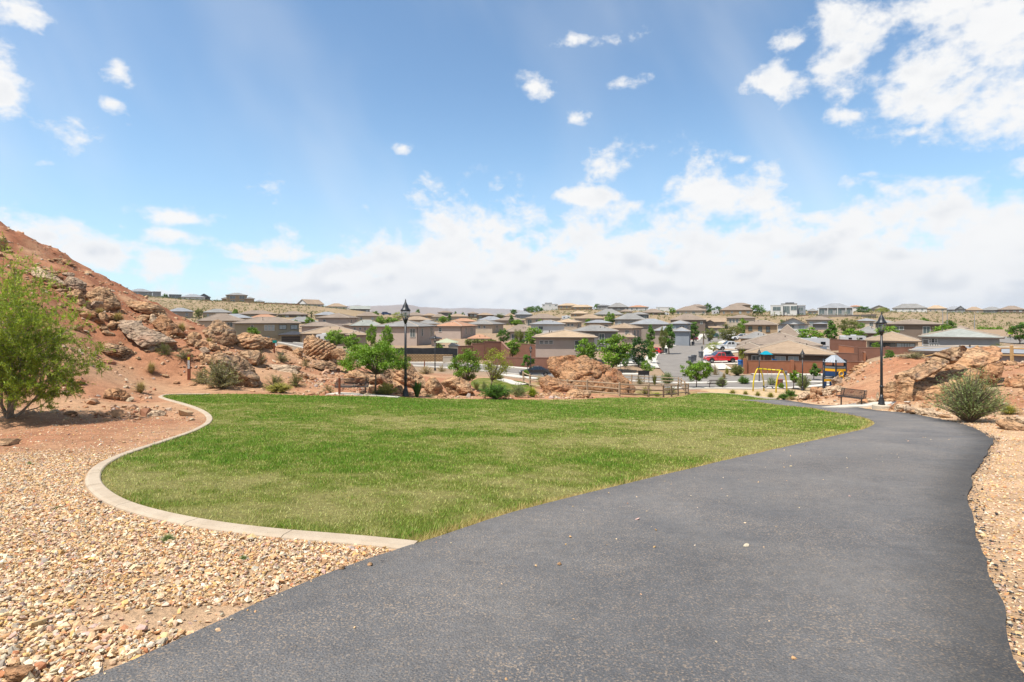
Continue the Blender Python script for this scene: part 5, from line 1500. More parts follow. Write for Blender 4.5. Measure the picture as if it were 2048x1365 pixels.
TT = [
 ('dense round street tree left of the leafy park tree', 'ash', 669, 659, 698, 104, 36, 0), ('second street tree left of the leafy park tree', 'ash', 702, 668, 700, 103, 34, 1),
 ('bright shrub like tree before the olive walled house', 'ash', 504, 654, 680, 92, 24, 2), ('slim light green tree between grey roofed houses', 'ash', 743, 650, 690, 112, 22, 3),
 ('bright street tree right of the beige gable end house', 'ash', 1172, 677, 730, 96, 42, 1), ('largest street tree before the driveway', 'ash', 1227, 667, 740, 93, 64, 2), ('dark leaved street tree beside the largest one', 'plum', 1277, 674, 720, 100, 42, 0),
 ('small bright tree right of the dark leaved street tree', 'ash', 1303, 685, 716, 104, 20, 3), ('dark conical tree at the first left driveway', 'cone', 1301, 650, 684, 128, 24, 0), ('tall pair of conical trees along the street', 'cone', 1338, 648, 694, 126, 34, 1), ('slim pale tree in front of the conical pair', 'airy', 1326, 655, 692, 122, 20, 0),
 ('dark tree halfway up the left side of the street', 'cone', 1388, 641, 676, 160, 26, 2), ('large airy olive tree on the right of the street', 'airy', 1462, 650, 690, 150, 60, 1), ('small grey green tree at the top of the street', 'airy', 1421, 655, 672, 170, 24, 2),
 ('yellow green shrub tree beside the white work truck', 'mesq', 1427, 684, 704, 117, 30, 0), ('palm like yellow clump left of the white work truck', 'mesq', 1437, 684, 702, 119, 14, 1),
 ('bright leafy tree before the white motorhome', 'ash', 1622, 656, 684, 124, 54, 3), ('tall narrow tree behind the motorhome', 'cone', 1663, 642, 684, 120, 32, 3), ('grey green spreading tree below the glass fronted house', 'airy', 1697, 638, 676, 150, 42, 0),
 ('round bright tree behind the third lamp post', 'ash', 1774, 651, 690, 112, 40, 0), ('bright tree at the corner of the brown two storey house', 'ash', 1888, 650, 680, 112, 40, 2), ('dark tree behind the corner tree of the brown house', 'dense', 1896, 641, 668, 140, 28, 1),
 ('small light tree on the slope below the ridge houses', 'ash', 1849, 635, 645, 190, 14, 1), ('dark tree at the road by the school sign', 'dense', 2040, 646, 685, 110, 42, 2),
 ('round dark tree on the ridge left of the white modern house', 'dense', 1516, 610, 632, 255, 28, 0), ('dark ridge tree behind the motorhome on the ridge', 'dense', 1434, 613, 630, 270, 22, 1), ('tall ridge tree right of the cream house', 'dense', 1414, 607, 632, 268, 18, 2), ('small green tree before the cream ridge house', 'ash', 1345, 616, 632, 240, 12, 0),
 ('bright tree above the taupe gabled house', 'ash', 1487, 636, 662, 168, 20, 2), ('bright round tree among grey roofs', 'ash', 1219, 625, 645, 190, 24, 3), ('light green tree left of the beige gable end house', 'ash', 1068, 654, 700, 118, 34, 0),
 ('dark leafy tree behind the red block wall', 'dense', 1006, 658, 690, 124, 26, 2), ('grey green tree behind the red block wall', 'airy', 1038, 658, 695, 122, 26, 2), ('young tree above the roadside block wall', 'ash', 1025, 678, 718, 104, 30, 1), ('russet leaved shrub behind the block wall', 'plum', 1049, 676, 700, 116, 16, 2),
 ('tall dark tree right of the grey roofed row', 'cone', 1023, 629, 655, 172, 14, 1), ('bright tree in the middle of the grey roofed row', 'ash', 1036, 639, 655, 168, 22, 2), ('olive tree among the farthest centre roofs', 'airy', 1000, 628, 640, 230, 18, 1), ('bright tree left of the orange tiled roofs', 'ash', 886, 632, 648, 190, 18, 0), ('dark narrow tree left of the orange tiled roofs', 'cone', 899, 627, 646, 195, 10, 2),
 ('lone round tree against the far mountains', 'dense', 835, 619, 634, 330, 10, 0), ('yellow green tree at the far gap', 'mesq', 796, 624, 640, 270, 26, 1), ('bright tree left of the first lamp post top', 'ash', 784, 635, 656, 172, 30, 1), ('bright tree by the grey roof near the first lamp post', 'ash', 762, 632, 656, 178, 20, 3),
 ('tiny dark tree before the mountains', 'cone', 911, 623, 636, 310, 9, 0), ('small dark ridge tree at the centre gap', 'dense', 926, 625, 640, 300, 9, 1), ('green ridge tree left of the white ridge house', 'dense', 1027, 619, 632, 300, 15, 2), ('dark ridge tree beside the white ridge house', 'dense', 1078, 612, 628, 330, 18, 1), ('dark tree on the red ridge bank', 'dense', 1062, 613, 630, 335, 18, 0),
 ('small round tree by the upper orange roof', 'ash', 619, 635, 654, 168, 18, 1), ('dark cypress behind the olive walled house', 'cypress', 622, 622, 640, 205, 5, 0), ('bright tree at the far end of the left slope', 'ash', 751, 622, 636, 245, 12, 2), ('bright tree right of the hill end roofs', 'ash', 470, 618, 634, 205, 12, 3), ('soft tree behind the end of the red hill', 'airy', 398, 616, 636, 195, 18, 2), ('dark green tree beside the black and white hill house', 'dense', 331, 588, 606, 322, 13, 2),
 ('green tree behind the grey ridge block house', 'dense', 1195, 608, 624, 320, 14, 0), ('hedge like tree before the silver pickup', 'dense', 1250, 715, 730, 98, 14, 1), ('dark shrub tree beyond the driveway', 'plum', 1283, 716, 730, 99, 18, 1), ('lime tree behind the mesh fence', 'ash', 877, 687, 704, 108, 16, 2),
 ('bushy tree among right ridge houses', 'dense', 1727, 613, 630, 285, 26, 2), ('yellow green tree behind the third lamp top', 'mesq', 1765, 615, 630, 285, 26, 0), ('dark tree at the white gable house side', 'dense', 1495, 612, 630, 262, 8, 2),
 ('small green tree before the cream porch house', 'ash', 1081, 639, 654, 166, 14, 1), ('green clump before the long grey roofed house', 'ash', 1176, 637, 652, 170, 12, 2), ('bright tree behind the orange tan small house', 'ash', 1140, 636, 648, 172, 12, 3), ('round green tree under the white ridge house with orange roof', 'ash', 1272, 630, 642, 200, 14, 0),
 ('dark tree between the street and the wide grey roof', 'dense', 1352, 650, 676, 158, 16, 1), ('green tree left of the taupe gabled house', 'ash', 1376, 634, 650, 190, 14, 2), ('leafy tree at the corner of the grey brown roofed house', 'ash', 1522, 640, 660, 172, 18, 3), ('green tree over the long side roof', 'dense', 1566, 640, 660, 165, 14, 0), ('bushy green mass below the spreading grey green tree', 'ash', 1706, 657, 680, 128, 40, 1),
 ('young green tree behind the low terracotta wall', 'ash', 1752, 684, 704, 106, 14, 2), ('bright bush tree by the light grey cream house', 'ash', 1722, 646, 662, 165, 16, 3), ('green tree left of the brown two storey house', 'ash', 1760, 640, 656, 170, 14, 0), ('green bushy tree under the block wall houses', 'ash', 1046, 684, 704, 112, 18, 2), ('leafy green tree beside the pale grey roofed house', 'ash', 775, 650, 684, 108, 24, 0), ('small bright tree by the tan orange slope house', 'ash', 690, 634, 650, 185, 14, 1), ('green tree between the low tan roof and the grey roof', 'dense', 592, 640, 660, 160, 12, 2),
 ('low shrub tree left of the swing brick wall', 'mesq', 1484, 694, 718, 104, 12, 2), ('young tree behind the brick yard wall', 'airy', 1716, 676, 710, 108, 14, 1), ('green clump behind the brown yard wall', 'dense', 1779, 700, 716, 92, 18, 0),
]
for lab, kd, px, yt, yb, Y, w, var in TT:
    town_tree(lab, kd, px, yt, yb, Y, w, var)

def palm(label, px, ytop, ybase, Yr, w, seed=0):
    Y = dep(Yr); r = np.random.RandomState(seed)
    x = (px - CX) / FPX * Y; z0 = min(gz(x, Y), (HY - ybase) / FPX * Y); H = (HY - ytop) / FPX * Y - z0; R_ = w / FPX * Y / 2
    o = empty('palm', (x, Y, z0), 0, label, 'palm', 'low palms about the town')
    MB().tube([(0, 0, -.3), (0, 0, H * .35), (0, 0, H - R_ * 0.9)], [.28, .22, .18], 8).build('trunk', bark, o)
    V = []; Fc = []
    for k in range(30):
        a = r.uniform(0, 6.28); e = r.uniform(-0.3, 1.3)
        d = np.array([math.cos(a) * math.cos(e), math.sin(a) * math.cos(e), math.sin(e)]); sd = np.array([-math.sin(a), math.cos(a), 0])
        c0 = np.array([0, 0, H - R_ * .9])
        for j in range(-3, 4):
            dd = d + sd * j * 0.16; n = len(V)
            tip = c0 + dd * R_ * 1.0 + np.array([0, 0, -0.12 * R_]); st = c0 + d * R_ * 0.4
            V += [st - sd * .02, st + sd * .02, tip]
            Fc.append((n, n + 1, n + 2))
        n = len(V); V += [c0 - sd * .02, c0 + sd * .02, c0 + d * R_ * .4]; Fc.append((n, n + 1, n + 2))
    obj('crown', mesh_np('crown', np.array(V), np.array(Fc), LM['olive'], np.full((len(V), 3), 1.1)), o)
for k_, (lab, px, yt, yb, Y, w) in enumerate([('fan palm left of the white modern ridge house', 1515, 622, 634, 240, 14), ('second fan palm left of the white modern ridge house', 1525, 622, 634, 240, 12), ('fan palm before the white modern ridge house', 1549, 622, 634, 238, 12), ('fan palm at the entrance of the white modern ridge house', 1562, 622, 634, 238, 12), ('fan palm before the glass fronted ridge house', 1691, 622, 634, 228, 14), ('fan palm at the grey retaining wall end', 1744, 620, 632, 260, 14), ('low fan palm beside the pale flat roof', 1997, 683, 705, 72, 40), ('palm like shrub halfway up the street', 1407, 660, 682, 158, 18)]):
    palm(lab, px, yt, yb, Y, w, k_)

# scrub on the far slopes: nobody could count it
r = np.random.RandomState(31)
n = 5600
X = np.concatenate([r.uniform(-330, -60, n), r.uniform(-60, 420, n)]); Y = np.concatenate([r.uniform(210, 480, n), r.uniform(225, 470, n)])
ok = (fbm2(X, Y, 0.03, 3, 2.0) > 0.36)
X, Y = X[ok], Y[ok]; N = len(X); S = r.uniform(0.5, 1.5, N)
k = 7
C = np.stack([X, Y, hz(X, Y)], 1)[:, None, :] + (r.normal(0, 0.45, (N, k, 3)) * np.array([1, 1, .5]) + np.array([0, 0, .5])) * S[:, None, None]
V, Fc, c = leaf_quads(C.reshape(-1, 3), 0.55, 0.7, r, shade=np.repeat(r.uniform(.45, 1.0, N), k))
tag(obj('desert_scrub', mesh_np('desert_scrub', V, Fc, LM['olive'], c)), 'low dusty desert scrub dotted over the far slopes', 'scrub', kind='stuff')

# ---------------------------------------------------------------- roads and pavements of the town
road_m = mat('street asphalt', (0.225, 0.20, 0.175), (0.29, 0.26, 0.23), 0.5, 0.9, 0.1, 40.0, spec=0.15)
walk_m = mat('pale pavement concrete', (0.60, 0.55, 0.47), (0.70, 0.65, 0.57), 0.8, 0.9, 0.1, 20.0, spec=0.15)
def wp(*pts):
    return [at(px, 0, Y)[:2] for px, Y in pts]
CROSS = wp((560, 104), (700, 101), (870, 94), (1000, 90), (1100, 88), (1250, 86), (1400, 85), (1550, 84), (1700, 84), (1900, 85), (2100, 88))
strip(CROSS, 7.6, 0.09, road_m, 'road', 1.0, 0.0, 'grey road crossing below the park')
STREET = wp((1398, 88), (1372, 100), (1360, 115), (1360, 140), (1378, 165), (1397, 190), (1422, 222), (1440, 245))
strip(STREET, 9.5, 0.12, road_m, 'street', 1.5, 0.0, 'residential street climbing between the houses')
def offset(line, d):
    L = resample(chaikin(line, 2), 1.0); T = np.gradient(L, axis=0); T /= np.linalg.norm(T, axis=1)[:, None]
    return L + np.stack([-T[:, 1], T[:, 0]], 1) * d
sL = offset(STREET, 6.0)[10:]; sR = offset(STREET, -6.0)[10:]
strip(sL, 2.4, 0.20, walk_m, 'pavement', 1.2, 0.15, 'pale pavement on the tree lined side of the street')
strip(sR, 2.4, 0.20, walk_m, 'pavement', 1.2, 0.15, 'pale pavement on the side of the red pickup')
cN = offset(CROSS, -4.6)
strip(cN, 1.3, 0.22, walk_m, 'pavement', 1.2, 0.18, 'pale pavement on the park side of the crossing road')
cF = offset(CROSS, 4.6)
strip(cF[cF[:, 0] < 22], 1.3, 0.22, walk_m, 'pavement', 1.2, 0.18, 'pale pavement along the block wall across the road')
strip(cF[cF[:, 0] > 37], 1.3, 0.22, walk_m, 'pavement', 1.2, 0.18, 'pale pavement along the brick wall across the road')
for lab, P in (('driveway before the largest street tree', wp((1235, 99), (1290, 104), (1318, 112), (1300, 118), (1235, 112))), ('driveway of the grey house on the left of the street', wp((1300, 128), (1330, 140), (1335, 150), (1300, 146))),
               ('driveway of the red pickup', wp((1405, 106), (1475, 104), (1480, 111), (1408, 114))), ('driveway of the white work truck', wp((1425, 122), (1490, 122), (1490, 132), (1425, 132)))):
    tag(sheet('driveway', resample(np.array(P + P[:1]), 1.5)[:-1], 0.16, walk_m, 2.0, 0.1), 'pale concrete ' + lab, kind='structure')
tag(sheet('parking_area', resample(np.array((lambda p: p + p[:1])(wp((1330, 70.5), (1400, 70.5), (1500, 71.5), (1590, 74), (1640, 78), (1640, 80.5), (1500, 80), (1380, 80.5), (1320, 80)))), 1.2)[:-1], 0.10, road_m, 1.5), 'grey parking strip between playground and road', kind='structure')
strip(wp((1345, 70), (1400, 69.6), (1470, 70), (1540, 70.8), (1600, 73), (1660, 77)), 1.4, 0.14, walk_m, 'pavement', 1.0, 0.15, 'pale pavement behind the swings')
strip(wp((995, 66), (1010, 60), (1030, 56.5), (1047, 56)), 1.6, 0.10, walk_m, 'path', 0.8, 0.1, 'curved pale concrete walk near the black car')
strip(wp((1010, 76), (1040, 72), (1080, 74), (1130, 80)), 3.0, 0.12, walk_m, 'pavement', 0.8, 0.1, 'pale concrete apron in front of the black car')
strip(wp((1955, 160), (1990, 150), (2030, 132), (2080, 118), (2160, 108)), 10.0, 0.12, road_m, 'road', 2.0, 0.0, 'road past the school sign at the picture edge')

# ---------------------------------------------------------------- houses
def tile_m(name, c1, c2):
    m, nt, b = new_mat(name)
    t = nd(nt, 'ShaderNodeTexCoord'); v = t.outputs['Object']
    f = ramp(nt, noise_node(nt, vmath(nt, 'MULTIPLY', v, (1.6, 1.6, 5.0)), 1.0, 3, 0.75).outputs[0], [(0.3, 0.0), (0.7, 1.0)])
    c = mixc(nt, f, c1, c2)
    f2 = noise_node(nt, v, 0.25, 3, 0.6).outputs[0]
    c = mixc(nt, 1.0, c, ramp(nt, f2, [(0.3, 0.85), (0.7, 1.12)]), 'MULTIPLY')
    w = nd(nt, 'ShaderNodeTexWave', wave_type='BANDS', bands_direction='Z', wave_profile='SAW'); w.inputs['Scale'].default_value = 2.1; w.inputs['Distortion'].default_value = 0.15
    nt.links.new(v, w.inputs['Vector'])
    c = mixc(nt, 1.0, c, ramp(nt, w.outputs[0], [(0.0, 0.86), (0.25, 1.0), (1.0, 1.05)]), 'MULTIPLY')
    nt.links.new(c, b.inputs['Base Color']); b.inputs['Roughness'].default_value = 0.85; b.inputs['Specular IOR Level'].default_value = 0.2
    bn = nd(nt, 'ShaderNodeBump'); bn.inputs['Strength'].default_value = 0.6; bn.inputs['Distance'].default_value = 0.08
    nt.links.new(w.outputs[0], bn.inputs['Height']); nt.links.new(bn.outputs[0], b.inputs['Normal'])
    return m
RF = {'tan': tile_m('tan roof tiles', (0.33, 0.235, 0.155), (0.43, 0.315, 0.215)), 'brown': tile_m('brown roof tiles', (0.25, 0.19, 0.145), (0.34, 0.265, 0.205)), 'grey': tile_m('grey roof tiles', (0.235, 0.225, 0.21), (0.33, 0.315, 0.295)),
      'blue': tile_m('blue grey roof tiles', (0.26, 0.265, 0.275), (0.36, 0.365, 0.375)), 'green': tile_m('grey green roof tiles', (0.29, 0.30, 0.265), (0.40, 0.41, 0.37)), 'orange': tile_m('orange roof tiles', (0.42, 0.215, 0.125), (0.54, 0.30, 0.185)),
      'sand': tile_m('sand roof tiles', (0.44, 0.315, 0.20), (0.55, 0.41, 0.275)), 'white': mat('pale flat roofing', (0.52, 0.51, 0.49), (0.62, 0.61, 0.58), 1.0, 0.8), 'dark': mat('dark metal roofing', (0.035, 0.035, 0.04), (0.06, 0.06, 0.065), 2.0, 0.6)}
def stucco(name, c):
    return mat('stucco ' + name, tuple(q * 0.93 for q in c), tuple(min(1, q * 1.06) for q in c), 0.7, 0.92, 0.12, 12.0, spec=0.12)
WL = {k: stucco(k, c) for k, c in {'cream': (0.56, 0.47, 0.36), 'beige': (0.50, 0.40, 0.30), 'taupe': (0.40, 0.33, 0.27), 'tan': (0.42, 0.30, 0.185), 'grey': (0.34, 0.335, 0.325), 'dgrey': (0.20, 0.195, 0.19), 'white': (0.70, 0.68, 0.64),
                                    'brown': (0.155, 0.115, 0.085), 'olive': (0.37, 0.315, 0.215), 'pink': (0.52, 0.41, 0.34), 'bluegrey': (0.30, 0.32, 0.345), 'dbrown': (0.21, 0.16, 0.125)}.items()}
trim_m = mat('white window trim', (0.62, 0.60, 0.56), None, rough=0.6)
dark_trim = mat('dark brown trim', (0.07, 0.055, 0.045), None, rough=0.6)
fascia_m = mat('brown fascia board', (0.13, 0.10, 0.08), None, rough=0.7)
cap_m = mat('pale ridge tiles', (0.44, 0.36, 0.28), (0.52, 0.43, 0.34), 2.0, 0.85)
m, nt, b = new_mat('window glass')
b.inputs['Base Color'].default_value = (0.06, 0.085, 0.095, 1); b.inputs['Roughness'].default_value = 0.06; b.inputs['Specular IOR Level'].default_value = 0.9
gn = noise_node(nt, nd(nt, 'ShaderNodeTexCoord').outputs['Object'], 0.8, 2, 0.5)
nt.links.new(mixc(nt, gn.outputs[0], (0.03, 0.04, 0.045), (0.16, 0.20, 0.20)), b.inputs['Base Color'])
glass_m = m
blind_m = mat('window with pale blind', (0.30, 0.36, 0.36), (0.42, 0.47, 0.46), 1.0, 0.25, spec=0.8)
door_dark = mat('dark brown garage door', (0.055, 0.045, 0.04), (0.075, 0.06, 0.05), 2.0, 0.6)
door_white = mat('white garage door', (0.60, 0.57, 0.52), (0.66, 0.63, 0.58), 2.0, 0.6)
_WM = {}
def window(root, p, w, h, ang, trim=trim_m, glass=None, mull=True):
    """frame set into the wall at p (centre, on the wall face), turned by ang; its pane is a sub-part"""
    key = (round(w, 1), round(h, 1), trim.name, mull)
    if key not in _WM:
        w2, h2 = key[0], key[1]
        mb = MB(); t = 0.09
        mb.box((0, 0, h2 / 2), (w2 + t, 0.10, t)); mb.box((0, 0, -h2 / 2), (w2 + t * 1.6, 0.16, t))
        mb.box((-w2 / 2, 0, 0), (t, 0.10, h2)); mb.box((w2 / 2, 0, 0), (t, 0.10, h2))
        if mull:
            if w2 > 1.1:
                mb.box((0, 0, 0), (t * 0.7, 0.08, h2))
            else:
                mb.box((0, 0, 0), (w2, 0.08, t * 0.7))
        _WM[key] = (mb.mesh('window', trim), MB().box((0, 0.01, 0), (w2, 0.04, h2)).mesh('pane', glass_m), MB().box((0, 0.01, 0), (w2, 0.04, h2)).mesh('pane', blind_m))
    fm, gm, bm_ = _WM[key]
    o = obj('window', fm, root, p)
    o.rotation_euler = (0, 0, ang)
    obj('pane', bm_ if glass == 'blind' else gm, o)
    return o

def block(root, xl, xr, yr, ye, Y, D=None, rot=0.0, wall='beige', roof='tan', kind='hip', wins='auto', over=0.55, ybase=None, caps=True, front=None, fascia=True, trim=trim_m):
    """one body of a house in world position: wall, roof, windows as parts of root"""
    A = (xr - xl) * Y / FPX
    sr, cr = abs(math.sin(rot)), math.cos(rot)
    rel = rot
    face = -math.atan(((xl + xr) / 2 - CX) / FPX)      # houses stand square to the line of sight, give or take rot
    rot = rot + face
    A = A * math.cos(face)
    if D is None:
        D = min(max(0.8 * A, 7.5), 13.5)
    W = max((A - D * sr) / cr, 3.0)
    dist_ = D / 2 * cr + W / 2 * sr; cx_ = ((xl + xr) / 2 - CX) / FPX * Y - math.sin(face) * dist_; cy_ = Y + math.cos(face) * dist_
    R = Matrix.Rotation(rot, 3, 'Z'); O = Vector(root.location)
    def wv(x, y, z):
        q = R @ Vector((x, y, 0)); return Vector((q.x + cx_, q.y + cy_, z)) - O
    ze = (HY - ye) / FPX * Y
    zr = max((HY - yr) / FPX * (Y + min(W, D) * 0.45), ze + (0.25 if kind == 'flat' else 0.6))
    cor = [R @ Vector((sx * W / 2, sy * D / 2, 0)) for sx in (-1, 1) for sy in (-1, 1)]
    zb = min(gz(c_.x + cx_, c_.y + cy_) for c_ in cor) - 0.4
    if ybase is not None:
        zb = min(zb, (HY - ybase) / FPX * Y)
    w2, d2 = W / 2 - over, D / 2 - over
    if kind == 'flat':
        w2, d2 = W / 2, D / 2
    mb = MB()
    q = [wv(-w2, -d2, zb), wv(w2, -d2, zb), wv(w2, d2, zb), wv(-w2, d2, zb)]
    zt = zr if kind == 'flat' else ze + 0.02
    t_ = [v - Vector((0, 0, zb - zt)) for v in q]
    mb.add(q + t_, [(0, 1, 5, 4), (1, 2, 6, 5), (2, 3, 7, 6), (3, 0, 4, 7), (4, 5, 6, 7)])
    if kind == 'gable':                    # gable end faces the camera
        mb.add([wv(-w2, -d2, ze), wv(w2, -d2, ze), wv(0, -d2, zr - 0.12), wv(-w2, d2, ze), wv(w2, d2, ze), wv(0, d2, zr - 0.12)], [(0, 1, 2), (5, 4, 3)])
    elif kind == 'gablex':
        mb.add([wv(-w2, -d2, ze), wv(-w2, d2, ze), wv(-w2, 0, zr - 0.12), wv(w2, -d2, ze), wv(w2, d2, ze), wv(w2, 0, zr - 0.12)], [(2, 1, 0), (3, 4, 5)])
    wo_ = mb.build('wall', WL[wall], root)
    e = [wv(-W / 2, -D / 2, ze), wv(W / 2, -D / 2, ze), wv(W / 2, D / 2, ze), wv(-W / 2, D / 2, ze)]
    up = Vector((0, 0, 0.20)); e2 = [v + up for v in e]
    ridge_lines = []
    if kind == 'flat':
        rb = MB(); c0 = wv(0, 0, zr)
        q4 = [wv(-W / 2 - .12, -D / 2 - .12, zr - .35), wv(W / 2 + .12, -D / 2 - .12, zr - .35), wv(W / 2 + .12, D / 2 + .12, zr - .35), wv(-W / 2 - .12, D / 2 + .12, zr - .35)]
        rb.add(q4 + [v + Vector((0, 0, .45)) for v in q4], [(3, 2, 1, 0), (4, 5, 6, 7), (0, 1, 5, 4), (1, 2, 6, 5), (2, 3, 7, 6), (3, 0, 4, 7)])
        ro = rb.build('roof', RF[roof], root)
    else:
        rb = MB()
        if kind == 'hip':
            if W >= D:
                a, b_ = wv(-(W - D) / 2 - 0.01, 0, zr), wv((W - D) / 2 + 0.01, 0, zr)
                rb.add(e2 + [a, b_], [(0, 1, 5, 4), (1, 2, 5), (2, 3, 4, 5), (3, 0, 4)])
                ridge_lines = [(e2[0], a), (e2[3], a), (e2[1], b_), (e2[2], b_), (a, b_)]
            else:
                a, b_ = wv(0, -(D - W) / 2 - 0.01, zr), wv(0, (D - W) / 2 + 0.01, zr)
                rb.add(e2 + [a, b_], [(0, 1, 4), (1, 2, 5, 4), (2, 3, 5), (3, 0, 4, 5)])
                ridge_lines = [(e2[0], a), (e2[1], a), (e2[2], b_), (e2[3], b_), (a, b_)]
        elif kind == 'gable':
            a, b_ = wv(0, -D / 2, zr), wv(0, D / 2, zr)
            rb.add(e2 + [a, b_], [(1, 2, 5, 4), (3, 0, 4, 5)]); rb.add([e[0], e[1], a, a - up, e2[0], e2[1]], [(0, 3, 2, 4), (3, 1, 5, 2)])
            ridge_lines = [(a, b_)]
        else:
            a, b_ = wv(-W / 2, 0, zr), wv(W / 2, 0, zr)
            rb.add(e2 + [a, b_], [(0, 1, 5, 4), (2, 3, 4, 5)]); rb.add([e[3], e[0], a, a - up, e2[3], e2[0]], [(0, 3, 2, 4), (3, 1, 5, 2)]); rb.add([e[1], e[2], b_, b_ - up, e2[1], e2[2]], [(0, 3, 2, 4), (3, 1, 5, 2)])
            ridge_lines = [(a, b_)]
        ro = rb.build('roof', RF[roof], root)
        fb = MB().add(e + e2, [(0, 1, 5, 4), (1, 2, 6, 5), (2, 3, 7, 6), (3, 0, 4, 7), (3, 2, 1, 0)])
        fb.build('fascia', fascia_m, root)
        if Y < 175 and roof != 'dark':
            rr_ = random.Random(int(xl + yr))
            for _ in range(2):
                u_, v_ = rr_.uniform(-.25, .25), rr_.uniform(-.3, -.1)
                p_ = wv(W * u_, D * v_, ze + .2 + (zr - ze - .2) * (1 - abs(v_) * 2) * .95)
                MB().tube([p_ - Vector((0, 0, .2)), p_ + Vector((0, 0, .38))], .09, 6).build('roof_vent', fascia_m, root)
        if caps and Y < 190:
            cb_ = MB()
            for p0, p1 in ridge_lines:
                cb_.tube([p0 + Vector((0, 0, .03)), p1 + Vector((0, 0, .03))], 0.10, 5, False)
            cb_.build('ridge_cap', cap_m, root)
    # windows
    faces = {'f': (wv, w2, -d2, 0.0)}
    def put(face, u, top, w, h, glass=None, tr=None, mull=True):
        if face == 'f':
            p = wv(-w2 + 2 * w2 * u, -d2 - 0.03, zt - top - h / 2); ang = rot
        elif face == 'r':
            p = wv(w2 + 0.03, -d2 + 2 * d2 * u, zt - top - h / 2); ang = rot + math.pi / 2
        else:
            p = wv(-w2 - 0.03, d2 - 2 * d2 * u, zt - top - h / 2); ang = rot - math.pi / 2
        window(root, p, w, h, ang, tr or trim, glass, mull)
    if wins == 'auto':
        rr = random.Random(int(xl * 7 + ye))
        n = max(2, int(W / 4.2))
        for k in range(n):
            put('f', (k + 0.5 + rr.uniform(-.18, .18)) / n, 0.55, rr.choice((0.9, 1.2, 1.6)), rr.choice((1.1, 1.4)), rr.choice((None, 'blind')))
        if sr > 0.1:
            put('r' if rel < 0 else 'l', 0.35, 0.55, 1.2, 1.3)
            put('r' if rel < 0 else 'l', 0.7, 0.55, 0.9, 1.3)
    elif wins:
        for wd in wins:
            put(*wd)
    return dict(wv=wv, W=W, D=D, w2=w2, d2=d2, ze=ze, zr=zr, zb=zb, put=put, Y=Y, rot=rot)

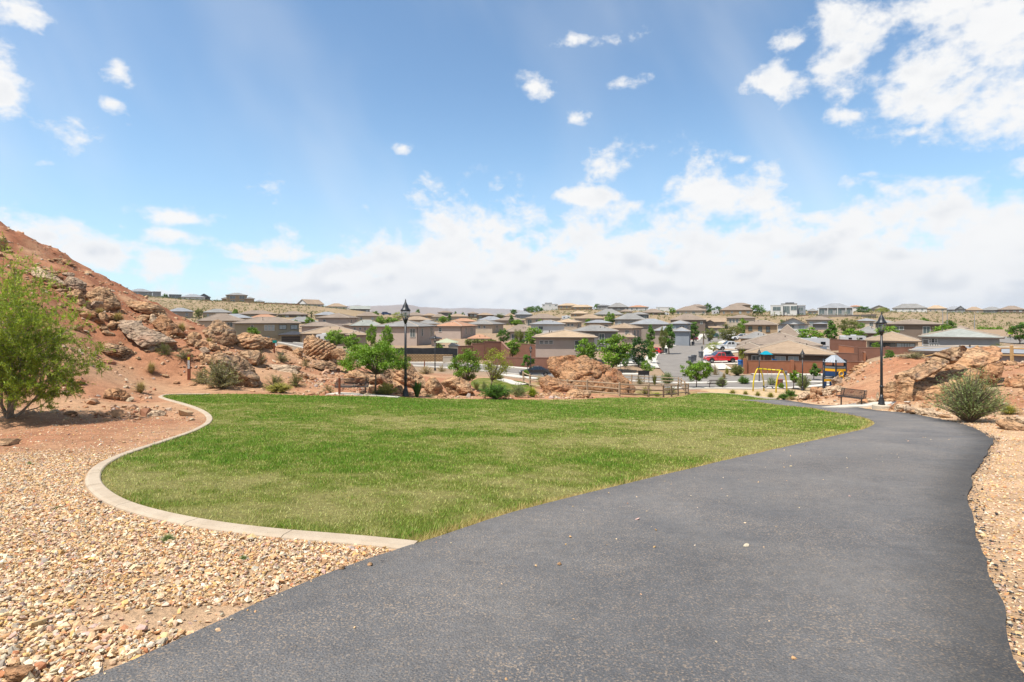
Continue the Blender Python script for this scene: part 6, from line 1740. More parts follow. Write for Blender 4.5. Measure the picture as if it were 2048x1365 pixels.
def house(label, xl, xr, yr, ye, Yr, wall='beige', roof='tan', wings=(), name='house', **kw):
    Y = dep(Yr)
    x, _, _ = at((xl + xr) / 2, 0, Y)
    root = empty(name, (x, Y + 4, gz(x, Y + 4)), 0, label, 'house', kw.pop('group', 'houses of the town'))
    b_ = block(root, xl, xr, yr, ye, Y, wall=wall, roof=roof, **kw)
    for w in wings:
        w = dict(w); dY = w.pop('dY', -2.0)
        x0, x1, y0, y1 = w.pop('box')
        w.setdefault('wall', wall); w.setdefault('roof', roof)
        block(root, x0, x1, y0, y1, Y + dY, **w)
    root['b'] = 0
    del root['b']
    return root, b_
HS = [
 # --- nearest rows
 dict(label='beige stucco house seen end on with three small windows and sand roof', xl=1063, xr=1196, yr=661, ye=677, Yr=100, wall='pink', roof='sand', D=13, wins=[('f', .105, .45, .7, .6), ('f', .185, .45, .7, .6), ('f', .265, .45, .7, .6), ('f', .72, .45, 1.0, 1.6)], over=.65),
 dict(label='dark grey house with light grey roof behind the beige end wall', xl=1141, xr=1238, yr=651, ye=664, Yr=124, wall='dgrey', roof='grey', wins=[('f', .66, .5, 1.3, 2.4)]),
 dict(label='tan roofed house right of the dark grey house', xl=1208, xr=1289, yr=647, ye=658, Yr=146, wall='pink', roof='tan', rot=-0.35, wins=[('f', .8, .5, 1.2, 2.2), ('r', .25, .5, 1.2, 2.2), ('r', .6, .5, 1.2, 2.2)], wings=[dict(box=(1240, 1275, 668, 676), dY=-3, D=5, wins=None)]),
 dict(label='white walled house with blue grey roof left of the sand roof', xl=1058, xr=1132, yr=641, ye=650, Yr=142, wall='white', roof='blue', wins=[('f', .3, .5, 1.2, 1.0)]),
 dict(label='small house with orange tan roof and three square windows', xl=1106, xr=1168, yr=638, ye=646, Yr=154, wall='beige', roof='sand', rot=-.25, wins=[('f', .45, .4, .8, .8), ('f', .62, .4, .8, .8), ('f', .8, .4, .8, .8), ('r', .4, .4, 1.6, 1.6)]),
 dict(label='long grey roofed house behind the dark grey house', xl=1168, xr=1226, yr=640, ye=647, Yr=164, wall='beige', roof='blue'),
 dict(label='wide grey roofed house left of the street', xl=1256, xr=1346, yr=638, ye=650, Yr=152, wall='taupe', roof='blue', wings=[dict(box=(1305, 1352, 652, 663), dY=-4, D=7, wins=None)]),
 dict(label='blue grey two storey house with low garage roof beside the street', xl=1337, xr=1386, yr=641, ye=649, Yr=150, wall='bluegrey', roof='blue', rot=-.2, wings=[dict(box=(1344, 1382, 655, 664), dY=-4, D=7, wins=None)]),
 dict(label='grey roofed house with raised upper storey left of the street', xl=1227, xr=1294, yr=627, ye=640, Yr=184, wall='grey', roof='grey', wings=[dict(box=(1256, 1300, 624, 630), dY=6, D=9, wall='dgrey')]),
 dict(label='large grey hipped house below the grey ridge houses', xl=1186, xr=1248, yr=618, ye=630, Yr=232, wall='grey', roof='grey'),
 dict(label='tan roofed house left of the bright round tree', xl=1147, xr=1210, yr=629, ye=638, Yr=194, wall='beige', roof='tan'),
 dict(label='low orange tan roof below the red ridge bank', xl=1140, xr=1178, yr=622, ye=628, Yr=236, wall='tan', roof='sand'),
 dict(label='cream house with shaded porch and tan grey roof', xl=1048, xr=1124, yr=628, ye=638, Yr=174, wall='cream', roof='brown', wins=[('f', .12, .4, 1.6, 2.2), ('f', .35, .4, 1.6, 2.2), ('f', .7, .4, 1.2, 1.2)]),
 dict(label='tan house with orange roof on the red ridge bank', xl=1114, xr=1161, yr=607, ye=612, Yr=325, wall='tan', roof='sand', wings=[dict(box=(1142, 1186, 610, 615), dY=-6, D=9)]),
 dict(label='two storey grey block house on the ridge', xl=1193, xr=1220, yr=609, ye=612, Yr=305, wall='grey', roof='blue'),
 dict(label='tall grey hipped ridge house next to the grey block', xl=1214, xr=1258, yr=606, ye=615, Yr=292, wall='dgrey', roof='grey'),
 dict(label='white ridge house with orange roof', xl=1254, xr=1298, yr=611, ye=615, Yr=304, wall='white', roof='orange'),
 dict(label='brownish low roof under the orange ridge house', xl=1238, xr=1266, yr=619, ye=624, Yr=264, wall='beige', roof='brown'),
 dict(label='tan grey roofed house left of the cream ridge house', xl=1282, xr=1330, yr=618, ye=626, Yr=242, wall='dbrown', roof='brown'),
 dict(label='white flat roofed modern house at the ridge centre', xl=1312, xr=1346, yr=615, ye=617, Yr=305, wall='white', roof='white', kind='flat'),
 dict(label='white and grey modern ridge house above the red bank', xl=1084, xr=1116, yr=609, ye=612, Yr=345, wall='white', roof='white', kind='flat', wings=[dict(box=(1090, 1104, 606, 608), dY=2, D=8, kind='flat', wall='grey', roof='white', wins=None)]),
 dict(label='grey house at the left end of the red ridge bank', xl=1046, xr=1068, yr=614, ye=618, Yr=338, wall='grey', roof='grey'),
 # --- right of the street
 dict(label='cream ridge house with tan roof and upper storey', xl=1348, xr=1414, yr=613, ye=622, Yr=254, wall='cream', roof='brown', wings=[dict(box=(1374, 1414, 609, 614), dY=7, D=9, wins=None)]),
 dict(label='tan ridge house with raised tower roof', xl=1438, xr=1506, yr=610, ye=621, Yr=246, wall='tan', roof='brown', wings=[dict(box=(1458, 1503, 606, 611), dY=8, D=9, wins=None)]),
 dict(label='glass fronted ridge house with grey roof and veranda columns', xl=1634, xr=1708, yr=607, ye=617, Yr=232, wall='grey', roof='blue', wins=[('f', .1, .5, 2.6, 2.6), ('f', .34, .5, 2.8, 2.6), ('f', .6, .5, 2.8, 2.6), ('f', .85, .5, 2.6, 2.6)], trim=trim_m),
 dict(label='small tan roof between the white modern and glass fronted houses', xl=1614, xr=1637, yr=617, ye=623, Yr=270, wall='beige', roof='grey'),
 dict(label='white ridge house with orange roof behind the glass fronted one', xl=1695, xr=1726, yr=611, ye=614, Yr=290, wall='white', roof='orange'),
 dict(label='grey gabled ridge house behind the third lamp post', xl=1736, xr=1780, yr=611, ye=619, Yr=290, wall='cream', roof='blue', kind='gable'),
 dict(label='brown roofed house above the taupe gabled house', xl=1338, xr=1413, yr=628, ye=641, Yr=188, wall='dbrown', roof='brown'),
 dict(label='taupe two storey house with front gable at the street end', xl=1394, xr=1452, yr=636, ye=645, Yr=192, wall='taupe', roof='tan', kind='gablex', wins=[('f', .12, .5, 1.4, 1.6), ('f', .42, .5, 1.4, 1.6), ('f', .58, .5, 1.4, 1.6)], wings=[dict(box=(1408, 1432, 640, 647), dY=-1.2, D=5, kind='gable', wins=None), dict(box=(1404, 1448, 652, 657), dY=-3, D=5, wins=None)]),
 dict(label='grey brown roofed house right of the taupe gabled house', xl=1451, xr=1513, yr=630, ye=637, Yr=192, wall='cream', roof='brown', wins=[('f', .12, .4, .9, 1.4), ('f', .24, .4, .9, 1.4), ('f', .36, .4, .9, 1.4)]),
 dict(label='tan house with two tall windows and a long side roof', xl=1486, xr=1558, yr=641, ye=651, Yr=140, wall='tan', roof='brown', wins=[('f', .16, .4, 1.0, 1.2), ('f', .47, .4, 1.0, 1.6), ('f', .72, .4, 1.0, 1.6)], trim=dark_trim, wings=[dict(box=(1548, 1602, 650, 674), dY=1.5, D=11, wins=None)]),
 dict(label='grey roof rising behind the nearest tan roofs', xl=1476, xr=1552, yr=664, ye=679, Yr=122, wall='tan', roof='grey', wins=None),
 dict(label='long tan roofed house behind the brown walled one', xl=1472, xr=1643, yr=667, ye=692, Yr=108, wall='tan', roof='brown', D=14, wins=None, wings=[dict(box=(1470, 1530, 686, 700), dY=-7, D=9, wins=None)]),
 dict(label='nearest brown walled house with wide tan roof behind the brick wall', xl=1484, xr=1670, yr=681, ye=710, Yr=95, wall='brown', roof='tan', D=15, over=.7, wins=[('f', .10, .35, 1.3, 1.9), ('f', .40, .35, 1.6, 1.7, 'blind'), ('f', .56, .35, 1.5, 1.7, 'blind')]),
 dict(label='white grey gable end house behind the bright leafy tree', xl=1551, xr=1621, yr=636, ye=650, Yr=146, wall='white', roof='brown', kind='gable', wins=[('f', .28, .2, .7, .7), ('f', .4, .2, .7, .7), ('f', .5, .2, .7, .7), ('f', .78, .2, 1.6, 1.7, 'blind')]),
 dict(label='brown roofed house with dark shed roof behind the tall narrow tree', xl=1610, xr=1667, yr=633, ye=641, Yr=168, wall='cream', roof='brown', wings=[dict(box=(1622, 1658, 646, 649), dY=-5, D=5, wall='dgrey', roof='blue', wins=None)]),
 dict(label='cream house with light grey roof below the grey retaining wall', xl=1710, xr=1756, yr=637, ye=643, Yr=180, wall='cream', roof='blue'),
 dict(label='brown house with grey roof and small upper storey left of the third lamp', xl=1706, xr=1768, yr=652, ye=668, Yr=134, wall='dbrown', roof='grey', wings=[dict(box=(1746, 1792, 640, 647), dY=5, D=8, wins=[('f', .3, .4, 1.0, 1.6)], wall='taupe')]),
 dict(label='cream single storey house with dark patio windows', xl=1726, xr=1842, yr=664, ye=684, Yr=107, wall='cream', roof='tan', D=14, wins=[('f', .26, .3, 3.4, 1.7), ('f', .42, .3, 2.4, 1.7), ('f', .69, .3, 1.7, 1.5, 'blind'), ('f', .84, .3, 1.7, 1.5, 'blind')], trim=dark_trim),
 dict(label='brown two storey house behind the grey green roof', xl=1766, xr=1884, yr=639, ye=650, Yr=124, wall='dbrown', roof='brown', D=14, wins=[('f', .21, .4, .9, .9), ('f', .29, .4, .9, .9), ('f', .76, .4, 1.4, 1.9)]),
 dict(label='grey walled house with grey green hipped roof and french windows', xl=1832, xr=2006, yr=657, ye=677, Yr=88, wall='grey', roof='green', D=13, wins=[('f', .055, .3, .8, 1.6), ('f', .13, .2, .8, .6), ('f', .17, .2, .8, .6), ('f', .13, 1.0, .6, 1.4), ('f', .165, 1.0, .6, 1.4), ('f', .2, 1.0, .6, 1.4)]),
 dict(label='house with pale flat roof just below the mound fence', xl=1806, xr=2130, yr=697, ye=709, Yr=57, wall='grey', roof='blue', D=9, wins=None, over=.6),
 dict(label='small tan roof beside the light poles', xl=1902, xr=1940, yr=651, ye=658, Yr=160, wall='beige', roof='brown'),
 dict(label='white ridge house with long grey roof on the right slope', xl=1783, xr=1855, yr=608, ye=617, Yr=305, wall='white', roof='grey'),
 dict(label='orange tan ridge house next to the long grey roof', xl=1850, xr=1895, yr=611, ye=618, Yr=308, wall='cream', roof='sand'),
 dict(label='grey gabled ridge house right of the light poles', xl=1884, xr=1932, yr=613, ye=620, Yr=312, wall='grey', roof='blue', wings=[dict(box=(1910, 1932, 612, 619), dY=-3, D=7, kind='gable')]),
 dict(label='tan roofed ridge house in the row on the right slope', xl=1928, xr=1968, yr=614, ye=621, Yr=315, wall='beige', roof='tan'),
 dict(label='dark grey roofed ridge house in the row on the right slope', xl=1957, xr=2010, yr=614, ye=621, Yr=318, wall='dgrey', roof='grey'),
 dict(label='last brown roofed ridge house at the picture edge', xl=1994, xr=2052, yr=612, ye=620, Yr=312, wall='dbrown', roof='brown'),
 # --- left of the boulders
 dict(label='big beige two storey house with grey roof behind the mesh fence', xl=744, xr=880, yr=641, ye=655, Yr=122, wall='pink', roof='grey', rot=-.42, D=12, wins=[('f', .33, .4, .9, 1.1), ('f', .88, .4, 1.3, 2.0), ('r', .25, .3, .9, 1.9), ('r', .8, .3, 1.7, 2.2)], wings=[dict(box=(858, 884, 675, 679), dY=-2.5, D=5, wins=None, roof='dark', caps=False)]),
 dict(label='orange roofed beige house next to the grey roofed house', xl=864, xr=959, yr=643, ye=654, Yr=140, wall='pink', roof='orange', rot=-.42, D=12, wins=[('f', .2, .3, .9, 1.2), ('r', .3, .3, .9, 2.0), ('r', .7, .3, 1.7, 2.1)], wings=[dict(box=(934, 984, 669, 679), dY=-3, D=6, wins=None, caps=False)]),
 dict(label='beige house with grey roof and three little windows', xl=928, xr=1013, yr=640, ye=650, Yr=152, wall='beige', roof='grey', rot=-.4, D=11, wins=[('f', .3, .4, .8, .8), ('f', .5, .4, .8, .8), ('f', .7, .4, .8, .8), ('r', .4, .3, 1.7, 1.8)]),
 dict(label='orange roof peeping over the orange roofed house', xl=898, xr=956, yr=637, ye=644, Yr=180, wall='beige', roof='orange'),
 dict(label='tan grey roofed house above the red block wall', xl=1010, xr=1074, yr=650, ye=665, Yr=138, wall='taupe', roof='brown'),
 dict(label='olive walled two storey house with dark garage door', xl=466, xr=604, yr=635, ye=648, Yr=133, wall='olive', roof='brown', D=12, wins=[('f', .265, .35, .7, 1.2), ('f', .475, .35, .7, 1.5, 'blind'), ('f', .53, .35, .7, 1.5, 'blind'), ('f', .585, .35, .7, 1.5, 'blind'), ('f', .74, .35, 1.8, 1.2, 'blind', dark_trim), ('f', .92, .35, 1.8, 1.2, 'blind', dark_trim), ('f', .47, 3.4, 2.2, 1.6, 'blind', dark_trim)]),
 dict(label='two storey tan grey house with stepped lower roofs', xl=632, xr=722, yr=627, ye=637, Yr=156, wall='pink', roof='brown', rot=-.3, D=12, wins=[('f', .2, .4, .9, 1.3), ('r', .3, .4, .9, 1.3), ('r', .8, .4, .9, 1.3)], wings=[dict(box=(600, 676, 645, 654), dY=-4, D=8, wins=None), dict(box=(684, 712, 647, 652), dY=-3, D=5, wins=None)]),
 dict(label='low tan roofed house beyond the tilted layered boulder', xl=600, xr=729, yr=653, ye=669, Yr=126, wall='taupe', roof='tan', D=13, wins=None, wings=[dict(box=(690, 738, 663, 672), dY=-4, D=7, wins=None)]),
 dict(label='pale grey roofed house left of the first lamp post', xl=698, xr=768, yr=640, ye=653, Yr=144, wall='pink', roof='green', wins=[('f', .12, .4, .7, .7), ('f', .3, .4, .7, .7), ('f', .45, .4, .7, .7)]),
 dict(label='brown grey roofed house at the end of the red hill', xl=394, xr=493, yr=628, ye=643, Yr=154, wall='beige', roof='brown', D=12, wins=[('f', .35, .4, .8, 1.0), ('f', .68, .4, 1.6, 1.5)]),
 dict(label='light grey roof behind the brown grey roofed house', xl=430, xr=508, yr=628, ye=637, Yr=178, wall='cream', roof='blue'),
 dict(label='grey roofed house higher up behind the hill end', xl=403, xr=468, yr=618, ye=626, Yr=204, wall='beige', roof='grey'),
 dict(label='blue grey roof half hidden by the red hill', xl=333, xr=389, yr=616, ye=624, Yr=196, wall='taupe', roof='blue'),
 dict(label='brown roofed house below the desert slope', xl=474, xr=556, yr=621, ye=629, Yr=214, wall='taupe', roof='brown'),
 dict(label='orange tiled roof behind the olive walled house', xl=490, xr=568, yr=629, ye=639, Yr=182, wall='beige', roof='orange', wins=None),
 dict(label='dark walled house with grey brown roof and bright windows', xl=554, xr=618, yr=623, ye=630, Yr=214, wall='dbrown', roof='brown', wins=[('f', .3, .5, 1.6, 1.5, 'blind'), ('f', .7, .5, 2.0, 1.5, 'blind'), ('f', .9, .5, 1.0, 1.5, 'blind')]),
 dict(label='grey roofed house in the dip below the white gabled house', xl=628, xr=680, yr=624, ye=631, Yr=206, wall='beige', roof='blue'),
 dict(label='brown grey hipped house below the last slope house', xl=712, xr=760, yr=624, ye=633, Yr=210, wall='beige', roof='brown'),
 dict(label='low grey roof left of the two storey tan grey house', xl=566, xr=640, yr=634, ye=645, Yr=172, wall='taupe', roof='grey', wins=None),
 dict(label='tan roof in the middle of the far centre roofs', xl=798, xr=868, yr=633, ye=641, Yr=186, wall='beige', roof='tan', wins=None),
 dict(label='dark beige house with flat hip roof before the mountains', xl=875, xr=906, yr=622, ye=626, Yr=268, wall='dgrey', roof='brown'),
 dict(label='small tan roof left of the dark beige house', xl=844, xr=876, yr=627, ye=632, Yr=238, wall='tan', roof='tan'),
 dict(label='house with pale gable wall under the dark beige house', xl=862, xr=896, yr=628, ye=635, Yr=222, wall='cream', roof='brown'),
 dict(label='wide roof at the left of the far centre roofs', xl=808, xr=852, yr=625, ye=632, Yr=248, wall='beige', roof='brown'),
 dict(label='low wide tan roof right of the dark beige house', xl=892, xr=938, yr=628, ye=634, Yr=240, wall='beige', roof='tan'),
 dict(label='small dark hipped house near the centre ridge', xl=934, xr=958, yr=624, ye=628, Yr=268, wall='brown', roof='brown'),
 dict(label='brown walled house with orange brown roof near the centre', xl=952, xr=988, yr=626, ye=631, Yr=236, wall='dbrown', roof='tan'),
 dict(label='grey roof left of the small blue grey house', xl=984, xr=1018, yr=625, ye=632, Yr=246, wall='beige', roof='grey'),
 dict(label='tan roof tucked beside the small blue grey house', xl=1008, xr=1032, yr=626, ye=633, Yr=226, wall='pink', roof='tan'),
 dict(label='small blue grey house below the red ridge bank', xl=1028, xr=1066, yr=623, ye=630, Yr=236, wall='bluegrey', roof='blue'),
 dict(label='wide tan grey roof over the grey roofed row', xl=988, xr=1052, yr=634, ye=642, Yr=184, wall='taupe', roof='brown', wins=None),
 dict(label='pointed grey roof behind the three little windows house', xl=953, xr=1012, yr=633, ye=642, Yr=190, wall='beige', roof='blue', wins=None),
 dict(label='grey roof behind the big beige two storey house', xl=830, xr=880, yr=640, ye=649, Yr=158, wall='beige', roof='grey', wins=None),
 # --- on the left slope
 dict(label='grey modern house at the top of the left slope', xl=255, xr=306, yr=578, ye=584, Yr=330, wall='grey', roof='blue', wings=[dict(box=(236, 256, 576, 578), dY=-1, D=8, kind='flat', roof='grey', wins=None), dict(box=(305, 322, 584, 587), dY=-1, D=8, kind='flat', roof='grey', wins=None)]),
 dict(label='white house with black framed corner on the left slope', xl=360, xr=412, yr=589, ye=595, Yr=322, wall='white', roof='blue', wings=[dict(box=(338, 363, 590, 592), dY=-2, D=8, kind='flat', roof='dark', wall='dgrey', wins=[('f', .5, .6, 5.5, 2.6)]), dict(box=(394, 422, 588, 595), dY=7, D=8, kind='gable', wall='dgrey', wins=None)]),
 dict(label='tan two storey house with balcony on the left slope', xl=451, xr=496, yr=586, ye=591, Yr=302, wall='tan', roof='grey', wins=[('f', .3, .5, 3.5, 2.2), ('f', .75, .5, 3.5, 2.2), ('f', .3, 3.6, 3.0, 2.0), ('f', .75, 3.6, 3.0, 2.0), ('f', .08, .6, 1.0, 1.2)], wings=[dict(box=(442, 460, 594, 598), dY=2, D=8, wins=None), dict(box=(490, 510, 594, 598), dY=2, D=8, wins=None)]),
 dict(label='white gabled house with long tan roof on the left slope', xl=592, xr=650, yr=599, ye=609, Yr=302, wall='white', roof='tan', kind='gablex', rot=.62, D=14, wins=[('f', .7, .4, 2.0, 1.4)]),
 dict(label='tan orange roofed house with white walls down the left slope', xl=650, xr=696, yr=607, ye=614, Yr=300, wall='white', roof='tan'),
 dict(label='grey green roofed last house of the left slope', xl=700, xr=741, yr=612, ye=619, Yr=300, wall='dgrey', roof='green', kind='gablex'),
 dict(label='small pale roof behind the dark fence on the left slope', xl=508, xr=530, yr=600, ye=604, Yr=330, wall='white', roof='blue', wins=None),
]
HB = {}
for h_ in HS:
    root, b_ = house(**h_)
    HB[h_['label']] = (root, b_)
# garage of the olive walled house
root, b_ = HB['olive walled two storey house with dark garage door']
g_ = block(root, 556, 617, 663, 671, b_['Y'] - 3.0, 6.5, 0.0, 'olive', 'dark', 'hip', None, .5, caps=False)
def panel_door(root, wv, x, y, z0, w, h, mm, ang=0):
    mb = MB(); n = 4
    d = empty('garage_door', wv(x, y, z0), ang); d.parent = root
    pm = MB().box((0, 0, 0), (w - 0.06, 0.06, h / n - 0.05)).mesh('panel', mm)
    for k in range(n):
        obj('panel', pm, d, (0, 0, h / n * (k + .5)))
gzb = (HY - 692) / FPX * (b_['Y'] - 3)
panel_door(root, g_['wv'], -0.6, -g_['d2'] - 0.03, gzb, 4.6, 2.5, door_dark, g_['rot'])
# downpipes on the two beige houses
for lab in ('big beige two storey house with grey roof behind the mesh fence', 'orange roofed beige house next to the grey roofed house'):
    root, b_ = HB[lab]
    p = b_['wv'](b_['w2'] - .1, -b_['d2'] - .08, 0)
    MB().tube([(p.x, p.y, b_['ze'] - root.location.z), (p.x, p.y, b_['zb'] - root.location.z)], 0.07, 6).build('downpipe', dark_trim, root)
# veranda columns of the glass fronted house
root, b_ = HB['glass fronted ridge house with grey roof and veranda columns']
for u in (-.98, -.45, .12, .6, .98):
    p = b_['wv'](b_['w2'] * u, -b_['d2'] - .45, b_['ze'] - 2.2)
    MB().box(p, (.35, .35, 4.6), rz=b_['rot']).build('column', WL['white'], root)
# white modern ridge house
Y = dep(242)
root = empty('house', at(1576, 630, Y + 4), 0, 'white and grey flat roofed modern house on the ridge', 'house', 'houses of the town')
block(root, 1541, 1566, 611, 613, Y, 10, 0, 'white', 'white', 'flat', [('f', .5, 1.0, 4.2, 2.2)])
block(root, 1562, 1594, 608, 610, Y - 1, 11, 0, 'white', 'grey', 'flat', [('f', .22, 1.4, 2.2, 3.6), ('f', .45, 1.4, 1.6, 4.4), ('f', .8, 1.4, 3.2, 2.4)])
block(root, 1592, 1611, 611, 613, Y, 10, 0, 'bluegrey', 'white', 'flat', [('f', .5, 1.2, 2.4, 2.0), ('f', .6, 4.2, 2.0, 1.2)])
block(root, 1571, 1588, 606, 607, Y + 3, 6, 0, 'dgrey', 'dark', 'flat', None)

# ---------------------------------------------------------------- garden walls and fences of the town
blockw = mat('red brown block wall', (0.235, 0.115, 0.08), (0.29, 0.145, 0.10), 1.2, 0.92, 0.2, 6.0, spec=0.1)
brickw = mat('orange brick wall', (0.36, 0.145, 0.075), (0.42, 0.175, 0.095), 1.2, 0.92, 0.2, 6.0, spec=0.1)
capw = mat('wall coping', (0.25, 0.13, 0.09), (0.31, 0.17, 0.12), 2.0, 0.9)
def garden_wall(label, pts, m, th=0.25, piers=(), cap=True, name='garden_wall', cat='wall', capm=None, group='block walls of the town'):
    """pts: picture x, picture y of the top, depth"""
    W = [Vector(at(px, py, Y)) for px, py, Y in pts]
    o0 = Vector((W[0].x, W[0].y, gz(W[0].x, W[0].y)))
    root = empty(name, o0, 0, label, cat, group)
    for i in range(len(W) - 1):
        a, b_ = W[i], W[i + 1]
        d = (b_ - a); d.z = 0
        L = d.length
        if L < 0.05:
            continue
        d /= L; n = Vector((d.y, -d.x, 0)) * th / 2
        za = min(gz(a.x, a.y), gz(b_.x, b_.y), gz((a.x + b_.x) / 2, (a.y + b_.y) / 2)) - 0.5
        q = []
        for p in (a, b_):
            for s in (1, -1):
                q += [Vector((p.x, p.y, za)) + n * s - o0, Vector((p.x, p.y, p.z)) + n * s - o0]
        MB().add(q, [(0, 4, 5, 1), (6, 2, 3, 7), (1, 5, 7, 3), (0, 2, 6, 4), (0, 1, 3, 2), (4, 6, 7, 5)]).build('wall_length', m, root)
        if cap:
            up = Vector((0, 0, .08)); k = n * 1.35
            c = [a + k - o0, b_ + k - o0, b_ - k - o0, a - k - o0]
            MB().add(c + [v + up for v in c], [(3, 2, 1, 0), (4, 5, 6, 7), (0, 1, 5, 4), (1, 2, 6, 5), (2, 3, 7, 6), (3, 0, 4, 7)]).build('coping', capm or capw, root)
    for px, py, Y in piers:
        p = Vector(at(px, py, Y)); z0 = gz(p.x, p.y) - .4
        MB().box((p.x - o0.x, p.y - o0.y, (p.z + .12 + z0) / 2 - o0.z), (.45, .45, p.z + .12 - z0)).build('pier', m, root)
    return root
garden_wall('orange brick wall behind the playground with end pier', [(1490, 721.5, 91), (1585, 723, 91), (1700, 724, 91.5), (1745, 725, 92)], brickw, piers=[(1490, 719, 90.8), (1584, 722, 90.8)])
garden_wall('long red brown block wall along the far side of the road', [(985, 715.5, 96), (1075, 716, 95), (1160, 717, 94.5)], blockw)
garden_wall('stepped red block wall above the tan retaining wall', [(916, 693, 104), (944, 692, 104.5), (944.2, 688, 104.6), (968, 687, 105), (968.2, 683.5, 105), (1003, 684, 106), (1015, 697, 100), (1020, 700, 99)], blockw)
garden_wall('red block wall behind the stepped one', [(1003, 686, 112), (1070, 690, 108), (1080, 700, 104)], blockw)
garden_wall('brown yard wall behind the white motorhome', [(1660, 679, 112), (1732, 682, 112)], blockw)
garden_wall('lower terracotta yard wall right of the motorhome', [(1678, 691, 104), (1715, 696, 101), (1730, 706, 97)], brickw)
garden_wall('brown yard wall below the cream patio house', [(1712, 696, 98), (1764, 696, 97), (1840, 695, 95)], blockw, piers=[(1712, 695, 97.9), (1775, 694.5, 96.8)])
garden_wall('dark yard wall behind the gazebo', [(1668, 706, 98), (1715, 708, 97)], blockw)
garden_wall('grey retaining wall below the glass fronted house', [(1632, 631, dep(222)), (1690, 631, dep(224)), (1752, 629, dep(240))], WL['taupe'], capm=WL['taupe'])
garden_wall('red brown wall below the white modern house', [(1452, 633, dep(232)), (1545, 632, dep(232)), (1618, 631, dep(232))], blockw)
garden_wall('red retaining wall under the ridge bank houses', [(1122, 619, dep(312)), (1186, 619, dep(308))], blockw)
garden_wall('brown vinyl fence under a hedge on the right slope', [(1952, 660.5, dep(168)), (2016, 661, dep(162))], blockw, cap=False)
garden_wall('dark fence line along the left slope edge', [(404, 601, dep(300)), (505, 605, dep(296)), (600, 608, dep(296))], blockw, cap=False)
garden_wall('pale block wall end beside the road', [(886, 714, 98), (905, 714, 98)], WL['cream'], capm=WL['cream'])
# tan block retaining wall: offset courses
m, nt, b = new_mat('tan retaining blocks')
v = nd(nt, 'ShaderNodeTexCoord').outputs['Object']
br = nd(nt, 'ShaderNodeTexBrick'); br.inputs['Scale'].default_value = 1.0; br.inputs['Brick Width'].default_value = 0.55; br.inputs['Row Height'].default_value = 0.24; br.inputs['Mortar Size'].default_value = 0.05
br.inputs['Color1'].default_value = (0.36, 0.225, 0.10, 1); br.inputs['Color2'].default_value = (0.42, 0.27, 0.13, 1); br.inputs['Mortar'].default_value = (0.14, 0.075, 0.035, 1)
cx2 = nd(nt, 'ShaderNodeSeparateXYZ'); nt.links.new(v, cx2.inputs[0]); cm = nd(nt, 'ShaderNodeCombineXYZ'); nt.links.new(cx2.outputs[0], cm.inputs[0]); nt.links.new(cx2.outputs[2], cm.inputs[1])
nt.links.new(cm.outputs[0], br.inputs['Vector']); nt.links.new(br.outputs[0], b.inputs['Base Color']); b.inputs['Roughness'].default_value = .95
bn = nd(nt, 'ShaderNodeBump'); bn.inputs['Strength'].default_value = 1.0; bn.inputs['Distance'].default_value = 0.1; bn.invert = True
nt.links.new(br.outputs['Fac'], bn.inputs['Height']); nt.links.new(bn.outputs[0], b.inputs['Normal'])
garden_wall('tan retaining wall of offset blocks above the road', [(790, 709, 102), (824, 709, 101.5), (886, 709.5, 100), (905, 710, 99.6)], m, 0.6, cap=False)
mesh_black = mat('black mesh cloth', (0.012, 0.013, 0.015), (0.03, 0.03, 0.034), 1.5, 0.7)
garden_wall('black mesh fence on top of the tan retaining wall', [(786, 697, 103), (824, 696, 102.8), (845, 696.8, 102.5), (870, 696, 102), (893, 696, 101.8), (915, 697.5, 101.5)], mesh_black, 0.05, cap=False, piers=(), name='mesh_fence', cat='fence', group=None)

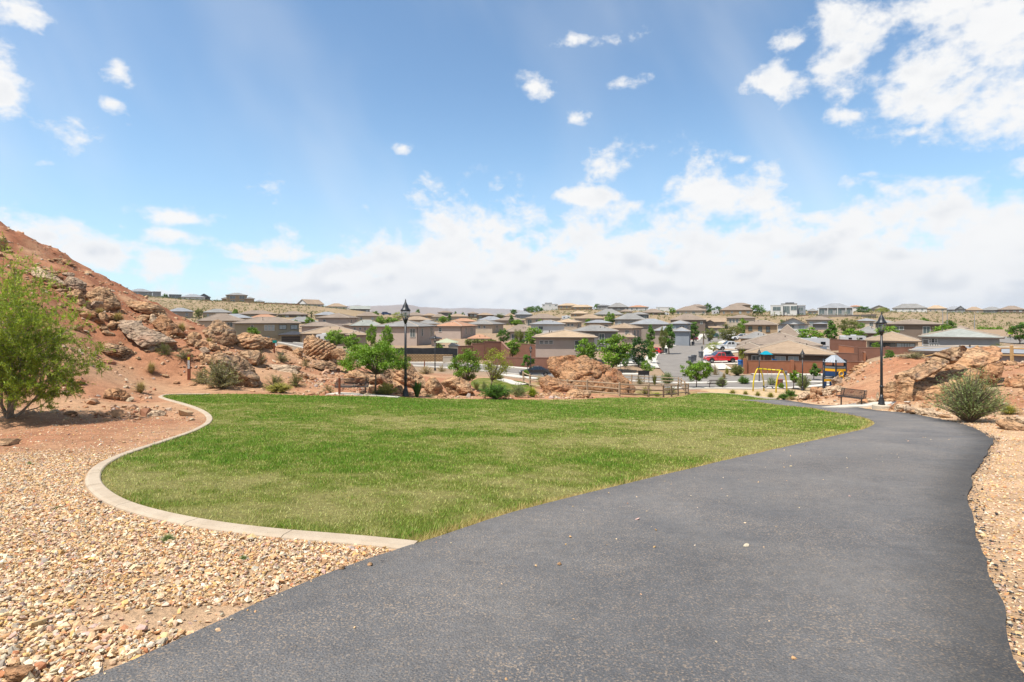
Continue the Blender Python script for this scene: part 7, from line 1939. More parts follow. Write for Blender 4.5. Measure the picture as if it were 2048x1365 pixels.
# ---------------------------------------------------------------- vehicles
tyre_m = mat('black rubber', (0.018, 0.018, 0.018), None, rough=0.85)
rim_m = mat('alloy rim', (0.45, 0.45, 0.46), None, rough=0.35, metallic=0.8)
lamp_m = mat('headlamp glass', (0.7, 0.7, 0.68), None, rough=0.15, spec=.8)
tail_m = mat('tail lamp', (0.45, 0.01, 0.01), None, rough=0.2, spec=.8)
cglass = mat('dark car glass', (0.015, 0.018, 0.022), None, rough=0.05, spec=.9)
chrome = mat('grey bumper', (0.35, 0.35, 0.36), None, rough=0.3, metallic=.7)
def paint(name, c):
    m_ = mat('paint ' + name, c, None, rough=0.28, spec=.6)
    m_.node_tree.nodes['Principled BSDF'].inputs['Coat Weight'].default_value = 0.6
    return m_
def wheel_meshes(rad, wid):
    t = MB(); n = 16
    prof = [(rad * .62, -wid / 2), (rad * .95, -wid / 2), (rad, -wid * .3), (rad, wid * .3), (rad * .95, wid / 2), (rad * .62, wid / 2)]
    vs, fs = [], []
    for r_, y_ in prof:
        for k in range(n):
            a = 2 * math.pi * k / n; vs.append((r_ * math.cos(a), y_, r_ * math.sin(a)))
    for i in range(len(prof)):
        j = (i + 1) % len(prof)
        for k in range(n):
            fs.append((i * n + k, i * n + (k + 1) % n, j * n + (k + 1) % n, j * n + k))
    t.add(vs, fs)
    rm = MB(); vs = []; fs = []
    for s in (-1, 1):
        for k in range(n):
            a = 2 * math.pi * k / n; vs.append((rad * .63 * math.cos(a), s * wid * .38, rad * .63 * math.sin(a)))
        vs.append((0, s * wid * .46, 0))
        c_ = len(vs) - 1; b0 = c_ - n
        fs += [((b0 + k), (b0 + (k + 1) % n), c_) for k in range(n)]
    rm.add(vs, fs)
    for k in range(5):
        a = 2 * math.pi * k / 5
        for s in (-1, 1):
            rm.box((rad * .32 * math.cos(a), s * wid * .47, rad * .32 * math.sin(a)), (rad * .5, .03, rad * .12), mtx=Matrix.Rotation(-a, 3, 'Y'))
    return t.mesh('tyre', tyre_m, True), rm.mesh('rim', rim_m)
def vehicle(label, cat, name, kind, p, rz, pm, k=1.0, group='parked vehicles'):
    o = empty(name, p, rz, label, cat, group)
    if kind == 'pickup':
        L, wd, rad, ax = 5.9, 1.0, .42, (1.85, -1.95)
        body = [(-2.95, .62), (-2.95, 1.12), (-.62, 1.12), (-.6, 1.22), (1.25, 1.22), (2.55, 1.10), (2.9, .95), (2.95, .60), (2.6, .42), (-2.7, .45)]
        cab = [(-.72, 1.18), (-.62, 1.86), (-.35, 1.93), (.55, 1.93), (1.30, 1.22)]
        glassp = [(-.58, 1.28), (-.52, 1.78), (.05, 1.80), (.05, 1.28)], [(.14, 1.28), (.14, 1.80), (.52, 1.78), (1.0, 1.28)]
        front = ((.56, 1.88), (1.24, 1.26))
    elif kind == 'suv':
        L, wd, rad, ax = 4.7, .92, .36, (1.45, -1.4)
        body = [(-2.3, .5), (-2.35, .95), (-2.1, 1.05), (1.0, 1.05), (2.1, .95), (2.3, .75), (2.3, .45), (2.0, .34), (-2.1, .34)]
        cab = [(-2.15, 1.0), (-1.85, 1.60), (-1.5, 1.68), (.2, 1.68), (1.15, 1.03)]
        glassp = [(-1.75, 1.1), (-1.55, 1.55), (-.7, 1.58), (-.7, 1.1)], [(-.6, 1.1), (-.6, 1.58), (.15, 1.56), (.85, 1.1)]
        front = ((.22, 1.64), (1.08, 1.08))
    else:
        L, wd, rad, ax = 4.7, .90, .33, (1.45, -1.4)
        body = [(-2.3, .45), (-2.38, .85), (-1.9, .98), (-1.2, 1.0), (1.0, .95), (2.0, .80), (2.33, .62), (2.33, .36), (2.0, .26), (-2.1, .28)]
        cab = [(-1.75, .95), (-.95, 1.36), (-.5, 1.44), (.15, 1.43), (1.15, .94)]
        glassp = [(-1.25, 1.02), (-.85, 1.30), (-.45, 1.36), (-.45, 1.02)], [(-.36, 1.02), (-.36, 1.37), (.1, 1.36), (.75, 1.02)]
        front = ((.17, 1.39), (1.05, .98))
    prof = [(x, z) for x, z in body]
    hw = [wd * (.96 if z > .8 else 1.0) * (.93 if abs(x) > L / 2 - .2 else 1) for x, z in prof]
    MB().loft(prof, hw).build('body', pm, o)
    MB().loft(cab, [wd * .94 if z < 1.3 else wd * .80 for x, z in cab]).build('cabin', pm, o)
    for s in (-1, 1):
        for g_ in glassp:
            vs = []
            zt_ = max(z for x, z in cab)
            zl_ = min(z for x, z in cab)
            for x, z in g_:
                f = (z - zl_) / (zt_ - zl_)
                vs.append((x, s * (wd * (.94 - .14 * f) + .015), z))
            MB().add(vs, [tuple(range(len(vs))) if s < 0 else tuple(range(len(vs)))[::-1]]).build('side_window', cglass, o)
    (x0, z0), (x1, z1) = front
    MB().add([(x0 + .03, -wd * .72, z0 + .02), (x0 + .03, wd * .72, z0 + .02), (x1 + .03, wd * .84, z1 + .02), (x1 + .03, -wd * .84, z1 + .02)], [(0, 3, 2, 1)]).build('windscreen', cglass, o)
    bx0 = cab[0][0]; bx1 = cab[1][0]
    MB().add([(bx0 - .02, -wd * .8, cab[0][1] + .12), (bx0 - .02, wd * .8, cab[0][1] + .12), (bx1 - .03, wd * .72, cab[1][1] - .04), (bx1 - .03, -wd * .72, cab[1][1] - .04)], [(0, 3, 2, 1)]).build('rear_window', cglass, o)
    tm, rm = wheel_meshes(rad, .24)
    for x in ax:
        for s in (-1, 1):
            w = obj('wheel', tm, o, (x, s * (wd - .10), rad)); obj('rim', rm, w)
            MB().lathe([(rad * 1.2, 0), (rad * 1.2, .02)], 18).mesh
            a_ = MB(); a_.add([(x + (rad * 1.16) * math.cos(t), s * (wd * 1.0 + .004), rad + (rad * 1.16) * math.sin(t)) for t in np.linspace(0, math.pi, 13)], [tuple(range(13)) if s < 0 else tuple(range(12, -1, -1))])
            a_.build('wheel_arch', tyre_m, o)
    zf = body[5][1] - .16 if kind == 'pickup' else .68
    for s in (-1, 1):
        MB().box((L / 2 - .05 if kind != 'pickup' else 2.9, s * wd * .7, zf), (.14, .36, .16)).build('headlight', lamp_m, o)
        MB().box((-L / 2 + (.0 if kind == 'pickup' else .02), s * wd * .78, .85), (.10, .24, .26)).build('tail_light', tail_m, o)
        MB().box((front[1][0] - .25, s * (wd + .10), front[1][1] + .05), (.12, .2, .16)).build('mirror', pm, o)
    MB().box((L / 2 + .02, 0, .48), (.14, wd * 1.8, .2)).build('bumper', chrome if kind == 'pickup' else pm, o)
    MB().box((-L / 2 - .02, 0, .52), (.14, wd * 1.8, .18)).build('bumper', chrome if kind == 'pickup' else pm, o)
    o.scale = (k, k, k)
    return o
def park(px, Y, dz=0.22):
    x, y, _ = at(px, 0, Y)
    return (x, y, gz(x, y) + dz)
vehicle('bright red crew cab pickup parked in a driveway', 'pickup', 'pickup_truck', 'pickup', park(1441, 107), math.pi - .05, paint('red', (0.62, 0.012, 0.015)))
vehicle('dark blue vehicle half hidden behind the red pickup', 'car', 'parked_car', 'suv', park(1438, 111), math.pi - .05, paint('slate', (0.05, 0.07, 0.10)), 1.12)
vehicle('black sedan parked at the kerb left of the huge wedge boulder', 'car', 'parked_car', 'sedan', park(1071, 84), math.pi + .05, paint('black', (0.012, 0.016, 0.028)))
vehicle('silver pickup in the driveway behind the largest street tree', 'pickup', 'pickup_truck', 'pickup', park(1252, 104), .1, paint('silver', (0.33, 0.36, 0.36)))
wt_ = vehicle('white work truck with service body boxes', 'truck', 'work_truck', 'pickup', park(1461, 126), math.pi - .08, paint('white', (0.72, 0.72, 0.72)), 1.08)
MB().box((-1.85, 0, 1.32), (2.2, 2.0, .62)).build('service_body', paint('white', (0.72, 0.72, 0.72)), wt_)
for x in (-2.5, -1.85, -1.2):
    for s in (-1, 1):
        MB().box((x, s * 1.01, 1.32), (.55, .03, .5)).build('locker_door', chrome, wt_)
vehicle('white pickup parked by the blue grey house', 'pickup', 'pickup_truck', 'pickup', park(1364, 212), 2.9, paint('white', (0.72, 0.72, 0.72)))
vehicle('dark red car before the blue grey house', 'car', 'parked_car', 'suv', park(1384, 220), 2.9, paint('maroon', (0.28, 0.015, 0.02)))
vehicle('red car nosing out behind the small bright tree', 'car', 'parked_car', 'suv', park(1308, 140), 2.4, paint('red', (0.62, 0.012, 0.015)), .9)
vehicle('green car at the top of the street', 'car', 'parked_car', 'suv', park(1426, 232), 2.9, paint('teal', (0.03, 0.12, 0.10)))
vehicle('white car nosing out behind the grey roof', 'car', 'parked_car', 'suv', (at(1484, 0, 150)[0], 150, at(1484, 676, 150)[2] - .6), 2.4, paint('white', (0.72, 0.72, 0.72)))
vehicle('tiny dark blue car on the far left rise', 'car', 'parked_car', 'suv', (at(773, 0, dep(258))[0], dep(258), at(773, 631, dep(258))[2]), .1, paint('blue', (0.02, 0.04, 0.12)), 1.3)
def camper(label, xl, xr, y0, y1, Yr, name='motorhome', cat='motorhome'):
    Y = dep(Yr); a = at(xl, y0, Y); b_ = at(xr, y1, Y); w = b_[0] - a[0]; h = a[2] - b_[2]
    o = empty(name, ((a[0] + b_[0]) / 2, Y + 1.2, b_[2]), 0, label, cat, 'parked vehicles')
    pw = paint('white', (0.72, 0.72, 0.72))
    MB().loft([(-w / 2, .15 * h), (-w / 2, .92 * h), (-w / 2 + .3, h), (w / 2 - .5, h), (w / 2, .86 * h), (w / 2, .15 * h)], [1.2] * 6).build('body', pw, o)
    for u in (-.25, .25):
        MB().box((w * u, -1.22, .62 * h), (w * .16, .05, .22 * h)).build('window', cglass, o)
    MB().box((0, -1.215, .36 * h), (w * .9, .03, .06 * h)).build('stripe', chrome, o)
    MB().box((w * .05, 0, h + .12), (.9, .7, .22)).build('roof_unit', pw, o)
    tm, rm = wheel_meshes(.38, .24)
    for u in (-.3, .3):
        for s in (-1, 1):
            q = obj('wheel', tm, o, (w * u, s * 1.05, .2)); obj('rim', rm, q)
    return o
camper('large white motorhome behind the brown walled house', 1602, 1661, 677, 703, 112)
camper('white trailer on the left side before the low tan roof', 632, 656, 669, 684, 112, 'trailer', 'trailer')
camper('white camper on the ridge between cream and tan houses', 1426, 1438, 621, 632, 262)
camper('white camper by the tan grey ridge house', 1325, 1338, 626, 634, 246)
camper('white camper below the tan ridge bank house', 1124, 1141, 632, 640, 200)
camper('white boxy trailer left of the brown small storey house', 1690, 1732, 672, 686, 118, 'trailer', 'trailer')

# ---------------------------------------------------------------- small street things
bin_m = mat('grey plastic bin', (0.14, 0.145, 0.155), (0.18, 0.185, 0.195), 3.0, 0.55)
blue_m = mat('blue plastic bin', (0.02, 0.14, 0.45), None, rough=.5)
def wheelie(label, px, Y, mm=bin_m, rz=0.3, z=None):
    p = park(px, Y) if z is None else z
    o = empty('wheelie_bin', p, rz, label, 'bin', 'wheelie bins at the kerb')
    MB().loft([(-.26, .08), (-.33, 1.0), (.33, 1.0), (.26, .08)][::-1], [.26, .31, .31, .26]).build('bin_body', mm, o)
    MB().loft([(-.36, 1.0), (-.36, 1.06), (-.1, 1.13), (.36, 1.06), (.36, 1.0)][::-1], [.34] * 5).build('lid', mm, o)
    for s in (-1, 1):
        MB().tube([(-.26, s * .2 - .03, .1), (-.26, s * .2 + .03, .1)], .1, 10).build('wheel', tyre_m, o)
    MB().tube([(-.40, -.25, 1.02), (-.40, .25, 1.02)], .02, 6).build('handle', mm, o)
    o.scale = (1.15, 1.15, 1.15)
    return o
wheelie('nearest left grey bin on the tree lined kerb', 1324, 140); wheelie('second grey bin beside the nearest left one', 1331, 143)
wheelie('grey bin lying farther up the tree lined kerb', 1386, 186); wheelie('farthest grey bin near the street end', 1418, 214)
wheelie('grey bin in front of the round park tree', 1382, 108); wheelie('taller grey bin behind the round park tree', 1388, 112)
wheelie('grey bin beside the street lamp', 1402, 119); wheelie('bright blue bin at the brown house corner', 1482, 98, blue_m)
black_m = mat('black painted steel', (0.012, 0.012, 0.013), (0.022, 0.022, 0.024), 6.0, 0.45, spec=.5)
sign_g = mat('green sign face', (0.0, 0.20, 0.12), None, rough=.4); alu = mat('bare aluminium', (0.42, 0.42, 0.43), (0.5, 0.5, 0.5), 3, 0.45, metallic=.6)
galv = mat('galvanised post', (0.38, 0.38, 0.38), None, rough=.6, metallic=.4)
x, y, z = park(1241, 93, 0)
o = empty('stop_sign', (x, y, z), 0, 'back of an octagonal stop sign with green street plates', 'sign')
H_ = (HY - 709) / FPX * y - z
MB().tube([(0, 0, -.3), (0, 0, H_)], .04, 6).build('post', galv, o)
MB().add([(.42 * math.cos(a), s * .01, H_ - .9 + .42 * math.sin(a)) for s in (-1, 1) for a in [math.pi / 8 + k * math.pi / 4 for k in range(8)]], [tuple(range(8)), tuple(range(15, 7, -1))] + [(k, 8 + k, 8 + (k + 1) % 8, (k + 1) % 8) for k in range(8)]).build('sign_plate', mat('sign back', (0.48, 0.42, 0.33), None, rough=.6), o)
MB().box((0, 0, H_ - .05), (1.1, .04, .22)).build('street_plate', sign_g, o); MB().box((0.02, 0, H_ + .18), (.04, 1.0, .20)).build('street_plate', sign_g, o)
# school sign
Y = dep(120); p = at(2021, 664, Y); z0 = gz(p[0], p[1])
o = empty('school_sign', (p[0], Y, z0), 0, 'fluorescent yellow green school sign with walking figures', 'sign')
MB().tube([(0, 0, -.3), (0, 0, p[2] - z0 + 1.3)], .06, 6).build('post', galv, o)
flu = mat('fluorescent yellow green', (0.50, 0.78, 0.0), None, rough=.5); s_ = .55; zc = p[2] - z0
pl = [(-s_, -s_), (s_, -s_), (s_, .25 * s_), (0, s_), (-s_, .25 * s_)]
MB().add([(a, -.08, zc + b_) for a, b_ in pl] + [(a, -.05, zc + b_) for a, b_ in pl], [tuple(range(5)), tuple(range(9, 4, -1))] + [(k, 5 + k, 5 + (k + 1) % 5, (k + 1) % 5) for k in range(5)]).build('sign_plate', flu, o)
for ox in (-.2, .2):
    f_ = MB(); f_.box((ox, -.09, zc + .12), (.12, .01, .12)); f_.box((ox, -.09, zc - .1), (.13, .01, .28)); f_.box((ox - .06, -.09, zc - .34), (.06, .01, .24)); f_.box((ox + .07, -.09, zc - .34), (.06, .01, .24)); f_.build('walking_figure', black_m, o)
MB().box((0, -.06, zc + 1.0), (.5, .04, .35)).build('beacon', mat('amber beacon', (0.6, 0.42, 0.02), None, rough=.4), o)
for k_, (lab, px, yt, yb, Y) in enumerate([('left one of two pale light poles on the right slope', 1885.5, 623, 664, 160), ('right one of two pale light poles on the right slope', 1894.5, 624, 664, 160), ('single pale light pole near the brown fence', 1949, 629, 664, 165)]):
    Yd = dep(Y); p = at(px, yt, Yd); z0 = gz(p[0], Yd)
    MB().tube([(0, 0, -.4), (0, 0, p[2] - z0)], [.16, .10], 6).build('light_pole', galv, None, (p[0], Yd, z0))
    tag(bpy.context.scene.objects[-1] if False else COL.objects[-1], lab, 'pole', 'light poles on the right slope')
MB_ = None
# hedge over the brown fence
r = np.random.RandomState(3)
hp = np.array([at(px, 657.5 + r.uniform(-1, 2), dep(166) + r.uniform(-.6, .6)) for px in np.linspace(1954, 2004, 900)]) + r.normal(0, .35, (900, 3))
V, Fc, c = leaf_quads(hp, .45, .6, r)
tag(obj('hedge', mesh_np('hedge', V, Fc, LM['bright'], c)), 'clipped hedge along the top of the brown fence', 'hedge')
hp = np.array([at(px, r.uniform(681, 690), 107 + r.uniform(-.4, .4)) for px in r.uniform(931, 992, 1500)]) + r.normal(0, .12, (1500, 3))
V, Fc, c = leaf_quads(hp, .32, .6, r)
tag(obj('hedge', mesh_np('hedge', V, Fc, LM['olive'], c)), 'browning hedge below the orange patio roof', 'hedge')
# yard things
wood_m = mat('weathered brown timber', (0.20, 0.115, 0.06), (0.27, 0.165, 0.09), 4, 0.85)
Y = 100; p = at(1744, 724, Y)
o = empty('gazebo', (p[0], Y, gz(p[0], Y)), 0, 'garden gazebo with dark hipped double roof below the cream house', 'gazebo'); zt = at(0, 722, Y)[2] - gz(p[0], Y)
for sx_ in (-1, 1):
    for sy_ in (-1, 1):
        MB().box((sx_ * 1.2, sy_ * 1.2, zt / 2), (.14, .14, zt)).build('post', black_m, o)
for (h0, h1, w0, w1) in ((zt, zt + .75, 1.65, .5), (zt + .85, zt + 1.15, .65, .05)):
    MB().add([(-w0, -w0, h0), (w0, -w0, h0), (w0, w0, h0), (-w0, w0, h0), (-w1, -w1, h1), (w1, -w1, h1), (w1, w1, h1), (-w1, w1, h1)], [(3, 2, 1, 0), (4, 5, 6, 7), (0, 1, 5, 4), (1, 2, 6, 5), (2, 3, 7, 6), (3, 0, 4, 7)]).build('roof', RF['dark'], o)
Y = 107.5; p = at(893, 690, Y); g0 = gz(p[0], Y)
o = empty('gazebo', (p[0], Y, g0), 0, 'garden canopy with pale green cloth roof behind the mesh fence', 'gazebo'); zt = at(0, 685, Y)[2] - g0
for sx_ in (-1, 1):
    for sy_ in (-1, 1):
        MB().box((sx_ * 1.7, sy_ * 1.5, zt / 2), (.12, .12, zt)).build('post', wood_m, o)
MB().add([(-2.2, -2, zt), (2.2, -2, zt), (2.2, 2, zt), (-2.2, 2, zt), (0, 0, zt + .75)], [(3, 2, 1, 0), (0, 1, 4), (1, 2, 4), (2, 3, 4), (3, 0, 4)]).build('canopy', mat('pale green cloth', (0.40, 0.42, 0.28), None, rough=.9), o)
Y = 105.5; p = at(908, 700, Y); g0 = gz(p[0], Y)
o = empty('garden_shed', (p[0], Y, g0), 0, 'small plastic garden shed with gabled roof beside the canopy', 'shed'); zt = at(0, 692, Y)[2] - g0
MB().box((0, 0, zt / 2), (1.9, 1.6, zt)).build('wall', WL['cream'], o)
MB().add([(-1.1, -.9, zt), (1.1, -.9, zt), (1.1, .9, zt), (-1.1, .9, zt), (-.35, -.9, zt + .62), (-.35, .9, zt + .62)], [(0, 1, 4), (2, 3, 5), (1, 2, 5, 4), (3, 0, 4, 5), (3, 2, 1, 0)]).build('roof', RF['blue'], o)
Y = 92.7; o = empty('backyard_playset', at(1532, 725, Y), 0, 'backyard play tower with teal canopy and blue slide behind the brick wall', 'playset')
o.location.z = gz(o.location.x, Y); g0 = o.location.z
teal = mat('teal plastic', (0.0, 0.30, 0.40), None, rough=.5); zt = at(0, 709, Y)[2] - g0; za = at(0, 704, Y)[2] - g0
for sx_ in (-1, 1):
    for sy_ in (-1, 1):
        MB().box((sx_ * .6, sy_ * .6, zt / 2), (.1, .1, zt)).build('post', wood_m, o)
MB().add([(-.8, -.8, zt), (.8, -.8, zt), (.8, .8, zt), (-.8, .8, zt), (-.2, 0, zt + .55), (.2, 0, zt + .55)], [(3, 2, 1, 0), (0, 1, 5, 4), (1, 2, 5), (2, 3, 4, 5), (3, 0, 4)]).build('canopy', teal, o)
MB().box((0, 0, zt - 1.2), (1.2, 1.2, .1)).build('deck', wood_m, o)
sl = MB()
P0 = [(1.0, 0, zt - .95), (1.5, 0, zt - 1.0), (2.1, 0, zt - 1.6), (2.8, 0, .35)]
for i in range(3):
    a, b_ = P0[i], P0[i + 1]
    sl.add([(a[0], -.3, a[2] + .2), (a[0], -.25, a[2]), (a[0], .25, a[2]), (a[0], .3, a[2] + .2), (b_[0], -.3, b_[2] + .2), (b_[0], -.25, b_[2]), (b_[0], .25, b_[2]), (b_[0], .3, b_[2] + .2)], [(0, 1, 5, 4), (1, 2, 6, 5), (2, 3, 7, 6)])
sl.build('slide', mat('blue slide plastic', (0.0, 0.20, 0.50), None, rough=.4), o)
Y = 103; o = empty('basketball_hoop', at(1647, 700, Y), 0, 'basketball hoop with clear backboard beside the motorhome', 'basketball hoop'); g0 = gz(o.location.x, Y); o.location.z = g0; zt = at(0, 698, Y)[2] - g0
MB().tube([(1.2, .6, 0), (1.1, .6, zt - .6), (.5, .3, zt), (0, .1, zt)], .06, 6).build('pole', galv, o)
MB().box((0, 0, zt), (1.15, .06, .75)).build('backboard', mat('backboard', (0.25, 0.30, 0.36), None, rough=.2), o)
MB().tube([(.22 * math.cos(a), -.28 + .22 * math.sin(a), zt - .25) for a in np.linspace(0, 6.283, 13)], .015, 5).build('rim', tail_m, o)

# ---------------------------------------------------------------- far mountains
m, nt, b = new_mat('far mountain rock')
v = nd(nt, 'ShaderNodeTexCoord').outputs['Object']
nt.links.new(mixc(nt, noise_node(nt, v, 0.004, 6, 0.6).outputs[0], (0.20, 0.16, 0.14), (0.32, 0.25, 0.21)), b.inputs['Base Color']); b.inputs['Roughness'].default_value = 1.0
def range_(label, pts, Y, depth, seed):
    r = np.random.RandomState(seed)
    xs = np.linspace(pts[0][0], pts[-1][0], 220); tops = np.interp(xs, [p_[0] for p_ in pts], [p_[1] for p_ in pts])
    X = (xs - CX) / FPX * Y; Zt = (HY - tops) / FPX * Y
    rows = 16; V = []
    for k in range(rows):
        t = k / (rows - 1)                      # 0 at the foot in front, 1 behind the crest
        up = math.sin(min(t / .7, 1) * math.pi / 2) if t < .7 else 1 - (t - .7) / .3 * .8
        z = -10 + (Zt + 10) * up + (fbm2(X, np.full_like(X, k * 300.), 0.004, 4, seed) - .5) * 40 * math.sin(t * math.pi) * (t < .65)
        V.append(np.stack([X * (1 + (t - .7) * depth / Y), np.full_like(X, Y + (t - .7) * depth), z], 1))
    V = np.concatenate(V); n = len(xs); i_ = np.arange(rows * n).reshape(rows, n)
    Fc = np.stack([i_[:-1, :-1], i_[:-1, 1:], i_[1:, 1:], i_[1:, :-1]], -1).reshape(-1, 4)
    return tag(obj('mountain', mesh_np('mountain', V, Fc, m, None, True)), label, kind='structure')
range_('nearer flat topped mountain ridge on the horizon', [(560, 634), (640, 622), (690, 613), (715, 611), (735, 614), (790, 611), (815, 611), (840, 615), (875, 616), (890, 618), (905, 624), (930, 632), (960, 640)], 5200, 2400, 3)
range_('farther pale mountain ridge on the horizon', [(760, 636), (840, 622), (893, 618), (930, 616), (955, 618), (965, 617), (1010, 619), (1040, 622), (1090, 624), (1200, 628), (1400, 630), (1700, 632), (2048, 634), (2300, 640)], 7600, 2400, 5)

# ---------------------------------------------------------------- lamp posts
m, nt, b = new_mat('clear lantern glass')
tr = nd(nt, 'ShaderNodeBsdfTransparent'); tr.inputs['Color'].default_value = (0.86, 0.88, 0.88, 1)
gl = nd(nt, 'ShaderNodeBsdfGlossy'); gl.inputs['Roughness'].default_value = 0.08; mx = nd(nt, 'ShaderNodeMixShader'); mx.inputs[0].default_value = 0.10
nt.links.new(tr.outputs[0], mx.inputs[1]); nt.links.new(gl.outputs[0], mx.inputs[2]); nt.links.new(mx.outputs[0], nt.nodes['Material Output'].inputs['Surface'])
lglass = m
bulb_m = mat('unlit frosted bulb', (0.75, 0.73, 0.68), None, rough=.4)
base_m = mat('lamp footing concrete', (0.55, 0.46, 0.34), (0.64, 0.55, 0.43), 3.0, 0.9, .2, 30)
def lamp_meshes():
    H = 1.0
    d = {}
    d['base'] = MB().lathe([(.19, 0), (.19, .06), (.165, .10), (.17, .26), (.12, .36), (.13, .40), (.095, .46), (.085, .62)], 16).mesh('base', black_m, True)
    d['pole'] = MB().lathe([(.082, .60), (.078, 1.05), (.070, 2.5), (.062, 4.22)], 12).mesh('pole', black_m, True)
    d['collar'] = MB().lathe([(.080, 1.02), (.105, 1.05), (.105, 1.13), (.080, 1.17)], 12).mesh('collar', black_m, True)
    d['lantern_cup'] = MB().lathe([(.06, 4.18), (.075, 4.24), (.10, 4.26), (.10, 4.32), (.145, 4.40), (.16, 4.47), (.12, 4.50)], 14).mesh('lantern_cup', black_m, True)
    d['globe'] = MB().lathe([(.12, 4.49), (.19, 4.56), (.215, 4.68), (.245, 4.84), (.25, 4.92)], 16).mesh('globe', lglass, True)
    d['bulb'] = MB().lathe([(.04, 4.50), (.05, 4.6), (.075, 4.68), (.07, 4.78), (.02, 4.84)], 10).mesh('bulb', bulb_m, True)
    d['cap'] = MB().lathe([(.26, 4.90), (.29, 4.92), (.29, 4.96), (.25, 5.02), (.18, 5.10), (.16, 5.20), (.11, 5.30), (.065, 5.40), (.03, 5.47)], 16).mesh('cap', black_m, True)
    d['finial'] = MB().lathe([(.03, 5.46), (.045, 5.50), (.02, 5.54), (.026, 5.57), (.004, 5.62)], 8).mesh('finial', black_m, True)
    mb = MB().tube([(.125, 0, 4.48), (.20, 0, 4.56), (.225, 0, 4.68), (.257, 0, 4.84), (.262, 0, 4.94)], .010, 4, False)
    d['rib'] = mb.mesh('rib', black_m)
    return d
LP = lamp_meshes()
def lamp(label, px, ytop, Y, x=None, foot=False, z0=None):
    p = at(px, ytop, Y); g0 = gz(p[0], Y) if z0 is None else z0
    o = empty('lamp_post', (p[0], Y, g0), 0, label, 'lamp post', 'black park lamp posts')
    k = (p[2] - g0 - (0.22 if foot else 0)) / 5.62
    up = 0.22 / k if foot else 0
    for n_ in ('base', 'pole', 'collar', 'finial', 'lantern_cup', 'globe', 'bulb', 'cap'):
        q = obj(n_, LP[n_], o, (0, 0, up))
    for i in range(8):
        q = obj('rib', LP['rib'], o, (0, 0, up)); q.rotation_euler = (0, 0, i * math.pi / 4)
    s = min(max(k, .8), 1.25)
    o.scale = (s, s, k)
    if foot:
        f_ = MB().lathe([(.46, -.5), (.46, .19), (.43, .22), (.05, .225)], 24).build('footing', base_m, o)
        f_.scale = (1 / s * 1.0, 1 / s * 1.0, 1 / k)
    return o
lamp('tall black lamp post at the top of the lawn beside the yucca', 811, 598, 38)
lamp('black lamp post on the concrete footing beside the path bend', 1763, 624, 32.2, foot=True)
lamp('black lamp post in front of the tan retaining wall', 870, 668, 80)
lamp('black lamp post before the beige end wall house', 1061.5, 690, 84)
lamp('black lamp post behind the left end of the swings', 1518.5, 697, 80)
lamp('black lamp post in front of the brick wall right of the swings', 1605, 698, 69)
lamp('small street lamp at the driveway of the red pickup', 1404, 691, 112)

# ---------------------------------------------------------------- benches of steel mesh
bench_m = mat('brown coated steel', (0.055, 0.04, 0.033), (0.075, 0.055, 0.045), 8, .5)
def bench(label, p, rz, k=1.0, L=1.85):
    o = empty('bench', p, rz, label, 'bench', 'steel mesh park benches')
    def mesh_panel(nm, c, w, h, tilt):
        R = Matrix.Rotation(tilt, 3, 'X')
        fr = MB(); T = .03
        def pt(x, z):
            v = R @ Vector((x, 0, z)); return v + Vector(c)
        cs = [(-w / 2, -h / 2), (w / 2, -h / 2), (w / 2, h / 2), (-w / 2, h / 2), (-w / 2, -h / 2)]
        fr.tube([pt(*q) for q in cs], T * .75, 6, False)
        f_ = fr.build(nm, bench_m, o)
        ms = MB()
        nx, nz = 30, 8
        for i in range(1, nx):
            x = -w / 2 + w * i / nx
            ms.tube([pt(x, -h / 2), pt(x, h / 2)], .009, 4, False)
        for i in range(1, nz):
            z = -h / 2 + h * i / nz
            ms.tube([pt(-w / 2, z), pt(w / 2, z)], .009, 4, False)
        tag(ms.build('mesh', bench_m, f_), kind='stuff')
    mesh_panel('backrest', (0, .24, .68), L, .36, math.radians(-14))
    mesh_panel('seat', (0, -.02, .44), L, .42, math.radians(-86))
    for s in (-1, 1):
        MB().tube([(s * L * .40, .02, -.15), (s * L * .40, .02, .40)], .038, 8).build('leg', bench_m, o)
        MB().tube([(s * L * .40, -.18, .41), (s * L * .40, .16, .41), (s * L * .40, .22, .50), (s * L * .40, .31, .86)], .026, 6).build('support', bench_m, o)
        MB().tube([(s * L * .49, -.19, .44), (s * L * .49, -.17, .64), (s * L * .49, .20, .66)], .018, 6).build('armrest', bench_m, o)
    o.scale = (k, k, k)
    return o
x, y, _ = at(704, 0, 36.6)
bench('dark mesh bench facing the lawn left of the leafy tree', (x, y, gz(x, y) + .04), 0.10, 1.12)
pad = sheet('bench_pad', resample(np.array([(x - 1.5, y - .55), (x + 3.0, y - .35), (x + 3.0, y + .9), (x - 1.3, y + .9), (x - 1.5, y - .55)]), .5)[:-1], .05, pave, .6, .12)
tag(pad, 'tan concrete pad under the bench facing the lawn', 'concrete pad')
x, y, _ = at(1702, 0, 35.2)
bench('brown mesh bench on a concrete slab beside the path bend', (x, y, gz(x, y) + .10), -1.12, 1.08, 1.5)
pad = sheet('bench_pad', resample(np.array([(x - 1.6, y + .5), (x - 1.1, y - .9), (x + 1.5, y - 2.6), (x + 2.1, y - 2.4), (x + .9, y + .7), (x - 1.6, y + .5)]), .4)[:-1], .10, pave, .5, .2)
tag(pad, 'pale concrete slab under the bench beside the path bend', 'concrete pad')
x, y, _ = at(1432, 0, 70)
bench('dark mesh bench between the round tree and the grass clumps', (x, y, gz(x, y) + .10), math.pi + .15, 1.15)

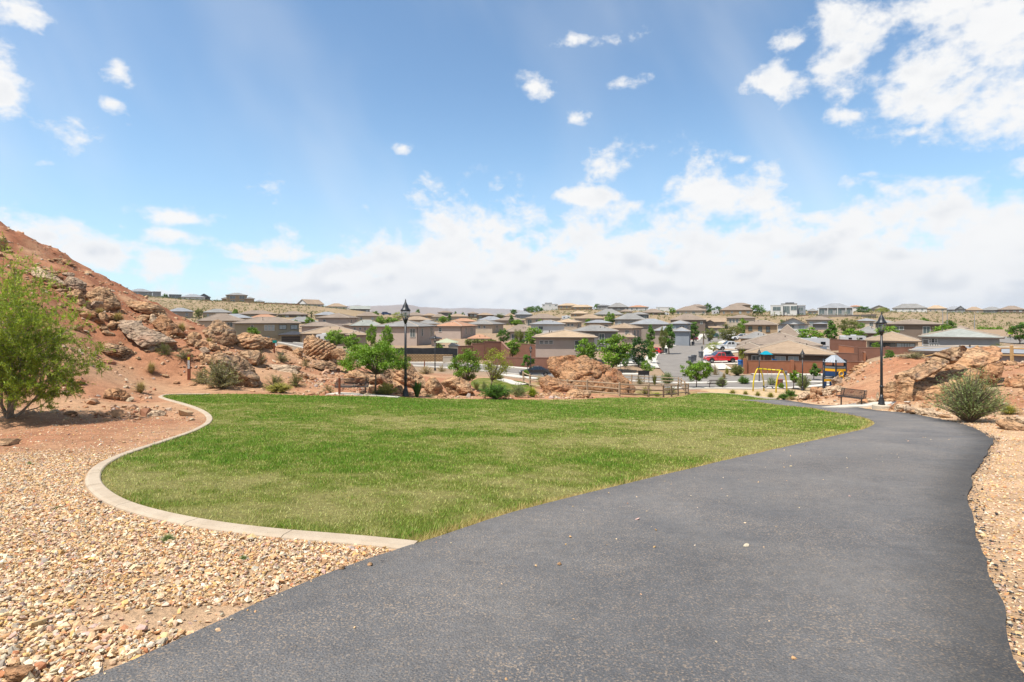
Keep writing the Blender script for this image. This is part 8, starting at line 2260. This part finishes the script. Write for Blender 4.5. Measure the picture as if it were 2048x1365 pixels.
# ---------------------------------------------------------------- marker posts
rust = mat('rust brown post', (0.20, 0.055, 0.025), (0.26, 0.08, 0.035), 8, .8)
yel = mat('yellow sticker', (0.75, 0.60, 0.02), None, rough=.6); wht = mat('white sticker', (0.75, 0.75, 0.72), None, rough=.6); tealp = mat('teal plate', (0.0, 0.28, 0.24), None, rough=.5); ink = mat('dark lettering', (0.02, 0.02, 0.02), None, rough=.7)
def marker(label, px, ytop, ybase, Y, kind):
    p = spot(px, ybase, Y, .12); H = (HY - ytop) / FPX * p[1] - p[2]
    o = empty('trail_marker', p, 0.12, label, 'marker post', 'trail marker posts')
    if kind == 'decal':
        MB().loft([(-.085, -.3), (-.085, H - .02), (-.05, H), (.05, H), (.085, H - .02), (.085, -.3)][::-1], [.05] * 6).build('post', rust, o)
        MB().box((0, -.053, H * .84), (.12, .006, H * .10)).build('sticker', yel, o)
        st = MB().box((0, -.053, H * .60), (.12, .006, H * .32)).build('sticker', wht, o)
        for k in range(7):
            MB().box(((-1) ** k * .012, -.0575, H * (.47 + .045 * k)), (.07, .003, H * .014)).build('lettering', ink, st)
    else:
        MB().box((0, 0, H / 2 - .15), (.12, .12, H + .3)).build('post', rust, o)
        if kind == 'teal':
            MB().box((.05, -.07, H + .02), (.34, .02, .22)).build('plate', tealp, o); MB().box((.16, -.08, H - .24), (.14, .012, .22)).build('plate', wht, o)
    return o
marker('rust brown trail marker with yellow and white stickers', 378, 709, 760, 37, 'decal')
marker('brown marker post with teal plate on the rocky slope', 548.5, 684, 706, 49, 'teal')
marker('thin rusty post standing behind the bench facing the lawn', 679, 756, 790, 38, 'plain')

# ---------------------------------------------------------------- split rail fences
rail_m = mat('weathered rail timber', (0.36, 0.25, 0.155), (0.50, 0.375, 0.255), 9, .9, .4, 40); rail_new = mat('fresh yellow timber', (0.50, 0.30, 0.12), (0.58, 0.37, 0.17), 7, .85, .3, 40)
def rail_fence(label, pts, h, nrail, m, pw=.13):
    P = []
    for px, Y in pts:
        x, y, _ = at(px, 0, Y); P.append(Vector((x, y, gz(x, y))))
    root = empty('rail_fence', P[0], 0, label, 'fence', 'split rail fences')
    pm = MB().box((0, 0, h / 2 - .15), (pw, pw, h + .3)); pm.add([(-pw / 2, -pw / 2, h), (pw / 2, -pw / 2, h), (pw / 2, pw / 2, h), (-pw / 2, pw / 2, h), (0, 0, h + .05)], [(0, 1, 4), (1, 2, 4), (2, 3, 4), (3, 0, 4)])
    pm = pm.mesh('post', m)
    for i, p in enumerate(P):
        q = obj('post', pm, root, p - P[0]); q.rotation_euler = (rnd.uniform(-.03, .03), rnd.uniform(-.03, .03), rnd.uniform(0, .8))
        if i + 1 < len(P):
            d = P[i + 1] - p
            for k in range(nrail):
                z = h * (.88 - .34 * k) if nrail == 3 else h * (.85 - .45 * k)
                a = p - P[0] + Vector((0, 0, z + rnd.uniform(-.02, .02))); b_ = P[i + 1] - P[0] + Vector((0, 0, z + rnd.uniform(-.02, .02)))
                mid_ = (a + b_) / 2 + Vector((0, 0, rnd.uniform(-.02, .015)))
                MB().tube([a, mid_, b_], [.052, .062, .050], 6).build('rail', m, root)
    return root
rail_fence('weathered split rail fence curving round the basin by the lawn', [(1047, 57.5), (1060, 55.5), (1098, 53), (1135, 52), (1175, 51.5), (1239, 50.2), (1297, 52.3), (1327, 54.6), (1343, 56), (1356, 57.5), (1371, 60), (1376, 63), (1369, 67), (1362.5, 71), (1357, 75.5), (1310, 76), (1263, 76.5), (1225, 77), (1180, 77)], 1.22, 3, rail_m)
rail_fence('yellow timber rail fence along the top of the mound', [(1735, 60), (1762, 57.5), (1795, 54), (1848, 51), (1888, 49.5), (1955, 46.5), (2024, 43.5), (2110, 42)], 1.2, 2, rail_new, .16)

# ---------------------------------------------------------------- playground
yellow = mat('yellow powder coat', (0.68, 0.52, 0.0), None, rough=.45, spec=.5)
navy = mat('navy plastic panel', (0.012, 0.045, 0.13), (0.018, 0.055, 0.15), 4, .5); amber = mat('amber plastic panel', (0.78, 0.40, 0.015), None, rough=.45); slate = mat('slate steel post', (0.035, 0.045, 0.06), None, rough=.5); zinc = mat('ribbed zinc roof', (0.40, 0.43, 0.46), (0.48, 0.51, 0.54), 2, .45, metallic=.3); greyp = mat('grey rail plastic', (0.16, 0.18, 0.20), None, rough=.5)
Y = 66
pL = Vector(at(1517, 0, Y + 1.0)); pR = Vector(at(1563, 0, Y - 1.4))
o = empty('swing_set', ((pL.x + pR.x) / 2, (pL.y + pR.y) / 2, 0), 0, 'yellow arched swing set with two seats on the playground sand', 'swing set')
o.location.z = gz(o.location.x, o.location.y)
O = Vector(o.location)
zt = (HY - 738.5) / FPX * Y - O.z
tops = []
for e_, p in enumerate((pL, pR)):
    c = Vector((p.x - O.x, p.y - O.y, 0)); tops.append(c + Vector((0, 0, zt - .05)))
    d = Vector((pR.x - pL.x, pR.y - pL.y, 0)).normalized(); n = Vector((-d.y, d.x, 0))
    n = Vector((.92, .38, 0)).normalized()
    for s in (-1, 1):
        pts = [c + n * (s * .85) + Vector((0, 0, -.3)), c + n * (s * .80) + Vector((0, 0, zt * .35)), c + n * (s * .62) + Vector((0, 0, zt * .68)), c + n * (s * .28) + Vector((0, 0, zt * .93)), c + n * (s * .05) + Vector((0, 0, zt))]
        MB().tube(pts, .08, 9).build('leg', yellow, o, smooth=True)
    MB().lathe([(.13, -.02), (.14, .05), (.09, .16), (.02, .2)], 10, tuple(c + Vector((0, 0, zt)))).build('leg_cap', slate, o)
MB().tube([tops[0], tops[1]], .085, 9).build('beam', yellow, o, smooth=True)
rubber = mat('black swing seat', (0.015, 0.03, 0.05), None, rough=.6)
for u in (.30, .68):
    c = tops[0].lerp(tops[1], u); d = (tops[1] - tops[0]).normalized()
    for s in (-1, 1):
        MB().tube([c + d * (s * .28), c + d * (s * .25) - Vector((0, 0, zt - .75))], .018, 5).build('chain', galv, o)
        MB().box(c + d * (s * .28), (.14, .14, .22)).build('hanger', slate, o)
    q = [c + d * t - Vector((0, 0, zt - .72 + .22 * (1 - (t / .27) ** 2))) for t in (-.27, -.16, 0, .16, .27)]
    st = MB(); w_ = Vector((d.y, -d.x, 0)).normalized() * .11
    for a, b_ in zip(q[:-1], q[1:]):
        st.add([a + w_, b_ + w_, b_ - w_, a - w_, a + w_ - Vector((0, 0, .03)), b_ + w_ - Vector((0, 0, .03)), b_ - w_ - Vector((0, 0, .03)), a - w_ - Vector((0, 0, .03))], [(0, 1, 2, 3), (7, 6, 5, 4), (0, 4, 5, 1), (2, 6, 7, 3)])
    st.build('swing_seat', rubber, o)
# tower
Y = 72
xc, _, ztop = at(1669, 711, Y); g0 = gz(xc, Y); zt = ztop - g0
o = empty('play_tower', (xc, Y, g0), .12, 'navy and amber play tower with ribbed zinc roof', 'playground tower')
Rr = (1690 - 1648) / FPX * Y / 2 * 1.02
hexp = [(Rr * math.cos(k * math.pi / 3), Rr * math.sin(k * math.pi / 3)) for k in range(6)]
S = Y / FPX
def zy(py):
    return (HY - py) * S - g0
for (a, b_) in hexp:
    MB().box((a, b_, zy(719) / 2 - .2), (.13, .13, zy(719) + .4)).build('post', slate, o)
rf = empty('roof', (0, 0, 0)); rf.parent = o
for k in range(6):
    a, b_ = hexp[k], hexp[(k + 1) % 6]
    n_ = 4
    for j in range(n_):
        t0, t1 = j / n_, (j + 1) / n_ - .02
        lerp = lambda t, s_: (a[0] * s_ + (b_[0] - a[0]) * s_ * t, a[1] * s_ + (b_[1] - a[1]) * s_ * t)
        q0, q1, q2, q3 = lerp(t0, 1.06), lerp(t1, 1.06), lerp(t1, .26), lerp(t0, .26)
        zl, zh = zy(724.5), zy(711.5)
        up = .035
        MB().add([(*q0, zl), (*q1, zl), (*q2, zh), (*q3, zh), (*q0, zl + up), (*q1, zl + up), (*q2, zh + up), (*q3, zh + up)], [(3, 2, 1, 0), (4, 5, 6, 7), (0, 1, 5, 4), (1, 2, 6, 5), (3, 0, 4, 7)]).build('roof_sheet', zinc, rf)
MB().lathe([(Rr * .30, zy(712.2)), (Rr * .27, zy(711)), (.02, zy(710.6))], 6).build('roof_cap', zinc, rf)
def side(k, z0, z1, m_, nm, t=.05, inset=0.0):
    a, b_ = Vector(hexp[k]), Vector(hexp[(k + 1) % 6]); c = (a + b_) / 2 * (1 - inset); d = b_ - a
    return MB().box((c.x, c.y, (z0 + z1) / 2), (d.length * .94, t, z1 - z0), rz=math.atan2(d.y, d.x)).build(nm, m_, o)
for k in range(6):
    side(k, zy(736), zy(732.5), greyp, 'top_rail', .07)
    side(k, zy(741.5), zy(737), amber, 'amber_panel')
    if k in (2, 3, 4, 5):
        side(k, zy(751), zy(742.2), navy, 'navy_panel')
side(4, zy(772), zy(751.4), navy, 'lower_panel')
MB().lathe([(Rr * .95, zy(752.5)), (Rr * .95, zy(751.5))], 6).build('deck', slate, o)
for (zc, rr) in ((746.3, .36), (755, .36)):
    fpt = Vector((0, -Rr * .88, zy(zc)))
    ring = MB(); ring.tube([fpt + Vector((rr * .8 * math.cos(t), -.04, rr * .8 * math.sin(t))) for t in np.linspace(0, 2 * math.pi, 17)], .085, 6, False)
    pw_ = ring.build('porthole', amber, o)
    MB().add([fpt + Vector((rr * .75 * math.cos(t), -.05, rr * .75 * math.sin(t))) for t in np.linspace(0, 2 * math.pi, 17)[:-1]], [tuple(range(16))]).build('lens', mat('porthole dome', (0.35, 0.36, 0.38), None, rough=.15, spec=.9), pw_)
# small wing of the tower
for (px, w) in ((1641, .12),):
    x0 = (1640 - 1669) * S; x1 = (1659 - 1669) * S
    MB().box((x0, -.4, zy(752) / 2 - .1), (.13, .13, zy(752) + .2)).build('post', slate, o)
    MB().box(((x0 + x1) / 2, -.4, zy(755)), (x1 - x0, .10, .16)).build('top_rail', greyp, o)
    MB().box(((x0 + x1) / 2, -.4, zy(760)), (x1 - x0, .06, .30)).build('amber_panel', amber, o)
    MB().box((x0 + (x1 - x0) * .2, -.4, zy(767.5)), ((x1 - x0) * .35, .06, .62)).build('navy_panel', navy, o)
    MB().box((x0 + (x1 - x0) * .86, -.4, zy(767.5)), ((x1 - x0) * .26, .06, .62)).build('navy_panel', navy, o)
MB().tube([((1641 - 1669) * S, .6, zy(738.5)), ((1649 - 1669) * S, .3, zy(738.5))], .04, 6).build('grab_bar', slate, o)
# notice on a post beside the swings, paper bin, black panel
x, y, z = at(1571.5, 0, 68); z = gz(x, y)
o = empty('notice_post', (x, y, z), 0, 'grey notice board on a post at the right swing leg', 'sign'); H_ = (HY - 742) / FPX * y - z
MB().tube([(0, 0, -.2), (0, 0, H_)], .035, 6).build('post', galv, o); MB().box((0, -.04, H_ - .28), (.32, .03, .56)).build('board', alu, o); MB().box((0, -.06, H_ - .28), (.2, .01, .36)).build('notice', mat('notice print', (0.12, 0.13, 0.14), None, rough=.6), o)
x, y, z = at(1560, 0, 75); z = gz(x, y)
o = empty('litter_bin', (x, y, z), 0, 'reddish slatted litter bin behind the right swing leg', 'bin')
redb = mat('red brown recycled slats', (0.30, 0.10, 0.08), (0.36, 0.13, 0.10), 5, .7)
sm = MB().box((0, 0, .45), (.09, .03, .86)).mesh('slat', redb)
for k in range(14):
    a = 2 * math.pi * k / 14
    q = obj('slat', sm, o, (.34 * math.cos(a), .34 * math.sin(a), 0)); q.rotation_euler = (0, 0, a + math.pi / 2)
MB().lathe([(.30, .0), (.30, .82)], 14).build('liner', black_m, o); MB().lathe([(.40, .90), (.40, .96), (.22, 1.02), (.2, 1.0)], 14).build('rim', redb, o)
x, y, z = at(1287.5, 0, 78); z = gz(x, y)
o = empty('information_panel', (x, y, z), 0, 'black framed panel standing on two posts at the street corner', 'panel')
zt_, zb_ = (HY - 741.5) / FPX * y - z, (HY - 750.5) / FPX * y - z
MB().box((0, 0, (zt_ + zb_) / 2), (1.5, .06, zt_ - zb_)).build('board', black_m, o)
for s in (-1, 1):
    MB().box((s * .72, .05, zt_ / 2 - .1), (.08, .08, zt_ + .2)).build('post', black_m, o)
# concrete footing block beside the far swing lamp
x, y, z = at(1536, 0, 78); z = gz(x, y)
tag(MB().loft([(-.6, -.2), (-.55, .42), (.55, .42), (.6, -.2)][::-1], [.4, .36, .36, .4]).build('utility_box', base_m, None, (x, y, z)), 'low pale concrete utility block near the swing lamp post', 'utility block')
x, y, z = at(849, 0, 86); z = gz(x, y)
tag(MB().lathe([(.10, -.2), (.10, .1), (.08, .7), (.06, 1.3)], 8).build('short_post', rust, None, (x, y, z)), 'short rusty post at the road before the tan retaining wall', 'post')

# ---------------------------------------------------------------- haze
hm = bpy.data.materials.new('thin blue haze'); hm.use_nodes = True
nt = hm.node_tree; nt.nodes.clear()
pv = nd(nt, 'ShaderNodeVolumePrincipled'); pv.inputs['Color'].default_value = (0.88, 0.93, 1.0, 1); pv.inputs['Density'].default_value = 6e-5; pv.inputs['Anisotropy'].default_value = 0.2
mo = nd(nt, 'ShaderNodeOutputMaterial'); nt.links.new(pv.outputs[0], mo.inputs['Volume'])
HX, HY0, HY1, HZ0, HZ1 = 14500, -60, 10500, -60, 260
MB().box((0, (HY0 + HY1) / 2, (HZ0 + HZ1) / 2), (2 * HX, HY1 - HY0, HZ1 - HZ0)).build('haze', hm)
tag(COL.objects[-1], 'thin bluish air over the whole valley', 'haze', kind='stuff')

# ---------------------------------------------------------------- base colours brought to measured levels for this exposure
ALB = 0.72
for m in bpy.data.materials:
    if not m.use_nodes or m.name in ('thin blue haze', 'clear lantern glass'):
        continue
    nt = m.node_tree
    for n in list(nt.nodes):
        key = {'BSDF_PRINCIPLED': 'Base Color', 'BSDF_TRANSLUCENT': 'Color'}.get(n.type)
        if not key:
            continue
        s = n.inputs[key]
        if s.is_linked:
            src = s.links[0].from_socket
            nt.links.new(mixc(nt, 1.0, src, (ALB, ALB, ALB), 'MULTIPLY'), s)
        else:
            c = s.default_value
            s.default_value = (c[0] * ALB, c[1] * ALB, c[2] * ALB, 1)
